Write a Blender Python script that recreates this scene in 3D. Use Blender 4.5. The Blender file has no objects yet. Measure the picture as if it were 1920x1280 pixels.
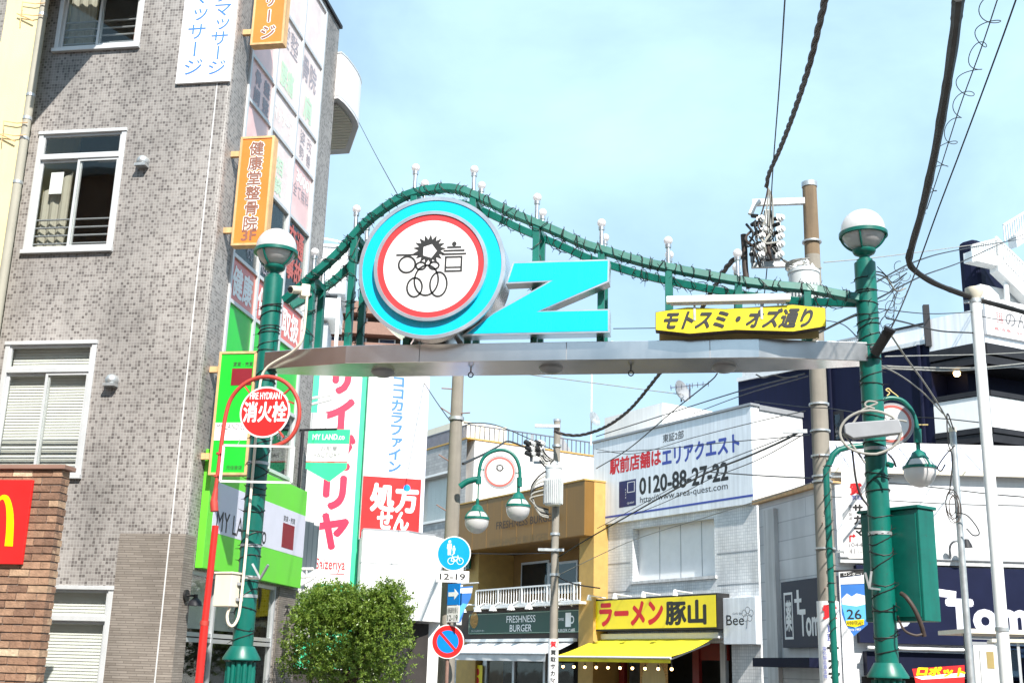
import bpy, math, random
from mathutils import Vector, Matrix
random.seed(11)
rad = math.radians
scene = bpy.context.scene
COL = scene.collection

# ------------------------------------------------------------------ camera, sky, sun, exposure
EYE = Vector((0.0, 0.0, 1.75))
FOCAL = 2204.3                                   # focal length in pixels of a 1920 px wide picture
PITCH, ROLL, YAW = rad(15.5), rad(1.593), rad(-9.45)   # the street runs along +Y, the gate along X
def heading(x, y, z):
    cy, sy = math.cos(YAW), math.sin(YAW)
    return Vector((x * cy + y * sy, -x * sy + y * cy, z))
FW = heading(0, math.cos(PITCH), math.sin(PITCH))
U_ = heading(0, -math.sin(PITCH), math.cos(PITCH))
R_ = heading(1, 0, 0)
RIGHT = R_ * math.cos(ROLL) + U_ * math.sin(ROLL)
UP = -R_ * math.sin(ROLL) + U_ * math.cos(ROLL)

cam_data = bpy.data.cameras.new('camera')
cam_data.sensor_fit = 'HORIZONTAL'; cam_data.sensor_width = 36.0
cam_data.lens = FOCAL / 1920 * 36
cam_data.clip_start = 0.1; cam_data.clip_end = 3000
cam = bpy.data.objects.new('camera', cam_data); COL.objects.link(cam)
m3 = Matrix((RIGHT, UP, -FW)).transposed()
cam.matrix_world = Matrix.Translation(EYE) @ m3.to_4x4()
scene.camera = cam

SUN_EL, SUN_AZ = rad(43), rad(29)                # azimuth from -Y (behind the camera) towards +X
SUN = Vector((math.sin(SUN_AZ) * math.cos(SUN_EL), -math.cos(SUN_AZ) * math.cos(SUN_EL), math.sin(SUN_EL)))
world = bpy.data.worlds.new('World'); scene.world = world; world.use_nodes = True
wn, wl = world.node_tree.nodes, world.node_tree.links
wn.clear()
wout = wn.new('ShaderNodeOutputWorld'); bg = wn.new('ShaderNodeBackground')
sky = wn.new('ShaderNodeTexSky'); sky.sky_type = 'NISHITA'; sky.sun_disc = False
sky.sun_elevation = SUN_EL; sky.sun_rotation = math.atan2(SUN.x, SUN.y)
sky.air_density = 1.0; sky.dust_density = 0.25; sky.ozone_density = 2.6; sky.altitude = 50
# thin high cloud all over the sky
tc = wn.new('ShaderNodeTexCoord'); mp = wn.new('ShaderNodeMapping'); mp.inputs['Scale'].default_value = (1.0, 1.0, 1.5)
n1 = wn.new('ShaderNodeTexNoise'); n1.inputs['Scale'].default_value = 2.4; n1.inputs['Detail'].default_value = 9; n1.inputs['Roughness'].default_value = 0.55
n1.inputs['Distortion'].default_value = 0.25
rp = wn.new('ShaderNodeValToRGB'); rp.color_ramp.elements[0].position = 0.36; rp.color_ramp.elements[1].position = 0.72
rp.color_ramp.elements[0].color = (0.42, 0.42, 0.42, 1); rp.color_ramp.elements[1].color = (0.95, 0.95, 0.95, 1)
mxs = wn.new('ShaderNodeMix'); mxs.data_type = 'RGBA'
mxs.inputs['B'].default_value = (5.9, 8.6, 10.4, 1)
wl.new(tc.outputs['Generated'], mp.inputs['Vector']); wl.new(mp.outputs['Vector'], n1.inputs['Vector'])
wl.new(n1.outputs['Fac'], rp.inputs['Fac']); wl.new(rp.outputs['Color'], mxs.inputs['Factor'])
wl.new(sky.outputs['Color'], mxs.inputs['A']); wl.new(mxs.outputs['Result'], bg.inputs['Color'])
bg.inputs['Strength'].default_value = 0.082
wl.new(bg.outputs['Background'], wout.inputs['Surface'])

sun_data = bpy.data.lights.new('sun', 'SUN'); sun_data.energy = 5.0; sun_data.angle = rad(0.53); sun_data.color = (1.0, 0.955, 0.88)
sun = bpy.data.objects.new('sun', sun_data); COL.objects.link(sun)
sun.rotation_euler = SUN.to_track_quat('Z', 'Y').to_euler(); sun.location = (8, -10, 25)
vs = scene.view_settings
vs.view_transform = 'Standard'; vs.look = 'None'; vs.gamma = 1.0; vs.use_curve_mapping = False
vs.exposure = 0.8

# ------------------------------------------------------------------ geometry helpers
def ray(x, y):
    return RIGHT * ((x - 960) / FOCAL) - UP * ((y - 640) / FOCAL) + FW
def at(x, y, Y=None, X=None, Z=None):
    d = ray(x, y)
    t = ((Y - EYE.y) / d.y) if Y is not None else ((X - EYE.x) / d.x) if X is not None else ((Z - EYE.z) / d.z)
    return EYE + d * t
def gpt(px, dist):
    """ground point under a measured bearing, dist metres ahead of the camera"""
    d = ray(px, 1251.5 + (px - 960) * 0.0278)
    d = Vector((d.x, d.y, 0)); h = Vector((FW.x, FW.y, 0)).normalized()
    return d * (dist / d.dot(h))
class Fr:
    """a vertical plane: u along it, w out of it, z up"""
    def __init__(s, O, yaw):
        s.O = Vector((O[0], O[1], 0)); s.yaw = yaw
        s.u = Vector((math.cos(yaw), math.sin(yaw), 0)); s.n = Vector((math.sin(yaw), -math.cos(yaw), 0))
    def p(s, u, w, z): return s.O + s.u * u + s.n * w + Vector((0, 0, z))
    def hit(s, x, y, w=0.0):
        d = ray(x, y); o = s.O + s.n * w
        return EYE + d * ((o - EYE).dot(s.n) / d.dot(s.n))
    def uz(s, x, y, w=0.0):
        q = s.hit(x, y, w) - s.O
        return q.dot(s.u), q.z
    def rect(s, x0, y0, x1, y1, w=0.0):
        a, b = s.uz(x0, y0, w), s.uz(x1, y1, w)
        return min(a[0], b[0]), max(a[0], b[0]), min(a[1], b[1]), max(a[1], b[1])
    def off(s, w):
        return Fr(s.O + s.n * w, s.yaw)

class MB:
    def __init__(s): s.v = []; s.f = []
    def add(s, vs, fs):
        b = len(s.v); s.v += [Vector(q) for q in vs]; s.f += [tuple(i + b for i in q) for q in fs]; return s
    def box(s, fr, u0, u1, w0, w1, z0, z1):
        if u1 < u0: u0, u1 = u1, u0
        if w1 < w0: w0, w1 = w1, w0
        if z1 < z0: z0, z1 = z1, z0
        P = [fr.p(u, w, z) for z in (z0, z1) for u, w in ((u0, w1), (u1, w1), (u1, w0), (u0, w0))]
        return s.add(P, [(3, 2, 1, 0), (4, 5, 6, 7), (0, 1, 5, 4), (1, 2, 6, 5), (2, 3, 7, 6), (3, 0, 4, 7)])
    def tube(s, pts, r, seg=8, caps=True, r1=None, square=False):
        pts = [Vector(p) for p in pts]; n = len(pts)
        if n < 2: return s
        T = []
        for i in range(n):
            t = pts[min(i + 1, n - 1)] - pts[max(i - 1, 0)]
            T.append(t.normalized() if t.length > 1e-9 else Vector((0, 0, 1)))
        a = Vector((0, 0, 1)) if abs(T[0].z) < 0.9 else Vector((0, 1, 0))
        N = (a - T[0] * a.dot(T[0])).normalized()
        b = len(s.v)
        for i in range(n):
            N = N - T[i] * N.dot(T[i]); N.normalize(); B = T[i].cross(N)
            rr = r if r1 is None else r + (r1 - r) * i / (n - 1)
            if callable(r): rr = r(i / (n - 1))
            for k in range(seg):
                an = 2 * math.pi * (k + (0.5 if square else 0)) / seg
                q = rr * (math.sqrt(2) if square else 1)
                s.v.append(pts[i] + N * (math.cos(an) * q) + B * (math.sin(an) * q))
        for i in range(n - 1):
            for k in range(seg):
                k2 = (k + 1) % seg
                s.f.append((b + i * seg + k, b + i * seg + k2, b + (i + 1) * seg + k2, b + (i + 1) * seg + k))
        if caps:
            s.f.append(tuple(b + k for k in reversed(range(seg)))); s.f.append(tuple(b + (n - 1) * seg + k for k in range(seg)))
        return s
    def lathe(s, c, prof, seg=24, axis=None, a0=0.0, a1=2 * math.pi):
        """revolve (r, h) points about an axis through c"""
        c = Vector(c); ax = Vector(axis or (0, 0, 1)).normalized()
        h = Vector((1, 0, 0)) if abs(ax.x) < 0.9 else Vector((0, 1, 0))
        e1 = (h - ax * h.dot(ax)).normalized(); e2 = ax.cross(e1)
        full = abs(a1 - a0) > 6.28
        ns = seg if full else seg + 1
        b = len(s.v)
        for r, z in prof:
            for k in range(ns):
                an = a0 + (a1 - a0) * k / seg
                s.v.append(c + ax * z + (e1 * math.cos(an) + e2 * math.sin(an)) * r)
        for i in range(len(prof) - 1):
            for k in range(seg):
                k2 = (k + 1) % ns
                s.f.append((b + i * ns + k, b + i * ns + k2, b + (i + 1) * ns + k2, b + (i + 1) * ns + k))
        if full and prof[0] != prof[-1]:
            if prof[0][0] > 1e-6: s.f.append(tuple(b + k for k in reversed(range(ns))))
            if prof[-1][0] > 1e-6: s.f.append(tuple(b + (len(prof) - 1) * ns + k for k in range(ns)))
        return s
    def sphere(s, c, r, seg=24, rings=14, z0=-1.0, z1=1.0, sq=1.0):
        prof = []
        for i in range(rings + 1):
            t = math.asin(z0) + (math.asin(z1) - math.asin(z0)) * i / rings
            prof.append((max(r * math.cos(t), 0.0), r * math.sin(t) * sq))
        return s.lathe(c, prof, seg)
    def prism(s, fr, poly, w0, w1):
        n = len(poly); a = sum(poly[i][0] * poly[(i + 1) % n][1] - poly[(i + 1) % n][0] * poly[i][1] for i in range(n))
        if a < 0: poly = poly[::-1]
        if w1 < w0: w0, w1 = w1, w0
        b = len(s.v)
        s.v += [fr.p(u, w1, z) for u, z in poly] + [fr.p(u, w0, z) for u, z in poly]
        s.f.append(tuple(b + i for i in range(n))); s.f.append(tuple(b + n + i for i in reversed(range(n))))
        for i in range(n):
            j = (i + 1) % n; s.f.append((b + j, b + i, b + n + i, b + n + j))
        return s
    def ring(s, fr, cu, cz, r0, r1, w0, w1, seg=64):
        c = fr.p(cu, 0, cz)
        return s.lathe(c, [(r0, w0), (r1, w0), (r1, w1), (r0, w1), (r0, w0)], seg, fr.n)
    def disc(s, fr, cu, cz, r, w0, w1, seg=64):
        return s.lathe(fr.p(cu, 0, cz), [(r, w0), (r, w1)], seg, fr.n)
    def slab(s, poly, z0, z1):
        """plan polygon [(x, y)] extruded upward"""
        n = len(poly); a = sum(poly[i][0] * poly[(i + 1) % n][1] - poly[(i + 1) % n][0] * poly[i][1] for i in range(n))
        if a < 0: poly = poly[::-1]
        b = len(s.v)
        s.v += [Vector((x, y, z1)) for x, y in poly] + [Vector((x, y, z0)) for x, y in poly]
        s.f.append(tuple(b + i for i in range(n))); s.f.append(tuple(b + n + i for i in reversed(range(n))))
        for i in range(n):
            j = (i + 1) % n; s.f.append((b + j, b + i, b + n + i, b + n + j))
        return s
    def bar(s, a, b_, r, square=True):
        return s.tube([a, b_], r, 4 if square else 8, square=square)
    def wall(s, fr, u0, u1, z0, z1, holes, w=0.0, depth=0.2):
        """front skin with rectangular openings and their reveals; holes = [(u0,u1,z0,z1)]"""
        us = sorted({u0, u1} | {h[i] for h in holes for i in (0, 1) if u0 < h[i] < u1})
        zs = sorted({z0, z1} | {h[i] for h in holes for i in (2, 3) if z0 < h[i] < z1})
        def inside(u, z): return any(h[0] < u < h[1] and h[2] < z < h[3] for h in holes)
        for i in range(len(us) - 1):
            for j in range(len(zs) - 1):
                if not inside((us[i] + us[i + 1]) / 2, (zs[j] + zs[j + 1]) / 2):
                    s.add([fr.p(us[i], w, zs[j]), fr.p(us[i + 1], w, zs[j]), fr.p(us[i + 1], w, zs[j + 1]), fr.p(us[i], w, zs[j + 1])], [(0, 1, 2, 3)])
        for h in holes:
            a, b, c, d = h; q = w - depth
            for (p0, p1) in (((a, c), (a, d)), ((a, d), (b, d)), ((b, d), (b, c)), ((b, c), (a, c))):
                s.add([fr.p(p0[0], w, p0[1]), fr.p(p1[0], w, p1[1]), fr.p(p1[0], q, p1[1]), fr.p(p0[0], q, p0[1])], [(0, 1, 2, 3)])
        return s

ROOT = {}
def finish(o, loc, parent):
    COL.objects.link(o)
    if parent is not None:
        o.parent = parent; ROOT[o.name] = ROOT[parent.name]
    else:
        o.location = loc; ROOT[o.name] = Vector(loc)
def tag(o, label, cat, group=None, kind=None):
    if label: o['label'] = label
    if cat: o['category'] = cat
    if group: o['group'] = group
    if kind: o['kind'] = kind
    return o
def thing(name, loc, label, cat, group=None):
    o = bpy.data.objects.new(name, None); o.empty_display_size = 0.2
    finish(o, Vector(loc), None); return tag(o, label, cat, group)
def obj(name, mb, mat, parent=None, smooth=False, bevel=0, base=None, sharp=40):
    me = bpy.data.meshes.new(name)
    if parent is not None: loc = ROOT[parent.name]
    elif base is not None: loc = Vector(base)
    else:
        xs = [v.x for v in mb.v]; ys = [v.y for v in mb.v]; zs = [v.z for v in mb.v]
        loc = Vector(((min(xs) + max(xs)) / 2, (min(ys) + max(ys)) / 2, min(zs)))
    me.from_pydata([tuple(v - loc) for v in mb.v], [], mb.f)
    me.validate(); me.update()
    if smooth:
        me.polygons.foreach_set('use_smooth', [True] * len(me.polygons))
        try: me.set_sharp_from_angle(angle=rad(sharp))
        except Exception: pass
    me.materials.append(M(mat))
    o = bpy.data.objects.new(name, me); finish(o, loc, parent)
    if bevel:
        b = o.modifiers.new('edge', 'BEVEL'); b.width = bevel; b.segments = 2; b.limit_method = 'ANGLE'; b.angle_limit = rad(40)
        b.harden_normals = False
    return o
def copy_obj(src, loc, parent=None, rotz=0.0, mat=None):
    o = src.copy(); COL.objects.link(o)
    for k in list(o.keys()): del o[k]
    o.parent = parent
    o.location = Vector(loc) - (ROOT[parent.name] if parent is not None else Vector())
    o.rotation_euler = (0, 0, rotz)
    return o
def smooth_path(pts, n=6):
    """Catmull-Rom through points"""
    P = [Vector(p) for p in pts]; P = [P[0] * 2 - P[1]] + P + [P[-1] * 2 - P[-2]]; out = []
    for i in range(1, len(P) - 2):
        a, b, c, d = P[i - 1], P[i], P[i + 1], P[i + 2]
        for k in range(n):
            t = k / n
            out.append(0.5 * ((2 * b) + (c - a) * t + (2 * a - 5 * b + 4 * c - d) * t * t + (3 * b - a - 3 * c + d) * t ** 3))
    out.append(P[-2]); return out
def inset(poly, d):
    """move every edge of a polygon inward by d"""
    n = len(poly); a = sum(poly[i][0] * poly[(i + 1) % n][1] - poly[(i + 1) % n][0] * poly[i][1] for i in range(n))
    if a < 0: poly = poly[::-1]
    out = []
    for i in range(n):
        p0, p1, p2 = Vector(poly[i - 1]), Vector(poly[i]), Vector(poly[(i + 1) % n])
        e1, e2 = (p1 - p0).normalized(), (p2 - p1).normalized()
        n1, n2 = Vector((-e1.y, e1.x)), Vector((-e2.y, e2.x))
        k = (n1 + n2); k /= max(1 + n1.dot(n2), 0.15)
        out.append(tuple(p1 + k * d))
    return out

# ------------------------------------------------------------------ materials
MATS = {}
SPEC = {}
def M(name):
    if name not in MATS: MATS[name] = SPEC[name]()
    return MATS[name]
def nodes(name):
    m = bpy.data.materials.new(name); m.use_nodes = True
    t = m.node_tree; return m, t.nodes, t.links, t.nodes['Principled BSDF']
def math_node(n, l, op, a, b=None, c=None):
    k = n.new('ShaderNodeMath'); k.operation = op
    for i, x in enumerate((a, b, c)):
        if x is None: continue
        if isinstance(x, (int, float)): k.inputs[i].default_value = x
        else: l.new(x, k.inputs[i])
    return k.outputs[0]
def plain(name, col, rough=0.5, metal=0.0, var=0.12, scale=3.0, bump=0.0, bscale=40.0, spec=0.5, streak=0.0, coat=0.0, emit=None, es=0.0, wear=None):
    def make():
        m, n, l, b = nodes(name)
        b.inputs['Roughness'].default_value = rough; b.inputs['Metallic'].default_value = metal
        b.inputs['Specular IOR Level'].default_value = spec; b.inputs['Coat Weight'].default_value = coat
        g = n.new('ShaderNodeNewGeometry')
        t = n.new('ShaderNodeTexNoise'); t.inputs['Scale'].default_value = scale; t.inputs['Detail'].default_value = 6
        t.inputs['Roughness'].default_value = 0.6
        l.new(g.outputs['Position'], t.inputs['Vector'])
        fac = t.outputs['Fac']
        if streak:
            mp = n.new('ShaderNodeMapping'); mp.inputs['Scale'].default_value = (9, 9, 0.5)
            t2 = n.new('ShaderNodeTexNoise'); t2.inputs['Scale'].default_value = 1.0; t2.inputs['Detail'].default_value = 5
            l.new(g.outputs['Position'], mp.inputs['Vector']); l.new(mp.outputs['Vector'], t2.inputs['Vector'])
            s_ = math_node(n, l, 'MULTIPLY', t2.outputs['Fac'], streak); f_ = math_node(n, l, 'MULTIPLY', fac, 1 - streak)
            fac = math_node(n, l, 'ADD', s_, f_)
        r = n.new('ShaderNodeMapRange'); r.inputs[1].default_value = 0.3; r.inputs[2].default_value = 0.7
        r.inputs[3].default_value = 1 - var; r.inputs[4].default_value = 1 + var * 0.6
        l.new(fac, r.inputs[0])
        mx = n.new('ShaderNodeMix'); mx.data_type = 'RGBA'; mx.blend_type = 'MULTIPLY'; mx.inputs['Factor'].default_value = 1
        mx.inputs['A'].default_value = (*col, 1); l.new(r.outputs[0], mx.inputs['B']); cout = mx.outputs['Result']
        if wear:                      # chipped and rusty specks
            tw = n.new('ShaderNodeTexNoise'); tw.inputs['Scale'].default_value = 22; tw.inputs['Detail'].default_value = 7; tw.inputs['Roughness'].default_value = 0.7
            l.new(g.outputs['Position'], tw.inputs['Vector'])
            rw = n.new('ShaderNodeMapRange'); rw.inputs[1].default_value = 0.60; rw.inputs[2].default_value = 0.68; l.new(tw.outputs['Fac'], rw.inputs[0])
            mw = n.new('ShaderNodeMix'); mw.data_type = 'RGBA'; l.new(rw.outputs[0], mw.inputs['Factor']); l.new(cout, mw.inputs['A']); mw.inputs['B'].default_value = (*wear, 1)
            cout = mw.outputs['Result']
        l.new(cout, b.inputs['Base Color'])
        rr = n.new('ShaderNodeMapRange'); rr.inputs[3].default_value = max(rough - 0.08, 0.02); rr.inputs[4].default_value = min(rough + 0.12, 1)
        l.new(fac, rr.inputs[0]); l.new(rr.outputs[0], b.inputs['Roughness'])
        if bump:
            t3 = n.new('ShaderNodeTexNoise'); t3.inputs['Scale'].default_value = bscale; t3.inputs['Detail'].default_value = 4
            l.new(g.outputs['Position'], t3.inputs['Vector'])
            bp = n.new('ShaderNodeBump'); bp.inputs['Strength'].default_value = bump; bp.inputs['Distance'].default_value = 0.02
            l.new(t3.outputs['Fac'], bp.inputs['Height']); l.new(bp.outputs['Normal'], b.inputs['Normal'])
        if emit:
            b.inputs['Emission Color'].default_value = (*emit, 1); b.inputs['Emission Strength'].default_value = es
        return m
    SPEC[name] = make
def tiled(name, cols, pitch_u, pitch_z, grout, gw=0.1, rough=0.45, stagger=False, bump=0.4, stain=0.0):
    """small square wall tiles, coloured one by one"""
    def make():
        m, n, l, b = nodes(name)
        g = n.new('ShaderNodeNewGeometry'); sp = n.new('ShaderNodeSeparateXYZ'); l.new(g.outputs['Position'], sp.inputs[0])
        nz = n.new('ShaderNodeSeparateXYZ'); l.new(g.outputs['True Normal'], nz.inputs[0])
        # run along the wall whichever way it faces
        a = math_node(n, l, 'MULTIPLY', sp.outputs['X'], nz.outputs['Y']); c = math_node(n, l, 'MULTIPLY', sp.outputs['Y'], nz.outputs['X'])
        run = math_node(n, l, 'SUBTRACT', a, c)
        u = math_node(n, l, 'DIVIDE', run, pitch_u); v = math_node(n, l, 'DIVIDE', sp.outputs['Z'], pitch_z)
        if stagger:
            row = math_node(n, l, 'FLOOR', v); half = math_node(n, l, 'MULTIPLY', row, 0.43); u = math_node(n, l, 'ADD', u, half)
        fu, fv = math_node(n, l, 'FRACT', u), math_node(n, l, 'FRACT', v)
        iu, iv = math_node(n, l, 'FLOOR', u), math_node(n, l, 'FLOOR', v)
        cb = n.new('ShaderNodeCombineXYZ'); l.new(iu, cb.inputs[0]); l.new(iv, cb.inputs[1])
        wn_ = n.new('ShaderNodeTexWhiteNoise'); wn_.noise_dimensions = '2D'; l.new(cb.outputs[0], wn_.inputs['Vector'])
        rp_ = n.new('ShaderNodeValToRGB'); rp_.color_ramp.interpolation = 'LINEAR'
        while len(rp_.color_ramp.elements) < len(cols): rp_.color_ramp.elements.new(0.5)
        for e, (p_, c_) in zip(rp_.color_ramp.elements, cols): e.position = p_; e.color = (*c_, 1)
        l.new(wn_.outputs['Value'], rp_.inputs['Fac'])
        d1 = math_node(n, l, 'LESS_THAN', fu, gw * pitch_z / pitch_u); d2 = math_node(n, l, 'LESS_THAN', fv, gw)
        gm = math_node(n, l, 'MAXIMUM', d1, d2)
        mx = n.new('ShaderNodeMix'); mx.data_type = 'RGBA'; l.new(gm, mx.inputs['Factor']); l.new(rp_.outputs['Color'], mx.inputs['A'])
        mx.inputs['B'].default_value = (*grout, 1)
        t = n.new('ShaderNodeTexNoise'); t.inputs['Scale'].default_value = 0.7; t.inputs['Detail'].default_value = 5; l.new(g.outputs['Position'], t.inputs['Vector'])
        mp = n.new('ShaderNodeMapping'); mp.inputs['Scale'].default_value = (2.2, 2.2, 0.12)
        t2 = n.new('ShaderNodeTexNoise'); t2.inputs['Scale'].default_value = 1.0; t2.inputs['Detail'].default_value = 4
        l.new(g.outputs['Position'], mp.inputs['Vector']); l.new(mp.outputs['Vector'], t2.inputs['Vector'])
        sm = math_node(n, l, 'ADD', t.outputs['Fac'], t2.outputs['Fac'])
        r = n.new('ShaderNodeMapRange'); r.inputs[1].default_value = 0.7; r.inputs[2].default_value = 1.35; r.inputs[3].default_value = 1 - 0.28 - stain; r.inputs[4].default_value = 1.16
        l.new(sm, r.inputs[0])
        m2 = n.new('ShaderNodeMix'); m2.data_type = 'RGBA'; m2.blend_type = 'MULTIPLY'; m2.inputs['Factor'].default_value = 1
        l.new(mx.outputs['Result'], m2.inputs['A']); l.new(r.outputs[0], m2.inputs['B']); l.new(m2.outputs['Result'], b.inputs['Base Color'])
        b.inputs['Roughness'].default_value = rough
        inv = math_node(n, l, 'SUBTRACT', 1.0, gm)
        hh = math_node(n, l, 'MULTIPLY_ADD', wn_.outputs['Value'], 0.5, inv)
        bp = n.new('ShaderNodeBump'); bp.inputs['Strength'].default_value = bump; bp.inputs['Distance'].default_value = 0.006
        l.new(hh, bp.inputs['Height']); l.new(bp.outputs['Normal'], b.inputs['Normal'])
        return m
    SPEC[name] = make
def glassy(name, tint=(0.75, 0.8, 0.8), strength=1.0, through=0.8):
    def make():
        m, n, l, b = nodes(name); n.remove(b)
        o = n['Material Output']
        tr = n.new('ShaderNodeBsdfTransparent'); tr.inputs[0].default_value = (tint[0] * through, tint[1] * through, tint[2] * through, 1)
        gl = n.new('ShaderNodeBsdfGlossy'); gl.inputs['Roughness'].default_value = 0.03; gl.inputs['Color'].default_value = (0.95, 1, 1, 1)
        g = n.new('ShaderNodeNewGeometry'); dt = n.new('ShaderNodeVectorMath'); dt.operation = 'DOT_PRODUCT'
        l.new(g.outputs['Incoming'], dt.inputs[0]); l.new(g.outputs['True Normal'], dt.inputs[1])
        ab = math_node(n, l, 'ABSOLUTE', dt.outputs['Value']); om = math_node(n, l, 'SUBTRACT', 1.0, ab); p5 = math_node(n, l, 'POWER', om, 5.0)
        k = math_node(n, l, 'MULTIPLY_ADD', p5, 0.9 * min(strength, 1.0), 0.055 * strength)
        tn = n.new('ShaderNodeTexNoise'); tn.inputs['Scale'].default_value = 0.9; l.new(g.outputs['Position'], tn.inputs['Vector'])
        bp = n.new('ShaderNodeBump'); bp.inputs['Strength'].default_value = 0.06; bp.inputs['Distance'].default_value = 0.1; l.new(tn.outputs['Fac'], bp.inputs['Height']); l.new(bp.outputs['Normal'], gl.inputs['Normal'])
        mx = n.new('ShaderNodeMixShader'); l.new(k, mx.inputs[0]); l.new(tr.outputs[0], mx.inputs[1]); l.new(gl.outputs[0], mx.inputs[2])
        l.new(mx.outputs[0], o.inputs['Surface'])
        return m
    SPEC[name] = make
def milky(name, col, rough=0.3, sss=0.0, coat=0.2):
    """opal plastic: lets some light through"""
    def make():
        m, n, l, b = nodes(name)
        b.inputs['Base Color'].default_value = (*col, 1); b.inputs['Roughness'].default_value = rough; b.inputs['Coat Weight'].default_value = coat
        tl = n.new('ShaderNodeBsdfTranslucent'); tl.inputs[0].default_value = (*col, 1)
        mx = n.new('ShaderNodeMixShader'); mx.inputs[0].default_value = sss
        l.new(b.outputs[0], mx.inputs[1]); l.new(tl.outputs[0], mx.inputs[2]); l.new(mx.outputs[0], n['Material Output'].inputs['Surface'])
        return m
    SPEC[name] = make

plain('teal_paint', (0.0005, 0.125, 0.095), 0.36, var=0.32, scale=5, streak=0.5, wear=(0.02, 0.07, 0.055))
plain('teal_dark', (0.003, 0.11, 0.075), 0.4, var=0.2, scale=5)
plain('steel', (0.80, 0.79, 0.78), 0.20, 1.0, var=0.15, scale=2.2, streak=0.3)
plain('steel_trim', (0.72, 0.73, 0.75), 0.32, 1.0, var=0.08)
plain('galvanised', (0.5, 0.52, 0.53), 0.45, 0.7, var=0.2, scale=9)
plain('cyan_face', (0.0, 0.50, 0.74), 0.25, var=0.10, scale=1.5, streak=0.6, coat=0.2)
milky('opal', (0.9, 0.87, 0.87), 0.18, 0.5)
plain('white_face', (0.8, 0.78, 0.78), 0.3, var=0.03)
plain('white_sheet', (0.82, 0.82, 0.82), 0.5, var=0.05)
plain('white_paint', (0.78, 0.78, 0.77), 0.5, var=0.08, streak=0.5)
plain('white_wall', (0.74, 0.73, 0.72), 0.75, var=0.12, scale=1.2, streak=0.5, bump=0.15)
plain('white_dirty', (0.6, 0.6, 0.6), 0.7, var=0.3, scale=1.4, streak=0.7, bump=0.1)
plain('pale_blue_metal', (0.77, 0.80, 0.84), 0.5, 0.1, var=0.2, scale=0.9, streak=0.65)
plain('red_band', (0.70, 0.045, 0.05), 0.3, var=0.05)
plain('red_pink', (0.78, 0.10, 0.09), 0.35, var=0.25, scale=1.5)
plain('red_paint', (0.62, 0.02, 0.015), 0.4, var=0.2, scale=6, streak=0.4)
plain('red_faded', (0.50, 0.05, 0.035), 0.55, var=0.25, scale=6, wear=(0.3, 0.06, 0.04))
plain('red_sign', (0.72, 0.02, 0.02), 0.35, var=0.05)
plain('red_text', (0.60, 0.012, 0.018), 0.5, var=0.06)
plain('maroon', (0.22, 0.01, 0.02), 0.45, var=0.08)
plain('black_print', (0.02, 0.02, 0.02), 0.5, var=0.1)
plain('dark_print', (0.06, 0.05, 0.05), 0.5, var=0.1)
plain('grey_print', (0.18, 0.18, 0.19), 0.5, var=0.1)
plain('blue_print', (0.045, 0.075, 0.36), 0.5, var=0.06)
plain('sky_print', (0.05, 0.19, 0.62), 0.5, var=0.05)
plain('white_print', (0.86, 0.86, 0.86), 0.45, var=0.03)
plain('navy_print', (0.012, 0.018, 0.10), 0.45, var=0.1)
plain('yellow_face', (0.88, 0.72, 0.015), 0.35, var=0.05)
plain('yellow_print', (0.9, 0.7, 0.0), 0.4, var=0.05)
plain('yellow_cloth', (0.82, 0.66, 0.02), 0.75, var=0.1, scale=2, bump=0.1, bscale=12)
plain('white_cloth', (0.66, 0.66, 0.66), 0.8, var=0.15, scale=2, bump=0.1, bscale=12)
plain('orange_face', (0.80, 0.22, 0.035), 0.45, var=0.12, scale=1.5)
plain('brown_print', (0.28, 0.12, 0.08), 0.5, var=0.1)
plain('cream_frame', (0.68, 0.42, 0.20), 0.6, var=0.35, scale=8, streak=0.6)
plain('cream_plastic', (0.72, 0.66, 0.54), 0.5, var=0.12, streak=0.4)
plain('cream_wall', (0.78, 0.66, 0.36), 0.85, var=0.12, scale=1.5, streak=0.4, bump=0.25, bscale=60)
plain('lime_face', (0.13, 0.60, 0.035), 0.35, var=0.06)
plain('green_face', (0.015, 0.50, 0.035), 0.35, var=0.06)
plain('pale_lilac', (0.62, 0.62, 0.72), 0.35, var=0.05)
plain('mint_face', (0.04, 0.56, 0.28), 0.45, var=0.05)
plain('pink_red', (0.72, 0.02, 0.07), 0.45, var=0.06)
plain('alu', (0.64, 0.66, 0.68), 0.4, 0.55, var=0.1)
plain('alu_white', (0.60, 0.61, 0.62), 0.45, 0.25, var=0.12, streak=0.4)
plain('blind', (0.72, 0.72, 0.68), 0.6, var=0.06)
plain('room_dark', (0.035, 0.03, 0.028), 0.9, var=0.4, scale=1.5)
plain('black_rubber', (0.014, 0.013, 0.013), 0.55, var=0.3)
plain('brown_rubber', (0.05, 0.032, 0.025), 0.6, var=0.3, scale=20)
plain('grey_rubber', (0.30, 0.29, 0.26), 0.6, var=0.25)
plain('concrete_pole', (0.25, 0.225, 0.19), 0.85, var=0.28, scale=3, streak=0.6, bump=0.2, bscale=80)
plain('stained_pole', (0.20, 0.14, 0.085), 0.85, var=0.4, scale=3, streak=0.7, bump=0.2, bscale=80)
plain('transformer', (0.60, 0.62, 0.62), 0.45, 0.15, var=0.1, streak=0.4)
plain('porcelain', (0.75, 0.74, 0.72), 0.2, var=0.08, coat=0.3)
plain('brown_metal', (0.235, 0.122, 0.027), 0.42, 0.2, var=0.14, scale=1, streak=0.5)
plain('ochre_wall', (0.30, 0.165, 0.05), 0.8, var=0.15, scale=2, bump=0.2)
plain('ochre_light', (0.48, 0.30, 0.09), 0.7, var=0.12)
plain('dark_green', (0.008, 0.05, 0.03), 0.4, var=0.12)
plain('sign_green', (0.006, 0.085, 0.05), 0.4, var=0.12)
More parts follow.
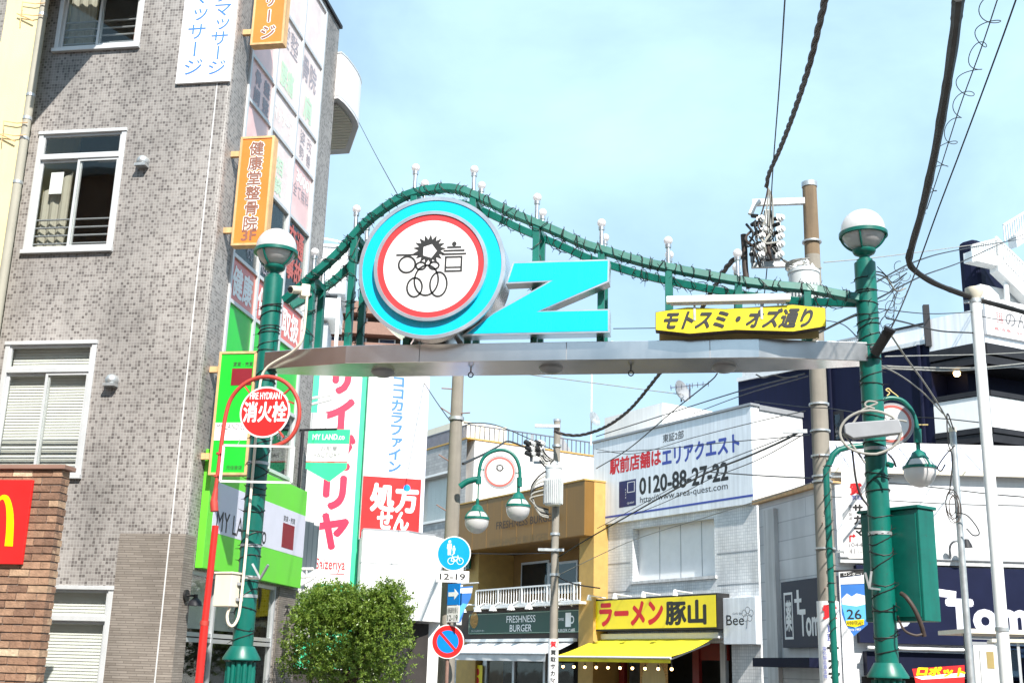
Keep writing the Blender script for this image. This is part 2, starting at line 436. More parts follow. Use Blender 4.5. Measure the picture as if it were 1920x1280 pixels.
plain('dark_wood', (0.05, 0.03, 0.02), 0.6, var=0.3)
plain('deep_red', (0.20, 0.012, 0.01), 0.5, var=0.2)
plain('navy_wall', (0.005, 0.007, 0.026), 0.6, spec=0.15, var=0.25, scale=1, streak=0.6)
plain('navy_sign', (0.003, 0.006, 0.032), 0.5, spec=0.2, var=0.15)
plain('slate_sign', (0.03, 0.033, 0.055), 0.45, spec=0.25, var=0.15)
plain('dark_steel', (0.02, 0.02, 0.024), 0.5, 0.0, spec=0.25, var=0.25)
plain('grey_metal', (0.33, 0.34, 0.36), 0.5, 0.3, var=0.15, streak=0.3)
plain('rail_blue', (0.14, 0.15, 0.20), 0.45, 0.3, var=0.15)
plain('brown_flat', (0.26, 0.15, 0.115), 0.8, var=0.15)
plain('blue_sign', (0.0, 0.20, 0.66), 0.35, var=0.04)
plain('sky_sign', (0.0, 0.30, 0.78), 0.35, var=0.04)
plain('rust_pole', (0.24, 0.14, 0.11), 0.7, var=0.3, scale=8)
plain('asphalt', (0.05, 0.05, 0.052), 0.9, var=0.3, scale=2, bump=0.3, bscale=120)
plain('paving', (0.31, 0.265, 0.22), 0.85, var=0.2, scale=2, bump=0.2)
plain('kerb_stone', (0.38, 0.37, 0.35), 0.85, var=0.2)
plain('poster_pink', (0.80, 0.50, 0.47), 0.3, var=0.22, scale=1.6, coat=0.4)
plain('poster_pale', (0.82, 0.66, 0.62), 0.3, var=0.2, scale=1.9, coat=0.4)
plain('poster_red', (0.62, 0.10, 0.065), 0.3, var=0.16, scale=1.7, coat=0.4)
plain('poster_food', (0.72, 0.42, 0.12), 0.5, var=0.6, scale=14)
plain('soffit_slat', (0.36, 0.34, 0.28), 0.7, var=0.1)
plain('soffit_grey', (0.30, 0.30, 0.31), 0.6, var=0.1)
plain('brass', (0.62, 0.47, 0.20), 0.4, 0.6, var=0.1)
plain('aqua_print', (0.10, 0.42, 0.72), 0.5, var=0.1)
plain('banner_blue', (0.03, 0.16, 0.50), 0.6, var=0.1)
plain('faded_print', (0.36, 0.33, 0.37), 0.5, var=0.2)
plain('faded_red', (0.5, 0.12, 0.10), 0.5, var=0.2)
plain('mint_print', (0.55, 0.74, 0.55), 0.5, var=0.1)
plain('salmon_print', (0.72, 0.33, 0.25), 0.5, var=0.1)
plain('bulb_glow', (0.9, 0.7, 0.4), 0.4, emit=(1.0, 0.62, 0.25), es=6.0)
plain('bark', (0.09, 0.065, 0.045), 0.9, var=0.4, scale=10, bump=0.5, bscale=40)
tiled('mosaic', [(0.0, (0.118, 0.103, 0.098)), (0.13, (0.155, 0.137, 0.131)), (0.22, (0.20, 0.179, 0.170)), (0.45, (0.245, 0.222, 0.211)), (0.6, (0.295, 0.27, 0.257)), (1.0, (0.325, 0.30, 0.285))], 0.048, 0.048, (0.41, 0.39, 0.365), 0.13, 0.5, stain=0.08)
tiled('split_stone', [(0.0, (0.19, 0.162, 0.138)), (0.5, (0.225, 0.195, 0.168)), (1.0, (0.265, 0.23, 0.20))], 0.26, 0.034, (0.13, 0.108, 0.092), 0.17, 0.85, True, 1.0)
tiled('white_mosaic', [(0.0, (0.68, 0.69, 0.70)), (1.0, (0.80, 0.80, 0.80))], 0.10, 0.10, (0.50, 0.51, 0.53), 0.14, 0.35)
tiled('grey_tile', [(0.0, (0.34, 0.33, 0.33)), (1.0, (0.46, 0.45, 0.44))], 0.32, 0.16, (0.26, 0.25, 0.25), 0.10, 0.5, True)
tiled('metal_siding', [(0.0, (0.60, 0.61, 0.63)), (1.0, (0.66, 0.67, 0.69))], 6.0, 0.42, (0.42, 0.43, 0.46), 0.05, 0.5, True, 0.3)
tiled('white_siding', [(0.0, (0.68, 0.69, 0.71)), (1.0, (0.74, 0.75, 0.76))], 9.0, 0.10, (0.58, 0.59, 0.62), 0.10, 0.5, True, 0.2)
tiled('ribbed_white', [(0.0, (0.72, 0.73, 0.74)), (1.0, (0.76, 0.77, 0.78))], 0.09, 30.0, (0.52, 0.54, 0.57), 0.0006, 0.5, False, 0.5)
glassy('glass', (0.96, 0.97, 0.96), 0.55, 0.97)
glassy('glass_blue', (0.62, 0.75, 0.9), 1.3, 0.75)
for i_, c_ in enumerate([(0.27, 0.155, 0.10), (0.33, 0.20, 0.13), (0.21, 0.12, 0.08), (0.39, 0.26, 0.17), (0.58, 0.45, 0.31), (0.16, 0.095, 0.065)]):
    plain('brick_%d' % i_, c_, 0.9, var=0.3, scale=14, bump=0.5, bscale=50)
plain('city_ground', (0.13, 0.12, 0.11), 0.9, var=0.3, scale=0.4, bump=0.2)
plain('mortar', (0.20, 0.17, 0.155), 0.95, var=0.2, scale=8, bump=0.4)

# ------------------------------------------------------------------ lettering (made into flat meshes at the end, all at once)
TEXTS = []
def text(parent, body, fr, u0, u1, z0, z1, w, mat, bold=0.0, shear=0.0, name='lettering', depth=0.004, fit=True, rot=0.0):
    """horizontal line of writing filling the box u0..u1, z0..z1 on a plane"""
    TEXTS.append(('h', parent, body, fr, (u0, u1, z0, z1), w, mat, bold, shear, name, depth, fit, rot))
def vtext(parent, body, fr, uc, z_top, size, pitch, w, mat, bold=0.0, wide=1.0, name='lettering', depth=0.004, lean=0.0):
    """Japanese column of writing, top down"""
    TEXTS.append(('v', parent, body, fr, (uc, z_top, size, pitch, wide, lean), w, mat, bold, 0, name, depth, True, 0))
def flush_text():
    tmp = []; cache = {}
    def need(ch, bold):
        k = ch
        if k not in cache:
            c = bpy.data.curves.new('lettering', 'FONT'); c.body = ch; c.size = 1; c.resolution_u = 3; c.fill_mode = 'FRONT'
            o = bpy.data.objects.new('lettering', c); COL.objects.link(o); cache[k] = o; tmp.append(o)
    for T in TEXTS:
        if T[0] == 'h': need(T[2], T[7])
        else:
            for ch in T[2]: need(ch, T[7])
    bpy.context.view_layer.update()
    dg = bpy.context.evaluated_depsgraph_get(); geo = {}
    for k, o in cache.items():
        me = bpy.data.meshes.new_from_object(o.evaluated_get(dg))
        geo[k] = ([v.co.copy() for v in me.vertices], [tuple(p.vertices) for p in me.polygons]); bpy.data.meshes.remove(me)
    for o in tmp:
        c = o.data; bpy.data.objects.remove(o); bpy.data.curves.remove(c)
    for kind, parent, body, fr, box, w, mat, bold, shear, name, depth, fit, rot in TEXTS:
        mb = MB()
        def put(ch, f2):
            V, F = geo[ch]
            if not V: return
            for i_, (ox, oy) in enumerate([(0, 0)] if not bold else [(0, 0), (1, 0), (-1, 0), (0, 1), (0, -1), (.7, .7), (-.7, .7), (.7, -.7), (-.7, -.7)]):
                mb.add([fr.p(*((lambda a: (a[0], w + depth - i_ * 0.0003, a[1]))(f2(v.x + ox * bold, v.y + oy * bold)))) for v in V], F)
        if kind == 'h':
            V, F = geo[body]
            if not V: continue
            x0, x1 = min(v.x for v in V), max(v.x for v in V); y0, y1 = min(v.y for v in V), max(v.y for v in V)
            u0, u1, z0, z1 = box; sx, sz = (u1 - u0) / (x1 - x0), (z1 - z0) / (y1 - y0)
            if not fit: sx = sz = min(sx, sz)
            put(body, lambda x, y: (u0 + (x - x0) * sx + shear * (y - y0) * sz, z0 + (y - y0) * sz))
        else:
            uc, zt, size, pitch, wide, lean = box
            for i, ch in enumerate(body):
                zc = zt - pitch * (i + 0.5)
                if ch in 'ー-': put(ch, lambda x, y: (uc + lean * i + (y - 0.385) * size * wide, zc - (x - 0.5) * size))
                elif ch in 'ッァャ': put(ch, lambda x, y: (uc + lean * i + (x - 0.42) * size * wide, zc + (y - 0.3) * size))
                else: put(ch, lambda x, y: (uc + lean * i + (x - 0.5) * size * wide, zc + (y - 0.38) * size))
        if mb.v: obj(name, mb, mat, parent)
# ================================================================== ground
def sheet(name, poly, z, mat):
    mb = MB().add([(x, y, z) for x, y in poly], [tuple(range(len(poly)))])
    o = obj(name, mb, mat, None); o['kind'] = 'structure'; return o
sheet('ground', [(-600, -300), (600, -300), (600, 900), (-600, 900)], 0.0, 'city_ground')
sheet('road', [(-4.3, -60), (1.2, -60), (1.2, 60), (-4.3, 60)], 0.004, 'asphalt')
for x0, x1, nm in ((-7.3, -4.3, 'pavement'), (1.2, 4.6, 'pavement')):
    o = obj(nm, MB().slab([(x0, -20), (x1, -20), (x1, 24), (x0, 24)], 0.002, 0.12), 'paving'); o['kind'] = 'structure'
for x0, nm in ((-4.3, 'kerb'), (1.05, 'kerb')):
    o = obj(nm, MB().slab([(x0 - 0.002, -20), (x0 + 0.152, -20), (x0 + 0.152, 24), (x0 - 0.002, 24)], 0.006, 0.135), 'kerb_stone', bevel=0.01); o['kind'] = 'structure'

# ================================================================== the gate over the street
YG = 12.68; XL, XR = -5.01, 1.80; ZT = 6.15; COLR = 0.114
gate = thing('street_gate', (-1.6, YG, 0.12), 'teal and stainless steel arched gate spanning the shopping street', 'gate')
def column(x):
    c = obj('column', MB().lathe((x, YG, 0), [(COLR, 1.88), (COLR, ZT - 0.01), (COLR - 0.012, ZT)], 32), 'teal_paint', gate, True)
    obj('collar', MB().lathe((x, YG, 0), [(0.165, 1.755), (0.205, 1.755), (0.205, 1.775), (0.13, 1.90), (COLR, 1.90)], 32), 'teal_paint', c, True)
    b = MB()
    b.lathe((x, YG, 0), [(0.135, 0.12), (0.135, 1.76)], 28)
    for k in range(14):
        a = 2 * math.pi * k / 14; q = (x + 0.138 * math.cos(a), YG + 0.138 * math.sin(a))
        b.tube([(q[0], q[1], 0.12), (q[0], q[1], 1.71), (q[0], q[1], 1.735)], 0.026, 8)
    b.lathe((x, YG, 0), [(0.24, 0.12), (0.24, 0.24), (0.18, 0.30)], 28)
    obj('fluted_base', b, 'teal_paint', c, True)
    for z in (4.9,) if x > 0 else ():
        pass
    return c
colL, colR = column(XL), column(XR)
for c, x, zs in ((colL, XL, (2.42, 2.62, 2.97, 3.9)), (colR, XR, (3.17, 4.05))):
    for z in zs:
        obj('steel_band', MB().lathe((x, YG, z), [(COLR + 0.003, 0), (COLR + 0.006, 0), (COLR + 0.006, 0.035), (COLR + 0.003, 0.035)], 28), 'galvanised', c, True)
def post_lamp(x):
    zc = ZT + 0.375; r = 0.24
    l = obj('lamp_cradle', MB().lathe((x, YG, ZT), [(0.085, 0.0), (0.085, 0.03), (0.055, 0.045), (0.06, 0.075), (0.11, 0.10), (0.125, 0.125), (0.125, 0.145), (0.10, 0.155), (0.105, 0.185)], 32), 'teal_paint', gate, True)
    obj('globe', MB().sphere((x, YG, zc), r, 40, 28), 'opal', l, True, sharp=180)
    obj('lamp_ring', MB().lathe((x, YG, zc - 0.075), [(r - 0.005, 0), (r + 0.022, 0), (r + 0.022, 0.04), (r - 0.005, 0.04)], 48), 'teal_paint', l, True)
    for k in range(4):
        a = math.pi / 4 + k * math.pi / 2 + 0.5
        pts = []
        for i in range(9):
            t = i / 8; ang = -0.25 - t * 0.88
            rr = (r + 0.016) * math.cos(ang); pts.append((x + rr * math.cos(a), YG + rr * math.sin(a), zc + (r + 0.016) * math.sin(ang)))
        obj('lamp_strap', MB().tube(pts, 0.013, 6), 'teal_paint', l, True)
post_lamp(XL); post_lamp(XR)

# steel box beam, wider in the middle
def ymid(x, s):            # s=-1 front face, +1 back face
    xs = (XL, -3.955, 0.615, XR)
    if x < xs[1]: t = (x - xs[0]) / (xs[1] - xs[0])
    elif x > xs[2]: t = (xs[3] - x) / (xs[3] - xs[2])
    else: t = 1
    return YG + s * (0.10 + 0.225 * max(0, min(1, t)))
plan = [(-5.06, YG - 0.10), (-3.955, YG - 0.325), (0.615, YG - 0.325), (1.80, YG - 0.10), (1.80, YG + 0.10), (0.615, YG + 0.325), (-3.955, YG + 0.325), (-5.06, YG + 0.10)]
beam = obj('beam', MB().slab(plan, 5.0, 5.21), 'steel', gate, bevel=0.006)
# plate joints standing a little proud of the sheet
for x in (-3.1, -1.45, 0.1):
    obj('beam_joint', MB().box(Fr((0, YG - 0.325), 0), x - 0.004, x + 0.004, 0.0, 0.003, 5.004, 5.206), 'grey_metal', beam)
# downlights and eye bolts under the beam
for px, py in ((718, 697), (1033, 690), (1358, 688)):
    q = at(px, py, Z=5.0)
    d = obj('downlight', MB().lathe((q.x, q.y, 5.0), [(0.135, 0.0), (0.135, -0.014), (0.115, -0.035), (0.075, -0.055), (0.0, -0.062)], 28), 'grey_metal', gate, True)
    obj('lens', MB().lathe((q.x, q.y, 4.995), [(0.095, -0.038), (0.06, -0.058), (0.0, -0.068)], 24), 'glass', d, True)
for px, py in ((883, 692), (1183, 689)):
    q = at(px, py, Z=5.0)
    mb = MB().tube([(q.x, q.y, 5.01), (q.x, q.y, 4.96)], 0.008, 8)
    ring = [(q.x + 0.028 * math.cos(a), q.y, 4.935 + 0.028 * math.sin(a)) for a in [k * math.pi / 8 for k in range(17)]]
    obj('eye_bolt', mb.tube(ring, 0.007, 6, False), 'dark_steel', gate, True)

# curved rails, front and back
front_px = [(527, 558), (587, 516), (633, 476), (680, 424), (713, 396), (747, 374), (780, 361), (833, 353), (865, 357), (893, 368), (930, 385), (967, 403), (1040, 433), (1093, 457), (1133, 470), (1200, 490), (1253, 502), (1320, 515), (1380, 526), (1450, 535), (1513, 541), (1612, 552)]
YF, YB = YG - 0.23, YG + 0.24
prof = [at(x, y, Y=YF) for x, y in front_px]
def rail_path(y_in):
    sgn = -1 if y_in < YG else 1
    out = []
    for p in smooth_path(prof, 5):
        t = min(1, max(0, (p.x - XL) / 0.62), ) if p.x < -2 else min(1, max(0, (XR - p.x) / 0.62))
        yy = YG + (y_in - YG) * (0.25 + 0.75 * t)
        out.append(Vector((p.x, yy, p.z)))
    return out
def zrail(x):
    P = prof
    for a, b in zip(P, P[1:]):
        if a.x <= x <= b.x: return a.z + (b.z - a.z) * (x - a.x) / (b.x - a.x)
    return P[-1].z
RF, RB = rail_path(YF), rail_path(YB)
obj('rail', MB().tube(RF, 0.043, 4, square=True), 'teal_paint', gate, bevel=0.006)
obj('rail', MB().tube(RB, 0.043, 4, square=True), 'teal_paint', gate, bevel=0.006)
POSTX = [-4.462, -3.969, -3.279, -2.574, -1.824, -1.082, -0.337, 0.419, 1.149]
for y in (YF, YB):
    for i, x in enumerate(POSTX):
        yy = y if 0 < i else YG + (y - YG) * 0.75
        obj('post', MB().bar((x, yy, 5.21), (x, yy, zrail(x) - 0.03), 0.038), 'teal_paint', gate, bevel=0.004)
        z0 = zrail(x) + 0.035
        if i == 8: continue
        f = obj('finial_stem', MB().lathe((x, yy, z0), [(0.036, 0), (0.036, 0.02), (0.024, 0.03), (0.024, 0.19), (0.034, 0.20), (0.036, 0.235), (0.028, 0.245)], 16), 'steel_trim', gate, True)
        obj('finial_ball', MB().sphere((x, yy, z0 + 0.285), 0.05, 20, 14), 'opal', f, True, sharp=180)
for i, x in enumerate(POSTX):
    z = zrail(x) - 0.02
    obj('cross_tie', MB().bar((x + 0.002, YF + 0.045, z), (x + 0.002, YB - 0.045, z), 0.036), 'teal_paint', gate)

# ---- round O sign
FO = Fr((0, 12.12), 0)
cu, cz = FO.uz(809, 500.5)
RO = (FO.uz(940, 500)[0] - FO.uz(678, 500)[0]) / 2 + 0.024
osign = thing('round_sign', FO.p(cu, -0.3, cz - RO), 'large round cyan sign with white disc forming a letter O on the gate', 'sign')
drum = MB().lathe(FO.p(cu, 0, cz), [(RO, -0.48), (RO, -0.02), (RO, 0.0), (RO - 0.035, 0.0), (RO - 0.035, -0.05), (0, -0.05)], 96, FO.n)
obj('drum', drum, 'steel', osign, True)
obj('rim', MB().ring(FO, cu, cz, RO - 0.03, RO + 0.014, -0.02, 0.012, 96), 'steel_trim', osign, True)
obj('ring_face', MB().disc(FO, cu, cz, RO - 0.026, -0.04, 0.002, 96), 'cyan_face', osign, True)
RI = RO * 0.785
dsk = obj('disc_case', MB().ring(FO, cu, cz, RI - 0.04, RI, 0.0, 0.062, 96), 'steel_trim', osign, True)
obj('disc_face', MB().disc(FO, cu, cz, RI - 0.036, 0.004, 0.045, 96), 'white_face', dsk, True)
obj('red_ring', MB().ring(FO, cu, cz, RI - 0.107, RI - 0.041, 0.04, 0.049, 96), 'red_band', dsk, True)
# plain black line ornament in the middle of the disc: a rayed star, a ring, a hut and an oval
W_ = 0.047
star = []
for k in range(34):
    a = 2 * math.pi * k / 34 + 0.05; r = 0.19 if k % 2 == 0 else 0.125
    star.append((cu - 0.02 + r * math.cos(a), cz + 0.19 + r * 0.95 * math.sin(a)))
orn = obj('star_ornament', MB().prism(FO, star, W_ - 0.004, W_ + 0.002), 'black_print', dsk)
obj('star_centre', MB().disc(FO, cu - 0.02, cz + 0.17, 0.085, W_, W_ + 0.005, 5), 'white_face', orn)
obj('ring_ornament', MB().ring(FO, cu - 0.27, cz + 0.02, 0.084, 0.106, W_ - 0.004, W_ + 0.002, 40).box(FO, cu - 0.40, cu - 0.14, W_ - 0.004, W_ + 0.002, cz + 0.125, cz + 0.145), 'black_print', dsk)
sq = MB()
for a, b, c, d in ((0.16, 0.36, -0.08, -0.06), (0.16, 0.36, 0.085, 0.105), (0.16, 0.18, -0.06, 0.085), (0.34, 0.36, -0.06, 0.085), (0.12, 0.40, 0.12, 0.14), (0.14, 0.38, 0.16, 0.18), (0.18, 0.34, 0.20, 0.22), (0.18, 0.34, -0.035, -0.018)):
    sq.box(FO, cu + a, cu + b, W_ - 0.004, W_ + 0.002, cz + c, cz + d)
sq.disc(FO, cu + 0.26, cz + 0.25, 0.026, W_ - 0.004, W_ + 0.002, 20)
obj('hut_ornament', sq, 'black_print', dsk)
ov = MB()
def oval(cx, cz_, a, b, t=0.021, n=40):
    for k in range(n):
        a0, a1 = 2 * math.pi * k / n, 2 * math.pi * (k + 1) / n
        q = [(cx + (a + s) * math.cos(g), cz_ + (b + s) * math.sin(g)) for g, s in ((a0, 0), (a1, 0), (a1, t), (a0, t))]
        ov.add([FO.p(u, W_ + 0.002, z) for u, z in q], [(0, 1, 2, 3)] if True else [])
oval(cu - 0.04, cz - 0.17, 0.125, 0.165); oval(cu - 0.17, cz - 0.25, 0.075, 0.10); oval(cu + 0.10, cz - 0.22, 0.085, 0.13)
oval(cu - 0.11, cz + 0.0, 0.045, 0.032); oval(cu + 0.04, cz + 0.0, 0.045, 0.032)
obj('oval_ornament', ov, 'black_print', dsk)
# brackets from the drum down to the beam
for x in (cu - 0.25, cu + 0.28):
    obj('bracket', MB().box(FO, x - 0.03, x + 0.03, -0.46, -0.38, 5.212, cz - RO + 0.14), 'white_paint', osign)

# ---- Z sign
FZ = Fr((0, 12.22), 0)
zpx = [(962, 491), (1143, 486), (1142, 528), (1013, 583), (1143, 579), (1143, 623), (866, 629), (924, 586), (1028, 528), (948, 532)]
zpoly = [FZ.uz(*p) for p in zpx]
zs_ = thing('letter_sign', FZ.p(sum(p[0] for p in zpoly) / 10, -0.1, min(p[1] for p in zpoly)), 'cyan letter Z sign with steel edges beside the round sign', 'sign')
obj('letter_case', MB().prism(FZ, zpoly, -0.20, 0.0), 'steel_trim', zs_)
obj('letter_face', MB().prism(FZ, inset(zpoly, 0.018), -0.01, 0.004), 'cyan_face', zs_)
for x in (FZ.uz(1000, 600)[0], FZ.uz(1120, 600)[0]):
    obj('bracket', MB().box(FZ, x - 0.02, x + 0.02, -0.2, -0.14, 5.212, 5.30), 'teal_dark', zs_)

# ---- yellow street name board
FN = Fr((0, 12.20), 0)
npx = [(1229, 585), (1290, 576), (1360, 579), (1487, 571), (1548, 577), (1549, 612), (1487, 622), (1380, 619), (1293, 626), (1229, 619)]
npoly = [FN.uz(*p) for p in npx]
nm = thing('name_board', FN.p((npoly[0][0] + npoly[4][0]) / 2, 0, min(p[1] for p in npoly)), 'yellow street name board with black Japanese lettering on the gate', 'sign')
obj('board', MB().prism(FN, npoly, -0.12, 0.0), 'dark_wood', nm)
obj('board_face', MB().prism(FN, inset(npoly, 0.006), -0.01, 0.004), 'yellow_face', nm)
a, b = FN.uz(1240, 621), FN.uz(1531, 576)
text(nm, 'モトスミ・オズ通り', FN, a[0], b[0] - 0.09, a[1] + 0.02, b[1] - 0.01, 0.006, 'black_print', 0.045, 0.35)
FNb = Fr((0, 12.40), 0)
u0, u1, z0, z1 = FNb.rect(1236, 612, 1536, 638)
obj('back_panel', MB().box(FNb, u0, u1, -0.03, 0.0, 5.215, z1), 'brass', nm)
FNl = Fr((0, 12.15), 0)
a, b = FNl.uz(1249, 560), FNl.uz(1482, 556)
tl = MB().box(FNl, a[0], b[0], -0.07, 0.02, (a[1] + b[1]) / 2 - 0.045, (a[1] + b[1]) / 2 + 0.03)
lt = obj('strip_light', tl, 'white_paint', nm, bevel=0.01)
obj('tube', MB().tube([FNl.p(a[0] + 0.05, -0.02, (a[1] + b[1]) / 2 - 0.055), FNl.p(b[0] - 0.05, -0.02, (a[1] + b[1]) / 2 - 0.055)], 0.016, 10), 'opal', lt, True)
for x in (a[0] + 0.3, b[0] - 0.3):
    obj('bracket', MB().bar(FNl.p(x, -0.05, z1 + 0.0), FNl.p(x, -0.05, (a[1] + b[1]) / 2 - 0.04), 0.012), 'galvanised', nm)

# ---- strings of small lamps wound round the gate
def winding(name, path, r, turns, label, wire=0.0052, jitter=0.8, leaf=True, mat='black_rubber', seed=1):
    rnd = random.Random(seed); P = [Vector(p) for p in path]
    L = [0]
    for a, b in zip(P, P[1:]): L.append(L[-1] + (b - a).length)
    def pt(s):
        for i in range(len(P) - 1):
            if L[i + 1] >= s or i == len(P) - 2:
                t = (s - L[i]) / max(L[i + 1] - L[i], 1e-9); return P[i].lerp(P[i + 1], t), (P[i + 1] - P[i]).normalized()
    n = int(turns * 12); pts = []; mb = MB(); ph = rnd.random() * 6; wob = [rnd.uniform(-1, 1) for _ in range(n // 5 + 3)]
    for i in range(n + 1):
        t = i / n; k = t * (len(wob) - 2); j = int(k); jt = wob[j] + (wob[j + 1] - wob[j]) * (k - j)
        s = min(max(t * L[-1] + jt * jitter * L[-1] / turns, 0), L[-1])
        c, T = pt(s)
        a = Vector((0, 0, 1)) if abs(T.z) < 0.9 else Vector((1, 0, 0))
        e1 = (a - T * a.dot(T)).normalized(); e2 = T.cross(e1); an = ph + 2 * math.pi * turns * t
        rr = r + wire * 0.6 + 0.003 * jt
        d = e1 * math.cos(an) + e2 * math.sin(an)
        pts.append(c + d * rr)
        if leaf and i % 4 == 0:
            q = pts[-1]; dd = (d + Vector((rnd.uniform(-1, 1), rnd.uniform(-1, 1), rnd.uniform(-1, 1))) * 0.8).normalized()
            mb.tube([q, q + dd * rnd.uniform(0.03, 0.065)], wire * 0.95, 5, r1=wire * 0.35)
    mb.tube(pts, wire, 5)
    return tag(obj(name, mb, mat, None, True), label, 'string light', 'strings of lamps wound on the gate')
winding('string_light', [(XL, YG, 1.93), (XL, YG, 5.0)], COLR + 0.004, 23, 'dark lamp string wound round the lower shaft of the column by the hydrant sign', seed=3)
winding('string_light', [(XL, YG, 5.22), (XL, YG, 5.85)], COLR + 0.004, 8, 'dark lamp string wound under the globe lamp by the tiled building', seed=4)
winding('string_light', [(XR, YG, 1.93), (XR, YG, 4.98)], COLR + 0.004, 23, 'dark lamp string wound round the column carrying the green cabinet', seed=5)
winding('string_light', [(XR, YG, 5.0), (XR, YG, 5.95)], COLR + 0.004, 10, 'dark lamp string wound under the globe lamp by the yellow name board', seed=6)
winding('string_light', RF[2:-1], 0.062, 72, 'dark lamp string wound along the front curved rail of the gate', 0.0048, 0.9, seed=7)
winding('string_light', RB[2:-1], 0.062, 60, 'dark lamp string wound along the rear curved rail of the gate', 0.0048, 0.9, seed=8)
for i, (x, y, wh) in enumerate(((-4.462, YF + 0.05, 'front post nearest the hydrant sign'), (-3.969, YF, 'front post just beside the round sign'), (-3.969, YB, 'rear post behind the edge of the round sign'), (-1.824, YF, 'front post rising above the letter Z'))):
    winding('string_light', [(x, y, 5.23), (x, y, zrail(x) - 0.05)], 0.056, 7 if i else 5, 'dark lamp string wound round the ' + wh, 0.0048, 0.9, seed=20 + i)

# ---- camera, conduit and box on the column by the tiled building
cq = at(560, 541, Y=12.32)
dev = thing('street_camera', (cq.x, cq.y, cq.z - 0.1), 'cream street camera with round hood on a bracket under the rail', 'camera')
obj('camera_body', MB().tube([(cq.x - 0.05, cq.y - 0.12, cq.z - 0.05), (cq.x + 0.03, cq.y + 0.06, cq.z)], 0.045, 16), 'cream_plastic', dev, True)
obj('camera_eye', MB().tube([(cq.x - 0.053, cq.y - 0.126, cq.z - 0.052), (cq.x - 0.049, cq.y - 0.116, cq.z - 0.048)], 0.036, 16), 'black_rubber', dev)
obj('mount_box', MB().box(Fr((cq.x, cq.y), 0.5), 0.03, 0.13, -0.1, 0.03, cq.z - 0.09, cq.z + 0.06), 'cream_plastic', dev, bevel=0.012)
obj('mount_arm', MB().bar((cq.x + 0.06, cq.y + 0.06, cq.z - 0.03), (cq.x + 0.1, YF + 0.02, cq.z - 0.03), 0.015), 'galvanised', dev)
cpx = [(576, 552, 12.36), (573, 590, 12.36), (569, 625, 12.36), (562, 645, 12.36), (545, 662, 12.40), (520, 676, 12.46), (500, 690, 12.50), (489, 712, 12.52), (484, 760, 12.52), (478, 840, 12.52), (470, 930, 12.52), (463, 1010, 12.52), (455, 1095, 12.52), (449, 1145, 12.52), (444, 1163, 12.50), (436, 1173, 12.48), (428, 1168, 12.46), (426, 1153, 12.46), (431, 1138, 12.46)]
tag(obj('conduit', MB().tube(smooth_path([at(x, y, Y=yy) for x, y, yy in cpx], 5), 0.016, 10), 'cream_plastic', None, True), 'cream cable conduit running from the street camera down the column into a box', 'conduit')
FJ = Fr((0, 12.42), rad(-16))
q = at(424, 1075, Y=12.42); q2 = at(400, 1137, Y=12.42)
FJ = Fr((q.x, 12.42), rad(-14))
u0, u1, z0, z1 = FJ.rect(404, 1075, 430, 1136)
jb = thing('junction_box', FJ.p((u0 + u1) / 2, -0.08, z0), 'cream metal junction box strapped beside the column above its collar', 'box')
obj('case', MB().box(FJ, u0, u1, -0.16, 0, z0, z1), 'cream_plastic', jb, bevel=0.008)
obj('lid', MB().box(FJ, u0 - 0.012, u1 + 0.012, -0.17, 0.012, z1, z1 + 0.022), 'cream_plastic', jb, bevel=0.004)
for z in (z0 + 0.08, z1 - 0.1):
    obj('clamp', MB().bar(FJ.p(u1, -0.10, z), Vector((XL + 0.0, YG - COLR - 0.005, z)), 0.016), 'grey_metal', jb)
# V bracket sticking out of the column
bq = at(480, 1075, Y=12.5)
vb = MB()
a0 = at(473, 1056, Y=12.40); a1 = at(488, 1084, Y=12.44); a2 = at(503, 1058, Y=12.40)
for p0, p1 in ((a0, a1), (a1, a2)): vb.bar(p0, p1, 0.011)
vb.bar(a1, Vector((XL + 0.05, YG - COLR, a1.z + 0.01)), 0.012)
tag(obj('flag_bracket', vb, 'galvanised'), 'V shaped steel flag bracket clamped to the column beside the cream box', 'bracket')

# ================================================================== hydrant sign
YH = 12.05
FH = Fr((0, YH), 0)
hb = at(373, 1280, Y=YH)
hyd = thing('hydrant_sign', (hb.x, YH, 0.12), 'round red fire hydrant sign in a bent red tube above an empty white frame', 'sign')
p_low = [Vector((hb.x - 0.004, YH, 0.12)), at(373, 1279, Y=YH), at(384, 1180, Y=YH)]
obj('lower_pole', MB().tube(p_low[:1] + [at(384, 1165, Y=YH)], 0.043, 16), 'red_paint', hyd, True)
obj('middle_pole', MB().tube([at(383.5, 1170, Y=YH), at(404, 985, Y=YH)], 0.036, 16), 'red_paint', hyd, True)
obj('pole_joint', MB().tube([at(383, 1172, Y=YH), at(384, 1163, Y=YH)], 0.047, 16), 'red_faded', hyd, True)
obj('pole_joint', MB().tube([at(402, 958, Y=YH), at(401, 940, Y=YH)], lambda t: 0.042, 16).tube([at(401, 940, Y=YH), at(405, 915, Y=YH)], 0.04, 16, r1=0.024), 'red_faded', hyd, True)
ringpx = [(403, 925), (408, 890), (413, 850), (418, 810), (424, 775), (433, 748), (450, 726), (472, 712), (498, 706), (525, 711), (546, 727), (559, 752), (561, 780), (554, 806), (540, 824), (522, 833), (506, 835)]
obj('ring_tube', MB().tube(smooth_path([at(x, y, Y=YH) for x, y in ringpx], 6), lambda t: 0.0225 if t < 0.93 else 0.0225 * (1 - (t - 0.93) / 0.07 * 0.75), 14), 'red_faded', hyd, True)
hu, hz = FH.uz(496.5, 772)
RH = 0.288
pl = obj('plate', MB().disc(FH, hu, hz, RH, -0.01, 0.0, 64), 'white_face', hyd, True)
obj('plate_face', MB().disc(FH, hu, hz, RH - 0.02, -0.002, 0.003, 64), 'red_sign', pl, True)
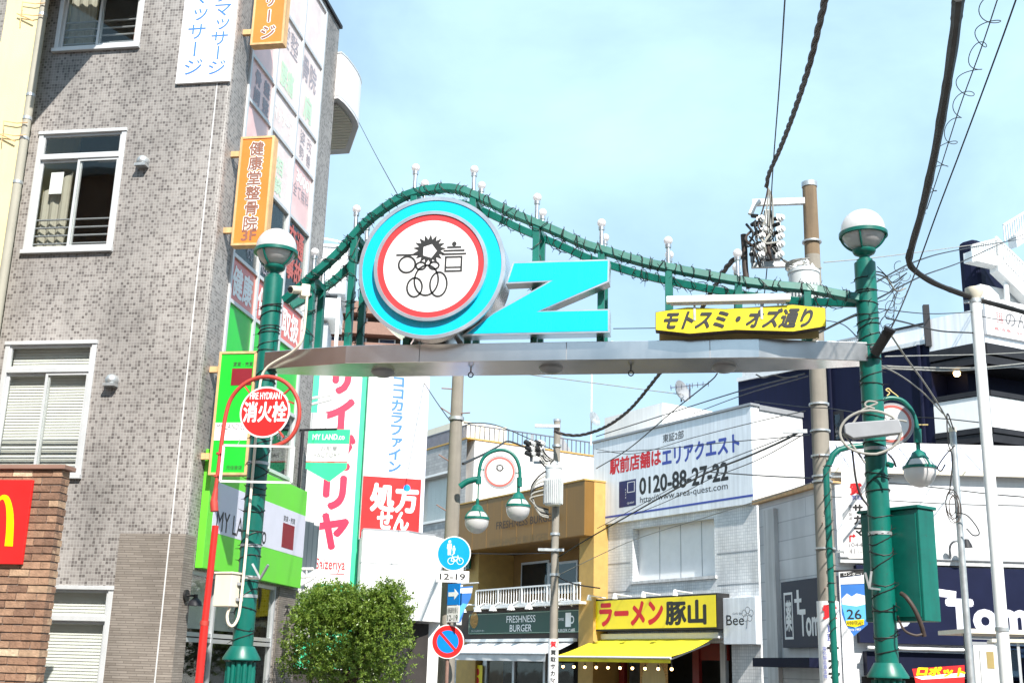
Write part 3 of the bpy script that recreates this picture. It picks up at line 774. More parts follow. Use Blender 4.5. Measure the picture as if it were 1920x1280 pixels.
u0, u1, z0, z1 = FH.rect(470, 736, 530, 748)
text(pl, 'FIRE HYDRANT', FH, u0, u1, z0, z1, 0.004, 'white_print', 0.022)
u0, u1, z0, z1 = FH.rect(459, 754, 536, 790)
text(pl, '消火栓', FH, u0, u1, z0, z1, 0.004, 'white_print', 0.032)
for (x0, y0), (x1, y1) in (((459, 724), (468, 736)), ((543, 729), (532, 739)), ((551, 756), (541, 752)), ((532, 820), (523, 807))):
    obj('ring_spoke', MB().bar(at(x0, y0, Y=YH), at(x1, y1, Y=YH + 0.008), 0.009), 'red_faded', hyd)
wf = MB()
c4 = [FH.uz(421, 835, 0.02), FH.uz(552, 838, 0.02), FH.uz(547, 905, 0.02), FH.uz(414, 902, 0.02)]
for a, b in zip(c4, c4[1:] + c4[:1]):
    wf.bar(FH.p(a[0], 0.035, a[1]), FH.p(b[0], 0.035, b[1]), 0.0115)
obj('empty_frame', wf, 'white_paint', hyd)
for y in (850, 892):
    q = at(411 - (y - 850) * 0.11, y, Y=YH)
    obj('clamp', MB().tube([(q.x, YH, q.z - 0.012), (q.x, YH, q.z + 0.012)], 0.033, 14).bar((q.x + 0.02, YH - 0.02, q.z), (q.x + 0.05, YH - 0.04, q.z), 0.008), 'red_faded', hyd, True)
obj('chain', MB().tube(smooth_path([at(457, 805, Y=YH - 0.02), at(452, 815, Y=YH - 0.03), at(449, 826, Y=YH - 0.03), at(444, 836, Y=YH - 0.035)], 4), 0.004, 5), 'galvanised', hyd)
# ================================================================== tiled office building
YT, XS, ZR = 16.0, -7.325, 14.5
FT = Fr((0, YT), 0); FS = Fr((XS, YT), rad(90))
tb = thing('tiled_building', (-10, 18.5, 0.12), 'grey mosaic tiled office building with white windows and pink poster panels', 'building')
def opening(fr, xl, xr, yt, yb, xm=None):
    ym = (yt + yb) / 2
    return fr.uz(xl, ym)[0], fr.uz(xr, ym)[0], fr.uz((xl + xr) / 2, yb)[1], fr.uz((xl + xr) / 2, yt)[1]
w2 = opening(FT, 62, 222, 247.5, 470.5)
w3z = (FT.uz(85, 893)[1], FT.uz(100, 642)[1])
w1z0 = FT.uz(186, 92)[1]
w1 = (w2[0] + 0.03, w2[1] + 0.03, w1z0, w1z0 + 2.03)
w3 = (w2[0] - 0.05, w2[1] - 0.05, w3z[0], w3z[1])
w4r = FT.uz(203, 1180)[0]
w4 = (w4r - 1.45, w4r, 0.55, FT.uz(155, 1100)[1])
HOLES = [w1, w2, w3, w4]
mb = MB().wall(FT, -13.5, XS - 0.08, 0.12, ZR, HOLES, 0.0, 0.22)
for k in range(4):       # rounded corner
    a0, a1 = math.pi / 2 * k / 4, math.pi / 2 * (k + 1) / 4
    c = (XS - 0.08, YT + 0.08)
    p = [(c[0] + 0.08 * math.sin(a), c[1] - 0.08 * math.cos(a)) for a in (a0, a1)]
    mb.add([(p[0][0], p[0][1], 0.12), (p[1][0], p[1][1], 0.12), (p[1][0], p[1][1], ZR), (p[0][0], p[0][1], ZR)], [(0, 1, 2, 3)])
mb.wall(FS, 0.08, 5.0, 0.12, ZR, [(0.70, 4.13, 4.9, 14.35), (0.36, 3.95, 0.3, 3.0)], 0.0, 0.12)
mb.add([(XS, 21, 0.12), (XS, 21, ZR), (-13.5, 21, ZR), (-13.5, 21, 0.12)], [(0, 1, 2, 3)])
obj('wall', mb, 'mosaic', tb)
obj('roof_slab', MB().slab([(-13.5, YT + 0.02), (XS - 0.1, YT + 0.02), (XS - 0.02, YT + 0.1), (XS - 0.02, 20.98), (-13.5, 20.98)], ZR - 0.15, ZR - 0.03), 'white_dirty', tb)
cp_ = obj('coping', MB().slab([(-13.5, YT - 0.05), (XS + 0.05, YT - 0.05), (XS + 0.05, 21.05), (-13.5, 21.05)], ZR + 0.002, ZR + 0.07), 'dark_steel', tb)
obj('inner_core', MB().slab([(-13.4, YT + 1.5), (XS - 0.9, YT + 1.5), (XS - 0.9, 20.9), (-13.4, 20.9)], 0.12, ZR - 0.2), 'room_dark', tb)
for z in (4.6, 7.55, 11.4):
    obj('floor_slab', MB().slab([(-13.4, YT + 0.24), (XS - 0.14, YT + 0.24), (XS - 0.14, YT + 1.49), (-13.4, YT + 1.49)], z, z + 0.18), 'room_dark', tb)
def window(parent, fr, h, transom=0.42, blind=False, rails=True, paper=False, sashes=2):
    u0, u1, z0, z1 = h; b = MB(); f = 0.055
    w0, w1_ = -0.10, 0.025
    zt = z1 - transom
    for (a, b_, c, d) in ((u0 - 0.02, u0 + f, z0, z1), (u1 - f, u1 + 0.02, z0, z1)): b.box(fr, a, b_, w0, w1_, c, d)
    b.box(fr, u0 - 0.03, u1 + 0.03, w0, w1_ + 0.02, z1 - f + 0.02, z1 + 0.02)
    b.box(fr, u0 + f, u1 - f, w0, w1_ - 0.004, zt - 0.05, zt + 0.02)
    o = obj('window', b, 'alu_white', parent, bevel=0.004)
    obj('sill', MB().box(fr, u0 - 0.035, u1 + 0.035, w0, w1_ + 0.045, z0 - 0.035, z0 + 0.03), 'alu_white', o, bevel=0.004)
    um = (u0 + u1) / 2
    for k, (a, c) in enumerate(((u0 + f, um + 0.03), (um - 0.03, u1 - f)) if sashes == 2 else ((u0 + f, u1 - f),)):
        q = -0.03 if k == 0 else 0.0
        s = MB()
        zb, zt2 = z0 + 0.032, zt - 0.052
        s.box(fr, a, a + 0.04, q - 0.03, q, zb, zt2); s.box(fr, c - 0.04, c, q - 0.03, q, zb, zt2)
        s.box(fr, a + 0.04, c - 0.04, q - 0.03, q, zb, zb + 0.07); s.box(fr, a + 0.04, c - 0.04, q - 0.03, q, zt2 - 0.04, zt2)
        obj('sash', s, 'alu_white', o)
        obj('pane', MB().box(fr, a + 0.04, c - 0.04, q - 0.02, q - 0.014, zb + 0.07, zt2 - 0.04), 'glass', o)
    obj('pane', MB().box(fr, u0 + f + 0.03, u1 - f - 0.03, -0.03, -0.024, zt + 0.05, z1 - f - 0.02), 'glass', o)
    s = MB()
    for (a, c, d, e) in ((u0 + f, u1 - f, zt + 0.022, zt + 0.05), (u0 + f, u1 - f, z1 - f - 0.02, z1 - f + 0.018)): s.box(fr, a, c, -0.04, 0.0, d, e)
    for a in (u0 + f, u1 - f - 0.03): s.box(fr, a, a + 0.03, -0.04, 0.0, zt + 0.05, z1 - f - 0.02)
    obj('transom_sash', s, 'alu_white', o)
    if rails:
        r = MB()
        for k in range(4): r.tube([fr.p(u0 + f, -0.085, z0 + 0.16 + k * 0.135), fr.p(u1 - f, -0.085, z0 + 0.16 + k * 0.135)], 0.016, 8)
        obj('guard_rail', r, 'grey_metal', o, True)
    if blind:
        bl = MB(); n = int((z1 - z0) / 0.045)
        for k in range(n):
            z = z0 + 0.05 + k * 0.045
            bl.add([fr.p(u0 + 0.05, -0.135, z), fr.p(u1 - 0.05, -0.135, z), fr.p(u1 - 0.05, -0.147, z + 0.046), fr.p(u0 + 0.05, -0.147, z + 0.046)], [(0, 1, 2, 3)])
        bb = obj('blind', bl, 'blind', o); bb['kind'] = 'stuff'
    if not blind:
        cv = MB(); vv_ = []
        for k in range(13):
            vv_ += [fr.p(u0 + 0.08 + 0.04 * k, -0.16 + 0.025 * math.sin(k * 1.6), z0 + 0.05), fr.p(u0 + 0.08 + 0.04 * k, -0.16 + 0.02 * math.sin(k * 1.6 + 0.4), zt - 0.55 + 0.03 * k)]
        obj('curtain', cv.add(vv_, [(2 * k, 2 * k + 2, 2 * k + 3, 2 * k + 1) for k in range(12)]), 'soffit_slat', o)
        obj('shelf', MB().box(fr, u1 - 0.5, u1 - 0.1, -0.9, -0.7, z0 - 0.1, z0 + 0.9), 'brown_print', o)
    if paper:
        obj('paper', MB().box(fr, u0 + 0.24, u0 + 0.46, -0.056, -0.053, zt - 0.62, zt - 0.25), 'white_sheet', o)
    return o
window(tb, FT, w1, paper=False); window(tb, FT, w2, paper=True)
window(tb, FT, w3, blind=True); window(tb, FT, w4, blind=True, rails=False, sashes=1)
obj('paper', MB().box(FT, w1[1] - 0.5, w1[1] - 0.25, -0.02, -0.01, w1[2] + 0.95, w1[2] + 1.3), 'white_sheet', tb)
# vent hoods
for x, y in ((270, 305), (212, 714)):
    u, z = FT.uz(x, y); v = MB(); R = 0.095
    v.lathe(FT.p(u, 0, z), [(R, 0.0), (R, 0.05)], 20, FT.n)
    rows = []
    for i in range(7):
        t = math.pi / 2 * i / 6; rows.append((R * math.cos(t), 0.05 + R * 1.0 * math.sin(t)))
    v.lathe(FT.p(u, 0, z), rows, 20, FT.n)
    v.box(FT, u - R * 0.98, u + R * 0.98, 0.0, 0.14, z - 0.10, z - 0.06)
    obj('vent_hood', v, 'galvanised', tb, True)
# stone cladding at street level
ux0, zst = FT.uz(226, 1000)[0], FT.uz(290, 1000)[1]
st = MB().box(FT, ux0, XS + 0.016, 0.002, 0.016, 0.13, zst).box(FS, 0.0, 0.34, 0.002, 0.016, 0.13, zst)
obj('stone_cladding', st, 'split_stone', tb)
obj('stone_cladding', MB().box(FS, 3.98, 5.0, 0.002, 0.02, 0.13, 3.0), 'split_stone', tb)
ua, ub = FT.uz(382, 426)[0], FT.uz(288, 1280)[0]
sm = (ua + ub) / 2
obj('joint_strip', MB().box(FT, sm - 0.01, sm + 0.01, 0.0, 0.004, zst + 0.01, ZR - 0.2), 'white_dirty', tb)
obj('joint_strip', MB().box(FT, sm - 0.01, sm + 0.01, 0.016, 0.02, 0.14, zst), 'white_dirty', tb)

# poster panels on the side wall
CU = [0.70, 1.80, 2.98, 4.13]
RZ = [14.35, 13.09, 11.52, 10.71, 9.56, 7.98, 7.22, 6.05, 4.90]
KIND = [('poster_pale', 'poster_pale', 'poster_pale'), ('poster_pink', 'poster_pale', 'poster_pale'), ('poster_pink', 'poster_pale', 'poster_pale'), ('poster_pink', 'poster_pale', 'poster_pink'),
        ('glass', 'glass', 'glass'), ('poster_red', 'poster_red', 'poster_red'), ('green_face', 'green_face', 'green_face'), ('glass', 'glass', 'glass')]
fm = MB()
for u in CU: fm.box(FS, u - 0.035, u + 0.035, -0.06, 0.03, RZ[-1], RZ[0])
for z in RZ:
    for i in range(3): fm.box(FS, CU[i] + 0.035, CU[i + 1] - 0.035, -0.06, 0.022, z - 0.03, z + 0.03)
obj('panel_frame', fm, 'alu_white', tb)
PAN = {}
for r in range(8):
    for c in range(3):
        k = KIND[r][c]
        PAN[r, c] = obj('window_pane' if k == 'glass' else 'poster_panel', MB().box(FS, CU[c] + 0.036, CU[c + 1] - 0.036, -0.03, -0.012 if k != 'glass' else -0.022, RZ[r + 1] + 0.031, RZ[r] - 0.031), k, tb)
obj('back_board', MB().box(FS, 0.71, 4.12, -0.11, -0.105, 6.1, 7.9).box(FS, 0.71, 4.12, -0.11, -0.105, 9.6, 14.3), 'room_dark', tb)
def ptext(r, c, s, mat, f=(0.1, 0.9, 0.15, 0.85), bold=0.03):
    a, b = CU[c] + 0.04, CU[c + 1] - 0.04; zl, zh = RZ[r + 1] + 0.03, RZ[r] - 0.03
    text(PAN[r, c], s, FS, a + (b - a) * f[0], a + (b - a) * f[1], zl + (zh - zl) * f[2], zl + (zh - zl) * f[3], -0.018 if KIND[r][c] == 'glass' else -0.011, mat, bold)
def pvtext(r, c, s, mat, fu, ft, size, bold=0.03):
    a, b = CU[c] + 0.04, CU[c + 1] - 0.04; zl, zh = RZ[r + 1] + 0.03, RZ[r] - 0.03
    vtext(PAN[r, c], s, FS, a + (b - a) * fu, zl + (zh - zl) * ft, size, size * 1.1, -0.011, mat, bold)
ptext(5, 0, '健康', 'white_print'); ptext(5, 1, '保険', 'white_print'); ptext(5, 2, '取扱', 'white_print')
pvtext(2, 0, '骨調', 'faded_print', 0.36, 0.92, 0.30); pvtext(2, 0, '盤整', 'faded_print', 0.76, 0.92, 0.30)
ptext(2, 1, 'マッサージ', 'white_print', (0.08, 0.92, 0.3, 0.7)); pvtext(2, 2, '姿勢', 'faded_print', 0.36, 0.9, 0.28, 0.0); pvtext(2, 2, '改善', 'faded_print', 0.72, 0.9, 0.28, 0.0)
ptext(1, 1, '堂整', 'faded_print', (0.1, 0.9, 0.62, 0.92), 0.0); ptext(1, 2, '骨院', 'faded_print', (0.08, 0.82, 0.55, 0.88), 0.02)
ptext(1, 1, '腰痛', 'mint_print', (0.2, 0.8, 0.1, 0.4)); ptext(1, 2, '肩', 'mint_print', (0.3, 0.7, 0.08, 0.4)); ptext(1, 0, '頭痛', 'mint_print', (0.15, 0.85, 0.35, 0.7))
pvtext(3, 1, '相談', 'mint_print', 0.5, 0.75, 0.34); ptext(3, 2, '全て無料', 'faded_print', (0.1, 0.9, 0.4, 0.65), 0.0); ptext(3, 2, '3000', 'white_print', (0.2, 0.85, 0.68, 0.88))
ptext(3, 0, '肩こり', 'white_print', (0.1, 0.9, 0.1, 0.4))
ptext(4, 2, '交通', 'faded_red', (0.1, 0.85, 0.62, 0.95), 0.03); ptext(4, 2, '事故', 'faded_red', (0.1, 0.85, 0.28, 0.58), 0.03); ptext(4, 0, '税', 'faded_print', (0.55, 0.8, 0.08, 0.3), 0.0); ptext(4, 1, '相続税', 'faded_print', (0.1, 0.9, 0.06, 0.26), 0.0)
ptext(7, 2, '不動産', 'faded_print', (0.3, 0.8, 0.52, 0.66), 0.0)

# projecting green shop sign on the side wall
gw = 0.12
gz0, gz1 = 3.03, 4.78
bz0, bz1 = FS.uz(476, 1019, gw)[1], FS.uz(480, 931, gw)[1]
sgn = thing('shop_sign', FS.p(2.6, 0.06, gz0), 'long lime green and white estate agent sign over the shop front behind the column', 'sign')
obj('sign_box', MB().box(FS, 0.42, 4.78, 0.004, gw, gz0, gz1), 'lime_face', sgn, bevel=0.006)
obj('pale_band', MB().box(FS, 0.62, 4.779, gw, gw + 0.003, bz0, bz1), 'pale_lilac', sgn)
u0, _, _, _ = FS.rect(405, 980, 465, 1000, gw); u1 = FS.uz(462, 980, gw)[0]
text(sgn, 'MY LAND.co', FS, u0, u1 + 0.9, bz0 + 0.04, bz0 + 0.34, gw + 0.003, 'black_print', 0.0)
um0, um1 = FS.uz(529, 1000, gw)[0], FS.uz(551, 1000, gw)[0]
obj('maroon_square', MB().box(FS, um0, um1, gw + 0.003, gw + 0.006, bz0 + 0.08, bz0 + 0.50), 'maroon', sgn)
text(sgn, '賃貸・売買', FS, um0, um1, bz0 + 0.53, bz0 + 0.63, gw + 0.003, 'black_print')

# street level shop front
sf = thing('glazed_shopfront', FS.p(2.2, -0.1, 0.12), 'glazed estate agent shop front with aluminium frames under the lime green sign', 'shop front')
b = MB()
for u in (0.38, 1.35, 2.95, 3.90): b.box(FS, u - 0.03, u + 0.03, -0.11, -0.02, 0.3, 3.0)
for z in (0.32, 2.02, 2.10, 2.97):
    for a, c in ((0.41, 1.32), (1.38, 2.92), (2.98, 3.87)): b.box(FS, a, c, -0.10, -0.03, z - 0.03, z + 0.03)
obj('frame', b, 'alu', sf)
for a, c in ((0.41, 1.32), (1.38, 2.92), (2.98, 3.87)):
    obj('pane', MB().box(FS, a, c, -0.07, -0.064, 2.131, 2.939), 'glass', sf)
    obj('pane', MB().box(FS, a, c, -0.07, -0.064, 0.351, 1.989), 'glass', sf)
obj('fascia_board', MB().box(FS, 0.4, 3.9, -0.4, -0.39, 2.2, 2.95), 'blind', sf)
vtext(tb, '不動産の館', FS, 4.45, 2.75, 0.30, 0.33, 0.021, 'black_print', 0.03)
for u, lab, ww in ((0.17, 'black wall lamp on the stone cladding beside the red hydrant pole', 0.016), (4.75, 'black wall lamp on the far pier beside the leafy tree', 0.02)):
    z = 2.62
    l = thing('wall_lamp', FS.p(u, ww, z - 0.15), lab, 'lamp', 'wall lamps of the shop front')
    obj('back_plate', MB().disc(FS, u, z, 0.085, ww, ww + 0.03, 24), 'black_rubber', l, True)
    obj('arm', MB().tube([FS.p(u, ww + 0.03, z), FS.p(u, ww + 0.17, z)], 0.014, 8).tube([FS.p(u, ww + 0.16, z + 0.02), FS.p(u, ww + 0.16, z - 0.04)], 0.03, 12), 'black_rubber', l, True)
    obj('shade', MB().lathe(FS.p(u, ww + 0.16, z - 0.14), [(0.10, 0.0), (0.085, 0.06), (0.035, 0.11), (0.0, 0.115)], 20), 'dark_steel', l, True)

# white clinic sign on the front wall
u0, z0 = FT.uz(331, 160); u1 = FT.uz(432, 156)[0]
cs = thing('clinic_sign', FT.p((u0 + u1) / 2, 0.03, z0), 'tall white massage clinic sign with faded blue lettering on the mosaic wall', 'sign')
obj('panel', MB().box(FT, u0, u1, 0.003, 0.05, z0, z0 + 2.5), 'white_face', cs, bevel=0.004)
du = u1 - u0
vtext(cs, 'クイックマッサージ', FT, u0 + du * 0.74, z0 + 0.12 + 0.262 * 9, 0.29, 0.262, 0.051, 'sky_print', 0.0, 1.15)
vtext(cs, '肩こりマッサージ', FT, u0 + du * 0.30, z0 + 0.12 + 0.32 * 8, 0.32, 0.32, 0.051, 'sky_print', 0.0, 1.1)

# blade signs on brackets
FB = Fr((0, 16.24), 0)
def blade(name, z0, z1, face, label, brs, x0=-7.16, x1=-6.60, th=0.16):
    t = thing(name, FB.p((x0 + x1) / 2, -th / 2, z0), label, 'sign', 'blade signs on the tiled building')
    fr_ = MB(); e = 0.035
    fr_.box(FB, x0, x0 + e, -th, 0.012, z0, z1); fr_.box(FB, x1 - e, x1, -th, 0.012, z0, z1)
    fr_.box(FB, x0 + e, x1 - e, -th, 0.012, z0, z0 + e); fr_.box(FB, x0 + e, x1 - e, -th, 0.012, z1 - e, z1)
    obj('frame', fr_, 'cream_frame', t)
    f = obj('face', MB().box(FB, x0 + e, x1 - e, -th + 0.01, 0.0, z0 + e, z1 - e), face, t)
    for z in brs:
        obj('bracket', MB().box(FB, XS + 0.002, x0, -0.10, -0.03, z - 0.045, z + 0.045), 'cream_frame', t)
    return t, f
oz0, oz1 = FB.uz(458, 460)[1], FB.uz(487, 256)[1]
t, f = blade('clinic_blade_sign', oz0, oz1, 'orange_face', 'orange vertical osteopathic clinic blade sign marked 3F above the globe lamp', (FB.uz(440, 287)[1], FB.uz(424, 430)[1]))
vtext(f, '健康堂整骨院', FB, -6.88, oz1 - 0.08, 0.245, 0.252, 0.0, 'white_print', 0.07)
vtext(f, '健康堂整骨院', FB, -6.88, oz1 - 0.08, 0.245, 0.252, 0.004, 'brown_print', 0.022)
text(f, '3F', FB, -7.0, -6.77, oz0 + 0.08, oz0 + 0.25, 0.0, 'brown_print', 0.03)
uz0 = FB.uz(508, 83)[1]
t, f = blade('clinic_blade_sign', uz0, uz0 + 1.82, 'orange_face', 'orange vertical massage blade sign at the top edge beside the white sign', (uz0 + 0.27, uz0 + 1.5))
vtext(f, 'マッサージ', FB, -6.88, uz0 + 0.07 + 5 * 0.30, 0.27, 0.30, 0.0, 'white_print', 0.07)
vtext(f, 'マッサージ', FB, -6.88, uz0 + 0.07 + 5 * 0.30, 0.27, 0.30, 0.004, 'brown_print', 0.02)
gz0_, gz1_ = FB.uz(425, 890)[1], FB.uz(440, 659)[1]
t, f = blade('estate_blade_sign', gz0_, gz1_, 'green_face', 'green and white vertical estate agent blade sign behind the hydrant sign', (FB.uz(398, 691)[1], FB.uz(378, 854)[1]), -7.17, -6.58)
zz0, zz1 = FB.uz(440, 825)[1], FB.uz(440, 792)[1]
obj('white_band', MB().box(FB, -7.134, -6.616, 0.0, 0.004, zz0, zz1), 'white_face', f)
text(f, 'MY LAND.co', FB, -7.11, -6.66, zz1 - 0.10, zz1 - 0.02, 0.004, 'grey_print')
zz2 = FB.uz(450, 722)[1]
obj('maroon_square', MB().box(FB, -6.95, -6.63, 0.0, 0.004, zz2, zz2 + 0.26), 'maroon', f)
text(f, '賃貸・売買', FB, -6.94, -6.63, zz2 + 0.29, zz2 + 0.36, 0.0, 'dark_print')
text(f, '元住吉店', FB, -6.9, -6.66, gz0_ + 0.08, gz0_ + 0.14, 0.0, 'dark_print')

# cloth banner on the rear corner
FF = Fr((0, 20.45), 0)
bn = thing('shop_banner', FF.p(FF.uz(618, 804)[0], 0, FF.uz(618, 902)[1]), 'mint and white pointed cloth banner on a horizontal pole off the tiled wall', 'banner')
obj('pole', MB().tube([Vector((XS - 0.05, 20.45, FF.uz(560, 806)[1])), FF.hit(632, 804)], 0.022, 10).tube([Vector((XS + 0.06, 20.45, FF.uz(560, 806)[1])), Vector((XS + 0.06, 20.45, FF.uz(545, 950)[1]))], 0.03, 8), 'dark_steel', bn, True)
def cloth(name, px, mat, w):
    mb = MB(); mb.prism(FF, [FF.uz(*p) for p in px], w, w + 0.006); return obj(name, mb, mat, bn)
cloth('top_band', [(579, 804), (657, 805), (655, 832), (577, 831)], 'mint_face', 0.0)
cloth('white_field', [(577, 831.4), (655, 832.4), (651, 865), (574, 864)], 'white_sheet', 0.0)
cloth('red_line', [(574, 864.2), (651, 865.2), (651, 867), (574, 866)], 'red_sign', 0.0)
cloth('pointed_tail', [(574, 866.4), (651, 867.4), (650, 878), (617, 903), (573, 878)], 'mint_face', 0.0)
u0, u1, z0, z1 = FF.rect(587, 814, 646, 824); text(bn, 'MY LAND.co', FF, u0, u1, z0, z1, 0.006, 'white_print', 0.02)
u0, u1, z0, z1 = FF.rect(590, 849, 639, 857); text(bn, 'FACTORY', FF, u0, u1, z0, z1, 0.006, 'grey_print')
u0, u1, z0, z1 = FF.rect(602, 836, 632, 845); text(bn, 'お部屋', FF, u0, u1, z0, z1, 0.006, 'grey_print')

# white curved roof canopy behind the tiled building
zs0 = 12.88
edge = [(622, 176), (634, 184), (646, 194), (656, 206), (664, 217), (670, 228), (672.5, 238)]
arc = [at(x, y, Z=zs0) for x, y in edge]
cpt, dpt = at(655, 288, Z=zs0), at(612, 283, Z=zs0)
plan_o = [(p.x, p.y) for p in arc] + [(cpt.x, cpt.y), (-9.6, cpt.y + 0.1), (-9.6, 21.08)]
plan_o[0] = (plan_o[0][0] - 0.35, 21.08)
can = thing('roof_canopy', (-8.5, 22.2, 0.0), 'white round cornered roof canopy with slatted underside behind the tiled building', 'canopy')
obj('fascia', MB().slab(plan_o, zs0, zs0 + 1.02), 'white_face', can, True, sharp=30)
cx = sum(p[0] for p in plan_o) / len(plan_o); cyy = sum(p[1] for p in plan_o) / len(plan_o)
def shrink(k): return [(cx + (x - cx) * k, cyy + (y - cyy) * k) for x, y in plan_o]
obj('soffit_border', MB().slab(shrink(0.985), zs0 - 0.012, zs0 - 0.004), 'soffit_grey', can)
inner = shrink(0.80)
ys = [p[1] for p in inner]; y0_, y1_ = min(ys), max(ys); n = 17
for k in range(n):
    ya, yb_ = y0_ + (y1_ - y0_) * k / n + 0.015, y0_ + (y1_ - y0_) * (k + 1) / n
    def xr(y):
        best = -99
        for (xa, ya_), (xb, yb2) in zip(inner, inner[1:] + inner[:1]):
            if (ya_ - y) * (yb2 - y) <= 0 and ya_ != yb2: best = max(best, xa + (xb - xa) * (y - ya_) / (yb2 - ya_))
        return best if best > -90 else cx
    xa, xb = xr(ya + 0.001), xr(yb_ - 0.001)
    obj('soffit_slat', MB().slab([(-9.3, ya), (xa, ya), (xb, yb_), (-9.3, yb_)], zs0 - 0.05, zs0 - 0.016), 'soffit_slat', can)
obj('top_trim', MB().slab([(cx + (x - cx) * 1.012, cyy + (y - cyy) * 1.012) for x, y in plan_o], zs0 + 1.022, zs0 + 1.06), 'alu_white', can)
obj('bottom_trim', MB().slab([(cx + (x - cx) * 1.006, cyy + (y - cyy) * 1.006) for x, y in plan_o], zs0 + 0.05, zs0 + 0.075), 'alu_white', can)
obj('support_wall', MB().slab([(-13, 21.3), (-8.55, 21.3), (-8.75, 23.6), (-13, 23.6)], 0.0, zs0 - 0.06), 'white_wall', can)

# ================================================================== cream building with the drain pipe
XP = at(80, 30, Y=15.8).x
cb_ = thing('cream_building', (XP - 2.5, 17, 0.0), 'cream rendered building with a rusty bracketed drain pipe at its corner', 'building')
FY = Fr((0, 15.75), 0)
wh = (-12.6, FY.uz(8, 40)[0], FY.uz(14, 78)[1], FY.uz(14, 78)[1] + 1.6)
obj('wall', MB().wall(FY, -16, XP - 0.05, 0.0, 15.2, [wh], 0.0, 0.25).add([(XP - 0.05, 15.75, 0), (XP - 0.05, 18.5, 0), (XP - 0.05, 18.5, 15.2), (XP - 0.05, 15.75, 15.2)], [(0, 1, 2, 3)]), 'cream_wall', cb_)
obj('window_pane', MB().box(FY, wh[0], wh[1], -0.26, -0.25, wh[2], wh[3]), 'glass', cb_)
obj('room_back', MB().box(FY, -12.8, wh[1] + 0.2, -0.9, -0.85, wh[2] - 0.4, wh[3] + 0.4), 'room_dark', cb_)
pipe = obj('drain_pipe', MB().tube([(XP, 15.80, 0.0), (XP, 15.80, 15.0)], 0.068, 20), 'soffit_slat', cb_, True)
for y in (33, 182, 225, 262, 344):
    z = at(60, y, Y=15.8).z
    obj('pipe_collar', MB().lathe((XP, 15.80, z), [(0.069, 0), (0.076, 0), (0.076, 0.05), (0.069, 0.05)], 20), 'galvanised', pipe, True)
for z in (at(60, 30, Y=15.7).z, at(25, 255, Y=15.7).z):
    rb = MB()
    for dz in (0.0, 0.22):
        rb.tube([(XP - 0.10, 15.70, z + dz), (XP + 0.075, 15.71, z + dz + 0.01)], 0.009, 6)
        rb.tube([(XP - 0.10, 15.70, z + dz), (XP - 0.34, 15.70, z + dz + 0.05), (XP - 0.30, 15.68, z + dz - 0.12)], 0.008, 6)
    rb.tube([(XP - 0.08, 15.69, z - 0.10), (XP - 0.40, 15.70, z + 0.06)], 0.011, 6)
    obj('rusty_bracket', rb, 'cream_frame', cb_, True)
P1 = at(52, 245, Y=YT); dd = 2.2  # sheet added out of view, shaped to throw diagonal shade on the tiles
zr_, xr_ = P1.z + dd * SUN.z / -SUN.y, P1.x + dd * SUN.x / -SUN.y
PA = at(272, -10, Y=YT); PC = P1 + SUN * (dd / -SUN.y); PB = Vector((P1.x, YT - 0.004, PA.z + 0.2))
PD = PB + Vector((0, 0, 0.05))
tri = [PB, Vector((PA.x, YT - 0.004, PA.z)), PC]
caster = MB().add(tri + [p + Vector((0, 0, 0.03)) for p in tri], [(0, 1, 2), (5, 4, 3), (0, 3, 4, 1), (1, 4, 5, 2), (2, 5, 3, 0)])
tag(obj('shade_caster', caster, 'white_cloth'), 'added triangular shade sail fixed above the topmost window of the tiled wall', 'shade sail')

# ================================================================== brick front with the red restaurant sign
YK = 13.6; FK = Fr((0, YK), 0)
xk = (FK.uz(112, 880)[0] + FK.uz(72, 1275)[0]) / 2
zk = FK.uz(112, 880)[1]
bk = thing('brick_wall', (xk - 1.0, YK + 0.1, 0.0), 'brown and tan brick shop wall carrying the red arch sign', 'wall')
obj('mortar_core', MB().box(FK, xk - 2.0, xk - 0.012, -0.19, -0.014, 0.0, zk), 'mortar', bk)
cpo = MB().box(FK, xk - 2.0, xk + 0.05, -0.24, 0.05, zk + 0.002, zk + 0.06)
obj('coping', cpo, 'brown_flat', bk, bevel=0.008)
proto = {}
rb = random.Random(5)
def brick_mesh(L, k, v):
    key = (L, k, v)
    if key not in proto:
        q = MB(); h = 0.078; r2 = random.Random(hash(key) % 1000)
        q.box(Fr((0, 0), 0), 0, L, -0.10, 0.0, 0, h)
        q.v = [p + Vector((r2.uniform(-1, 1) * 0.003, r2.uniform(-1, 1) * 0.004, r2.uniform(-1, 1) * 0.003)) for p in q.v]
        me = bpy.data.meshes.new('brick'); me.from_pydata([tuple(p) for p in q.v], [], q.f); me.materials.append(M('brick_%d' % k)); proto[key] = me
    return proto[key]
n_course = int(zk / 0.095)
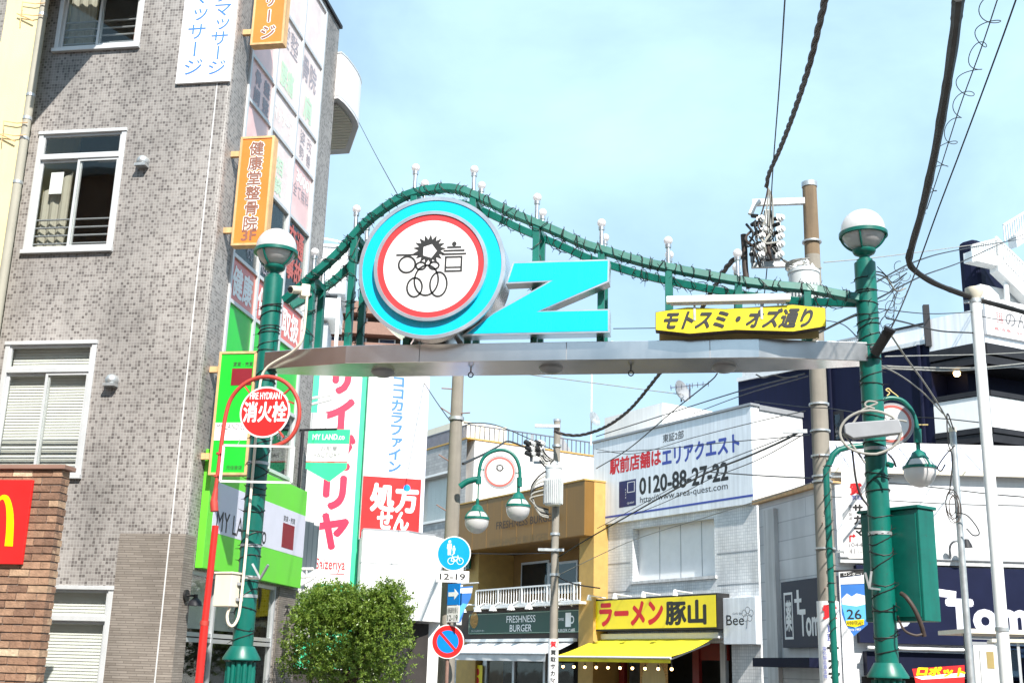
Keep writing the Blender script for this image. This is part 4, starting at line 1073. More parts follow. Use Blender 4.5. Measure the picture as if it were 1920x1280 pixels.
for r in range(n_course):
    z = zk - 0.087 - r * 0.095
    if z < 1.2: break
    x = xk; first = r % 2 == 0
    while x > xk - 1.9:
        L = 0.125 if (first and x == xk) else 0.258
        k = rb.choice([0, 0, 0, 1, 1, 2, 2, 3, 4 if rb.random() < 0.6 else 1, 5 if rb.random() < 0.3 else 0])
        o = bpy.data.objects.new('brick', brick_mesh(L, k, rb.randrange(3))); COL.objects.link(o); o.parent = bk
        o.location = Vector((x - L + 0.001, YK - rb.uniform(0, 0.008), z)) - ROOT[bk.name]
        x -= L + 0.012
    L = 0.08 if first else 0.18         # return face
    for y0b, Lb in (((0.012, 0.17),) if first else ((0.105, 0.085),)):
        o = bpy.data.objects.new('brick', brick_mesh(Lb, rb.choice([0, 1, 2, 3, 1]), 0)); COL.objects.link(o); o.parent = bk
        o.rotation_euler = (0, 0, rad(90)); o.location = Vector((xk + rb.uniform(0.0, 0.004), YK + y0b, z)) - ROOT[bk.name]
ru1 = (FK.uz(63, 900, 0.06)[0] + FK.uz(38, 1056, 0.06)[0]) / 2
rz0, rz1 = FK.uz(38, 1057, 0.06)[1], FK.uz(63, 899, 0.06)[1]
rs = thing('arch_sign', FK.p(ru1 - 0.6, 0.03, rz0), 'flat red sign with a yellow rounded arch letter on the brick wall', 'sign')
obj('panel', MB().box(FK, ru1 - 1.25, ru1, 0.012, 0.06, rz0, rz1), 'red_sign', rs, bevel=0.004)
mp_ = [(0, 235), (12, 225), (25, 222), (38, 225), (48, 232), (58, 250), (65, 270), (72, 300), (76, 330), (78, 380), (76, 440), (72, 512), (27, 510), (34, 450), (37, 400), (38, 350), (37, 310), (33, 280), (26, 258), (18, 248), (10, 248), (0, 258)]
arch_ = [FK.uz(x / 3, 853 + y / 3, 0.06) for x, y in mp_]
# straighten: the drawn half mirrored about the middle of the sign makes the left half
uc = ru1 - 0.62
half = [(u, z) for u, z in arch_]
umin = min(u for u, z in half)
left_leg = [(umin, half[0][1]), (umin - 0.10, half[0][1] - 0.10), (umin - 0.16, half[0][1] - 0.30), (umin - 0.19, rz0 + 0.16), (umin - 0.10, rz0 + 0.16), (umin - 0.08, half[0][1] - 0.34), (umin, half[-1][1])]
mo = MB().prism(FK, half, 0.06, 0.066); mo.prism(FK, left_leg, 0.06, 0.066)
mirror = [(2 * (umin - 0.145) - u, z) for u, z in half]
mo.prism(FK, mirror, 0.06, 0.0655)
obj('arch_letter', mo, 'yellow_print', rs)
# ================================================================== white shop building with the two tall signs
FZS = Fr(gpt(680, 30), rad(23.5))
ul, ur = FZS.uz(571.5, 900)[0], FZS.uz(678, 900)[0]
cl, cr = FZS.uz(680.5, 860, 0.2)[0], FZS.uz(789, 860, 0.2)[0]
ztop = FZS.uz(632, 652)[1]
sb = thing('white_shop_building', FZS.p(0, -4, 0), 'white corner shop building carrying the tall restaurant and pharmacy signs', 'building')
zc_ = FZS.uz(820, 1008)[1]; zb_ = FZS.uz(800, 1165)[1]
obj('wall', MB().box(FZS, ul - 5.0, cr - 0.25, -9, 0, 0, ztop - 0.25), 'white_wall', sb)
obj('lower_block', MB().box(FZS, cr - 0.24, cr + 0.75, -6, -0.15, 0.0, zc_), 'white_wall', sb)
# faceted white canopy round the corner
e = []
for x, w in ((675, 0.9), (762, 0.9), (785, 0.55), (812, 0.4), (838, -0.4), (868, -1.4)):
    e.append((FZS.uz(x, 1100, w)[0], w))
ptsw = [FZS.p(u, w, 0) for u, w in e]
back = [FZS.p(e[-1][0], -2.5, 0), FZS.p(e[0][0], -0.002, 0)]
obj('canopy_body', MB().slab([(p.x, p.y) for p in ptsw + back], zb_, zc_), 'white_paint', sb)
obj('canopy_cap', MB().slab([(p.x, p.y) for p in ptsw + back], zc_ + 0.002, zc_ + 0.05), 'grey_metal', sb)
obj('canopy_joint', MB().box(FZS, e[0][0], e[1][0] - 0.02, 0.60, 0.906, FZS.uz(770, 1059, .9)[1], FZS.uz(770, 1059, .9)[1] + 0.02), 'grey_metal', sb)
obj('shop_opening', MB().box(FZS, ul, e[3][0], 0.02, 0.06, 0.05, zb_ - 0.05), 'room_dark', sb)
obj('shop_glazing', MB().box(FZS, e[2][0] - 1.5, e[2][0] - 0.1, 0.07, 0.08, 0.1, zb_ - 0.3), 'glass', sb)
obj('roof_edge', MB().box(FZS, ul - 5.02, cr - 0.23, -9.02, 0.06, ztop - 0.248, ztop - 0.12), 'white_dirty', sb)
# restaurant sign
rt = thing('restaurant_sign', FZS.p((ul + ur) / 2, 0.1, 1.6), 'tall white and mint sign with big pinkish red katakana beside the pharmacy sign', 'sign')
obj('panel', MB().box(FZS, ul, ur, 0.004, 0.2, 1.6, ztop - 0.3), 'white_face', rt)
for a, c in ((ul, ul + 0.17), (ur - 0.17, ur)):
    obj('mint_stripe', MB().box(FZS, a, c, 0.2, 0.206, 1.6, ztop - 0.31), 'mint_face', rt)
obj('mint_stripe', MB().box(FZS, ul + 0.18, ur - 0.18, 0.2, 0.206, ztop - 0.55, ztop - 0.31), 'mint_face', rt)
zi = FZS.uz(640, 777, 0.2)[1]; zy = FZS.uz(619, 995, 0.2)[1]; pit = (zi - zy) / 3
ui, uy = FZS.uz(640, 777, 0.2)[0], FZS.uz(619.5, 995, 0.2)[0]
um_ = (ui + uy) / 2
vtext(rt, 'サイゼリヤ', FZS, um_, zi + pit * 1.5, pit * 0.98, pit, 0.206, 'pink_red', 0.055, 0.92)
a, b, c, d = opening(FZS, 590, 645, 1048, 1074); text(rt, 'Saizeriya', FZS, a, b, c, d, 0.206, 'red_text', 0.01)
obj('logo_rule', MB().box(FZS, a + 0.35, b, 0.206, 0.21, c - 0.03, c - 0.015), 'red_text', rt)
obj('mint_base', MB().box(FZS, ul + 0.18, ur - 0.18, 0.2, 0.207, 1.62, FZS.uz(610, 1095, .2)[1]), 'mint_face', rt)
# pharmacy sign
ph = thing('pharmacy_sign', FZS.p((cl + cr) / 2, 0.3, 4.6), 'tall white pharmacy sign with blue katakana and a red prescription panel', 'sign')
zr0, zr1 = FZS.uz(732, 1011, 0.45)[1], FZS.uz(735, 895, 0.45)[1]
obj('panel', MB().box(FZS, cl, cr, 0.004, 0.45, zr0 - 0.02, ztop - 0.6), 'white_face', ph)
obj('side_panel', MB().box(FZS, cr + 0.002, cr + 0.1, 0.01, 0.40, zr0, ztop - 0.62), 'pale_lilac', ph)
obj('red_panel', MB().box(FZS, cl + 0.004, cr - 0.004, 0.45, 0.456, zr0, zr1), 'red_sign', ph)
a, b, c, d = opening(FZS, 691, 777, 913, 962); text(ph, '処方', FZS, a, b, c, d, 0.456, 'white_print', 0.045)
a, b, c, d = opening(FZS, 703, 760, 963, 995); text(ph, 'せん', FZS, a, b, c, d, 0.456, 'white_print', 0.045)
a, b, c, d = opening(FZS, 750, 765, 912, 926); obj('capsule', MB().disc(FZS, (a + b) / 2, (c + d) / 2, (b - a) * 0.42, 0.458, 0.462, 24), 'sky_sign', ph)
zk0, zk1 = FZS.uz(747, 715, .45)[1], FZS.uz(740, 874, .45)[1]; pk = (zk0 - zk1) / 7
vtext(ph, 'ココカラファイン', FZS, (FZS.uz(747, 715, .45)[0] + FZS.uz(740, 874, .45)[0]) / 2, zk0 + pk * 0.5, pk * 1.08, pk, 0.45, 'sky_print', 0.04, 1.1)
# white stair landing with rail beside the tiled building
sl = thing('stair_railing', FZS.p(ul - 0.3, 3.2, 3.0), 'white curved stair railing between the green shop sign and the tree', 'railing')
FR_ = Fr((0, 21.6), 0)
for k, (yA, yB) in enumerate(((1066, 1066), (1082, 1080))):
    obj('rail', MB().tube([FR_.hit(552, yA), FR_.hit(588, yB)], 0.028, 8), 'white_paint', sl, True)
for k, pts in enumerate((((552, 1100), (570, 1093), (590, 1080), (601, 1062)), ((552, 1116), (572, 1107), (592, 1092), (603, 1072)))):
    obj('stringer', MB().tube(smooth_path([FR_.hit(*p) for p in pts], 5), 0.03, 8), 'white_paint', sl, True)
for p0, p1 in (((556, 1050), (552, 1150)), ((575, 1068), (573, 1106)), ((590, 1067), (590, 1094))):
    obj('baluster', MB().tube([FR_.hit(*p0), FR_.hit(*p1)], 0.016, 6), 'white_paint', sl, True)
FRb = Fr((0, 23.5), rad(12))
wc = thing('ribbed_screen', FRb.hit(590, 990), 'white ribbed stair screen between the tiled wall and the restaurant sign', 'screen')
u0, u1, z0, z1 = FRb.rect(540, 762, 622, 1000)
obj('ribbed_sheet', MB().box(FRb, u0 - 0.5, u1 - 0.25, -0.06, 0.0, z0 - 2, z1 - 0.1), 'ribbed_white', wc)
obj('hand_rail', MB().tube([FRb.hit(545, 768), FRb.hit(622, 748)], 0.03, 8).tube([FRb.hit(545, 754), FRb.hit(620, 740)], 0.03, 8), 'white_paint', wc, True)

# ribbed stair tower above, far brown flats
FTW = Fr(gpt(620, 33), rad(14))
tw = thing('stair_tower', FTW.p(FTW.uz(610, 600)[0], -1, 0), 'white ribbed stair tower with a hoop rail seen through the gate', 'tower')
a, b, c, d = opening(FTW, 545, 650, 462, 548)
obj('ribbed_wall', MB().box(FTW, a, b, -2, 0, c, d), 'ribbed_white', tw)
hoop = [FTW.p(a + (b - a) * t, 0.02 - 0.3 * (2 * t - 1) ** 2, d + 0.2 + 0.04 * math.sin(t * 3.1)) for t in [k / 10 for k in range(11)]]
obj('hoop_rail', MB().tube(hoop, 0.035, 8), 'white_paint', tw, True)
obj('top_cap', MB().box(FTW, a - 0.04, b + 0.04, -2.04, 0.04, d + 0.002, d + 0.08), 'white_paint', tw)
e1, f1, g1, h1 = opening(FTW, 545, 636, 552, 592)
obj('landing', MB().box(FTW, e1, f1, -1.9, -0.1, g1, h1 - 0.05), 'white_paint', tw, bevel=0.02)
obj('corner_post', MB().box(FTW, b - 0.22, b - 0.12, -0.2, -0.1, 0.0, c - 0.002), 'white_paint', tw)
obj('stair_soffit', MB().box(FTW, e1, f1 - 0.3, -1.8, -0.3, g1 - 0.9, g1 - 0.12), 'grey_metal', tw)
FAP = Fr(gpt(690, 118), rad(16))
ap = thing('brown_flats', FAP.p(0, -6, 0), 'far brown apartment block with balconies seen under the gate rails', 'building')
a, b, c, d = opening(FAP, 560, 752, 563, 700)
obj('core', MB().box(FAP, a, b, -12, -1.6, 0, d), 'dark_wood', ap)
storey = FAP.uz(690, 563)[1] - FAP.uz(690, 601)[1]
for k in range(4):
    zt_ = d - k * storey * 1.0
    obj('balcony_wall', MB().box(FAP, a, b, -1.5, 0, zt_ - storey * 0.50, zt_), 'brown_flat', ap)
    obj('balcony_slab', MB().box(FAP, a - 0.1, b + 0.1, -1.6, 0.12, zt_ - storey * 0.60, zt_ - storey * 0.503), 'brown_flat', ap)
    if k < 3:
        for t0, t1 in ((0.25, 0.42), (0.55, 0.66), (0.78, 0.95)):
            w_ = obj('window', MB().box(FAP, a + (b - a) * t0, a + (b - a) * t1, -1.58, -1.5, zt_ - storey * 0.98, zt_ - storey * 0.62), 'alu', ap)
            obj('pane', MB().box(FAP, a + (b - a) * t0 + 0.15, a + (b - a) * t1 - 0.15, -1.5, -1.48, zt_ - storey * 0.95, zt_ - storey * 0.65), 'glass_blue', w_)

# ================================================================== the row of shops: plane through their street fronts
FQ = Fr(gpt(1418, 38), rad(-48.85))
BACK = -9.0
def uof(x, y=1100, w=0.0): return FQ.uz(x, y, w)[0]
# ---- white building with the phone number board
aq_l, aq_r = uof(1118, 900), uof(1417.5, 900)
aq_top = (FQ.uz(1118, 832)[1] + FQ.uz(1415, 760)[1]) / 2
aq = thing('white_office_building', FQ.p((aq_l + aq_r) / 2, BACK / 2, 0), 'white three storey building with a large phone number board over the ramen shop', 'building')
rec = opening(FQ, 1186, 1340, 981, 1084)
gl = (aq_l + 0.4, uof(1372, 1220), 0.15, FQ.uz(1230, 1205)[1])
mbw = MB().wall(FQ, aq_l, aq_r, 0.0, aq_top, [rec, gl], 0.0, 0.35)
obj('front_wall', mbw, 'white_mosaic', aq)
sw = MB()
AB = -7.8
P = [FQ.p(aq_r, 0, 0), FQ.p(aq_r, AB, 0), FQ.p(aq_l, AB, 0), FQ.p(aq_l, 0, 0)]
for i in range(3):
    p, q = P[i], P[i + 1]
    sw.add([p, q, q + Vector((0, 0, aq_top)), p + Vector((0, 0, aq_top))], [(0, 1, 2, 3)])
sw.add([p + Vector((0, 0, aq_top)) for p in P], [(0, 1, 2, 3)])
obj('side_wall', sw, 'white_wall', aq)
obj('parapet_cap', MB().box(FQ, aq_l - 0.05, aq_r + 0.06, -0.2, 0.2, aq_top + 0.002, aq_top + 0.08).box(FQ, aq_r - 0.2, aq_r + 0.06, AB, -0.2, aq_top - 0.1, aq_top + 0.06), 'grey_metal', aq)
rb_ = obj('recess_blind', MB().box(FQ, rec[0], rec[1], -0.33, -0.30, rec[2], rec[3]), 'white_sheet', aq)
for t in (0.27, 0.53, 0.78):
    obj('recess_joint', MB().box(FQ, rec[0] + (rec[1] - rec[0]) * t - 0.012, rec[0] + (rec[1] - rec[0]) * t + 0.012, -0.30, -0.29, rec[2], rec[3]), 'grey_metal', rb_)
obj('recess_sill', MB().box(FQ, rec[0] - 0.1, rec[1] + 0.1, -0.2, 0.08, rec[2] - 0.1, rec[2] - 0.002), 'white_dirty', aq)
for y in (1046, 1102):
    z = FQ.uz(1260, y)[1]
    for a, c in ((aq_l, rec[0] - 0.11), (rec[1] + 0.11, aq_r)):
        obj('wall_joint', MB().box(FQ, a + 0.01, c - 0.01, 0.002, 0.008, z - 0.015, z + 0.015), 'grey_metal', aq)
# the roof block behind
obj('roof_block', MB().box(FQ, aq_l - 2.2, aq_l + 1.6, -5.5, -2.0, aq_top - 1.5, FQ.uz(1203, 765, -2.0)[1]), 'white_wall', aq)
bdw = 0.14
zbl = (FQ.uz(1118, 985)[1] + FQ.uz(1418, 945)[1]) / 2
bd = thing('phone_board', FQ.p((aq_l + aq_r) / 2, 0.07, zbl), 'pale property company board with red and blue lettering and a phone number', 'sign')
obj('board', MB().box(FQ, aq_l + 0.01, aq_r - 0.004, 0.004, bdw, zbl, aq_top - 0.01), 'pale_blue_metal', bd)
zl_ = (FQ.uz(1118, 972, bdw)[1] + FQ.uz(1418, 927, bdw)[1]) / 2
obj('blue_rule', MB().box(FQ, aq_l + 0.012, aq_r - 0.006, bdw, bdw + 0.005, zl_ - 0.035, zl_ + 0.035), 'blue_print', bd)
def aqt(s, xl, xr, yt, yb, mat, bold): text(bd, s, FQ, *opening(FQ.off(bdw), xl, xr, yt, yb), bdw, mat, bold)
aqt('東証2部', 1243, 1282, 810, 825.5, 'dark_print', 0.01)
aqt('駅前店舗は', 1144, 1239, 851, 880, 'red_text', 0.035)
aqt('エリアクエスト', 1242, 1386, 827, 859, 'blue_print', 0.04)
aqt('0120-88-27-22', 1199.5, 1365, 881, 912.5, 'black_print', 0.03)
aqt('http://www.area-quest.com', 1200, 1365, 917, 933, 'black_print', 0.0)
a, b, c, d = opening(FQ.off(bdw), 1161, 1192.5, 900, 949)
obj('logo_square', MB().box(FQ, a, b, bdw, bdw + 0.005, c, d), 'navy_print', bd)
lw = MB()
for (q0, q1, q2, q3) in ((0.5, 0.92, 0.52, 0.54), (0.5, 0.92, 0.9, 0.92), (0.5, 0.52, 0.54, 0.9), (0.9, 0.92, 0.54, 0.9)):
    lw.box(FQ, a + (b - a) * q0, a + (b - a) * q1, bdw + 0.005, bdw + 0.008, c + (d - c) * q2, c + (d - c) * q3)
obj('logo_lines', lw, 'white_print', bd)
text(bd, 'QUEST', FQ, a + (b - a) * 0.48, b - (b - a) * 0.08, c + (d - c) * 0.08, c + (d - c) * 0.15, bdw + 0.005, 'white_print')
vtext(bd, '地域不動', FQ, a + (b - a) * 0.40, c + (d - c) * 0.7, (d - c) * 0.07, (d - c) * 0.1, bdw + 0.005, 'white_print')
# ramen sign
rw = 0.55
a, b, c, d = opening(FQ.off(rw), 1111, 1342, 1120.5, 1177)
rm = thing('ramen_sign', FQ.p((a + b) / 2, 0.3, c), 'yellow ramen shop sign with red katakana and two black characters', 'sign')
obj('box', MB().box(FQ, a - 0.06, b + 0.06, 0.01, rw - 0.01, c - 0.06, d + 0.06), 'black_rubber', rm)
obj('face', MB().box(FQ, a, b, rw - 0.02, rw, c, d), 'yellow_face', rm)
text(rm, 'ラーメン', FQ, *opening(FQ.off(rw), 1125, 1242, 1129, 1170.5), rw, 'red_text', 0.05)
text(rm, '豚山', FQ, *opening(FQ.off(rw), 1249, 1323, 1126, 1169), rw, 'black_print', 0.04)
def spot(parent, u, z, w0, reach, mat='white_paint'):
    s_ = obj('sign_lamp', MB().tube([FQ.p(u, w0, z), FQ.p(u, w0 + reach, z + 0.05)], 0.022, 8), mat, parent, True)
    obj('lamp_head', MB().lathe(FQ.p(u, w0 + reach, z + 0.08), [(0.05, 0.0), (0.075, -0.09), (0.10, -0.2), (0.0, -0.17)], 16), 'porcelain', s_, True)
for t in (0.06, 0.29, 0.53, 0.78): spot(rm, a + (b - a) * t, d + 0.12, rw - 0.3, 0.75)
# ramen awning
ru0, ru1_ = uof(1118, 1197, 0.3), uof(1338, 1197, 0.3)
rzt = FQ.uz(1230, 1197, 0.3)[1]; rzf = FQ.uz(1180, 1230, 2.1)[1]; rzv = FQ.uz(1180, 1241, 2.1)[1]
aw = thing('ramen_awning', FQ.p((ru0 + ru1_) / 2, 1.2, rzv), 'bright yellow fabric awning under the ramen sign', 'awning')
def awning_mesh(u0, u1, w0, w1, zt, zf, n=18):
    m_ = MB(); rows = []
    for i in range(n + 1):
        u = u0 + (u1 - u0) * i / n
        for j in range(5):
            t = j / 4; sag = -0.05 * math.sin(t * math.pi) + 0.012 * math.sin(i * 1.9 + j)
            rows.append(FQ.p(u, w0 + (w1 - w0) * t, zt + (zf - zt) * t + sag))
    fs = [(i * 5 + j, i * 5 + j + 1, (i + 1) * 5 + j + 1, (i + 1) * 5 + j) for i in range(n) for j in range(4)]
    return m_.add(rows, fs)
obj('canvas', awning_mesh(ru0, ru1_, 0.3, 2.1, rzt, rzf), 'yellow_cloth', aw, True)
obj('front_bar', MB().tube([FQ.p(ru0 - 0.03, 2.12, rzf - 0.03), FQ.p(ru1_ + 0.03, 2.12, rzf - 0.03)], 0.035, 8), 'white_paint', aw, True)
vl = MB(); n = 24; vv = []
for i in range(n + 1):
    u = ru0 + (ru1_ - ru0) * i / n; k = 0.012 * math.sin(i * 1.7)
    vv += [FQ.p(u, 2.10 + k, rzf - 0.06), FQ.p(u, 2.10 - k * 2, rzv)]
vl.add(vv, [(2 * i, 2 * i + 1, 2 * i + 3, 2 * i + 2) for i in range(n)])
obj('valance', vl, 'yellow_cloth', aw, True)
obj('awning_case', MB().box(FQ, ru0 - 0.1, ru1_ + 0.25, 0.02, 0.32, rzt + 0.0, rzt + 0.2), 'white_paint', aw, bevel=0.02)
for u in (ru0 + 0.2, ru1_ - 0.2):
    obj('folding_arm', MB().bar(FQ.p(u, 0.3, rzt - 0.15), FQ.p(u, 2.05, rzf - 0.1), 0.025), 'white_paint', aw)
# bulbs hanging below the awning
for i in range(10):
    u = ru0 + (ru1_ - ru0) * (0.03 + 0.94 * i / 9); z = rzv - 0.02
    ordn = ('leftmost', 'second', 'third', 'fourth', 'fifth', 'sixth', 'seventh', 'eighth', 'ninth', 'tenth')[i]
    bl = thing('hanging_bulb', FQ.p(u, 1.9, z - 0.2), ordn + ' small lit bulb' + (' from the left' if i else '') + ' hanging under the yellow awning', 'bulb', 'bulbs under the yellow awning')
    obj('cord', MB().tube([FQ.p(u, 1.9, z + 0.25), FQ.p(u, 1.9, z - 0.06)], 0.008, 5), 'black_rubber', bl)
    obj('socket', MB().lathe(FQ.p(u, 1.9, z - 0.12), [(0.03, 0), (0.03, 0.07), (0.012, 0.08)], 10), 'black_rubber', bl, True)
    obj('glass_bulb', MB().sphere(FQ.p(u, 1.9, z - 0.16), 0.05, 12, 8), 'bulb_glow', bl, True)
# ramen shop interior
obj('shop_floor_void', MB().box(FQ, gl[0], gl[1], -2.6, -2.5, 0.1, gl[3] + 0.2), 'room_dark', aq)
for x0, x1, m_ in ((1352, 1362, 'white_dirty'), (1300, 1312, 'deep_red'), (1162, 1172, 'deep_red'), (1140, 1152, 'ochre_light')):
    obj('door_post', MB().box(FQ, uof(x0, 1250, -0.4), uof(x1, 1250, -0.4), -0.5, -0.36, 0.1, gl[3]), m_, aq)
obj('lintel', MB().box(FQ, uof(1300, 1250, -0.4), uof(1365, 1250, -0.4), -0.5, -0.42, FQ.uz(1330, 1237, -.4)[1], gl[3] + 0.1), 'deep_red', aq)
a, b, c, d = opening(FQ.off(-0.3), 1200, 1252, 1240, 1300)
ps = thing('food_poster', FQ.p((a + b) / 2, -0.3, c), 'orange and yellow food poster hanging in the ramen shop window', 'poster')
obj('sheet', MB().box(FQ, a, b, -0.31, -0.3, c, d), 'poster_food', ps)
obj('bowl_print', MB().disc(FQ, (a + b) / 2, c + (d - c) * 0.42, (b - a) * 0.42, -0.3, -0.296, 32), 'cream_wall', ps)
# bar sign
a, b, c, d = opening(FQ.off(0.3), 1356, 1417, 1119, 1207)
be = thing('bar_sign', FQ.p((a + b) / 2, 0.15, c), 'pale grey bar sign with dark serif name and flower drawing', 'sign')
obj('box', MB().box(FQ, a, b, 0.01, 0.3, c, d), 'pale_blue_metal', be, bevel=0.01)
text(be, 'Bee', FQ, *opening(FQ.off(0.3), 1362, 1395, 1152, 1171), 0.3, 'black_print', 0.0)
text(be, "Girl's Bar", FQ, *opening(FQ.off(0.3), 1374, 1393, 1147, 1151), 0.3, 'grey_print', 0.0)
fl = MB()
fu, fz = FQ.uz(1402, 1151, 0.3)
for k in range(5):
    an = 2 * math.pi * k / 5 + 0.3; fl.ring(FQ, fu + 0.16 * math.cos(an), fz + 0.13 * math.sin(an), 0.095, 0.108, 0.3, 0.304, 20)
fl.tube([FQ.p(fu, 0.305, fz - 0.1), FQ.p(fu - 0.05, 0.305, fz - 0.42)], 0.01, 5)
obj('flower_print', fl, 'grey_print', be)

# ---- brown burger shop building
fr_l, fr_r = uof(874, 1050), uof(1114.5, 1050) - 0.06
fo = 1.1
fz1 = (FQ.uz(899, 939, fo)[1] + FQ.uz(1096, 900, fo)[1]) / 2; fz0 = (FQ.uz(889, 1029, fo)[1] + FQ.uz(1094, 1005, fo)[1]) / 2
fb = thing('brown_shop_building', FQ.p((fr_l + fr_r) / 2, BACK / 2, 0), 'ochre brown two storey burger shop building with a recessed balcony', 'building')
fl_l, fl_r = fr_l, uof(1096, 960, fo)
obj('fascia_box', MB().box(FQ, fl_l, fl_r, -1.5, fo, fz0, fz1), 'brown_metal', fb, bevel=0.02)
for t in [k / 9 for k in range(1, 9)]:
    u = fl_l + (fl_r - fl_l) * t
    obj('fascia_seam', MB().box(FQ, u - 0.012, u + 0.012, fo, fo + 0.006, fz0 + 0.01, fz1 - 0.01), 'ochre_wall', fb)
obj('fascia_cap', MB().box(FQ, fl_l - 0.03, fl_r + 0.03, -1.5, fo + 0.04, fz1 + 0.002, fz1 + 0.06), 'ochre_light', fb)
obj('corner_pillar', MB().box(FQ, fl_r + 0.004, fr_r, -1.0, fo * 0.6, 0, fz1), 'ochre_light', fb)
obj('back_wall', MB().box(FQ, fr_l, fr_r - 0.01, BACK, -1.51, 0, fz1 - 0.05), 'ochre_wall', fb)
obj('side_pillar', MB().box(FQ, fr_l, uof(897, 1080, 0.3), -1.5, 0.3, 0, fz0 - 0.002), 'ochre_light', fb)
for xl, xr in ((978, 1030), (1030, 1084)):
    a, b, c, d = opening(FQ.off(-1.49), xl, xr, 1052, 1112)
    w_ = obj('window', MB().box(FQ, a, b, -1.5, -1.45, c, d), 'alu_white', fb)
    obj('pane', MB().box(FQ, a + 0.1, b - 0.1, -1.45, -1.44, c + 0.1, d - 0.1), 'glass_blue', w_)
    obj('dark_inside', MB().box(FQ, a + 0.11, b - 0.11, -1.448, -1.443, c + 0.11, d - 0.11), 'room_dark', w_)
ra, rb2 = uof(893, 1110, 0.9), uof(1088, 1110, 0.9)
rzt_ = (FQ.uz(893, 1106, .9)[1] + FQ.uz(1087, 1092, .9)[1]) / 2; rzb_ = (FQ.uz(893, 1134, .9)[1] + FQ.uz(1087, 1127, .9)[1]) / 2
obj('balcony_slab', MB().box(FQ, ra - 0.1, rb2 + 0.05, -1.5, 0.95, rzb_ - 0.12, rzb_ - 0.03), 'white_paint', fb)
rl = obj('balcony_rail', MB().box(FQ, ra, rb2, 0.87, 0.93, rzt_ - 0.04, rzt_ + 0.02).box(FQ, ra, rb2, 0.88, 0.92, rzb_ - 0.02, rzb_ + 0.03), 'white_paint', fb)
bb = MB(); n = 38
for i in range(n + 1):
    u = ra + (rb2 - ra) * i / n; r = 0.035 if i % 9 == 0 else 0.014
    bb.box(FQ, u - r, u + r, 0.9 - r, 0.9 + r, rzb_ + 0.03, rzt_ - 0.041)
o = obj('balusters', bb, 'white_paint', rl); o['kind'] = 'stuff'
obj('sign_beam', MB().box(FQ, fr_l, fr_r - 0.02, -1.5, 0.55, FQ.uz(980, 1198, .5)[1], rzb_ - 0.14), 'dark_wood', fb)
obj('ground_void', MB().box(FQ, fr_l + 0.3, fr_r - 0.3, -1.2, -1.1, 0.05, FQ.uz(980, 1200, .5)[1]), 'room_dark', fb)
for x0, x1 in ((905, 912), (960, 964), (1018, 1022)):
    obj('shop_mullion', MB().box(FQ, uof(x0, 1260, 0.1), uof(x1, 1260, 0.1), 0.0, 0.1, 0.05, FQ.uz(980, 1200, .5)[1]), 'alu', fb)
obj('shop_pane', MB().box(FQ, fr_l + 0.5, fr_r - 1.2, 0.02, 0.03, 0.1, FQ.uz(980, 1215, .1)[1]), 'glass', fb)
# raised name on the brown fascia
text(fb, 'FRESHNESS BURGER', FQ, *opening(FQ.off(fo), 937, 1048, 970, 984), fo, 'dark_wood', 0.012, depth=0.16, name='raised_lettering')
# shop sign
sw_ = 0.62
a, b, c, d = opening(FQ.off(sw_), 879, 1086, 1146, 1187)
bs = thing('burger_sign', FQ.p((a + b) / 2, 0.55, c), 'dark green burger shop sign with white serif name under the white balcony', 'sign')
obj('box', MB().box(FQ, a, b, 0.552, sw_, c, d), 'dark_green', bs)
ft_ = MB()
for (q0, q1, q2, q3) in ((a, b, c, c + 0.03), (a, b, d - 0.03, d), (a, a + 0.03, c + 0.03, d - 0.03), (b - 0.03, b, c + 0.03, d - 0.03)): ft_.box(FQ, q0 + 0.04 * (q0 == a), q1 - 0.04 * (q1 == b), sw_, sw_ + 0.006, q2 + 0.04 * (q2 == c), q3 - 0.04 * (q3 == d))
obj('border_line', ft_, 'mint_print', bs)
text(bs, 'FRESHNESS', FQ, *opening(FQ.off(sw_), 950, 1004, 1153, 1166), sw_, 'white_print', 0.0)
text(bs, 'BURGER', FQ, *opening(FQ.off(sw_), 956, 997, 1170, 1183), sw_, 'white_print', 0.0)
text(bs, 'BURGER CAFE', FQ, *opening(FQ.off(sw_), 1045, 1078, 1178, 1184), sw_, 'white_print', 0.0)
text(bs, 'COFFEE', FQ, *opening(FQ.off(sw_), 1043, 1057, 1158, 1163), sw_, 'white_print', 0.0)
text(bs, 'フレッシュネスバーガー', FQ, *opening(FQ.off(sw_), 884, 908, 1180, 1184), sw_, 'white_print', 0.0)
u, z = FQ.uz(889, 1162, sw_)
obj('burger_print', MB().lathe(FQ.p(u, sw_ + 0.004, z), [(0.0, 0.0), (0.34, 0.0)], 24, FQ.n), 'poster_food', bs)
u, z = FQ.uz(1066, 1160, sw_)
obj('mug_print', MB().box(FQ, u - 0.20, u + 0.16, sw_, sw_ + 0.006, z - 0.28, z + 0.24).ring(FQ, u + 0.22, z - 0.02, 0.10, 0.15, sw_, sw_ + 0.005, 24), 'white_print', bs)
for t in (0.03, 0.18, 0.33, 0.50, 0.66, 0.88):
    u = a + (b - a) * t
    g = obj('gooseneck_lamp', MB().tube([FQ.p(u + 0.5, sw_ - 0.02, d + 0.12), FQ.p(u + 0.4, sw_ + 0.1, d + 0.36), FQ.p(u + 0.2, sw_ + 0.3, d + 0.38), FQ.p(u, sw_ + 0.45, d + 0.22)], 0.03, 8), 'white_paint', bs, True)
    obj('lamp_head', MB().lathe(FQ.p(u, sw_ + 0.45, d + 0.05), [(0.17, 0), (0.13, 0.1), (0.06, 0.2), (0.0, 0.21)], 16), 'porcelain', g, True)
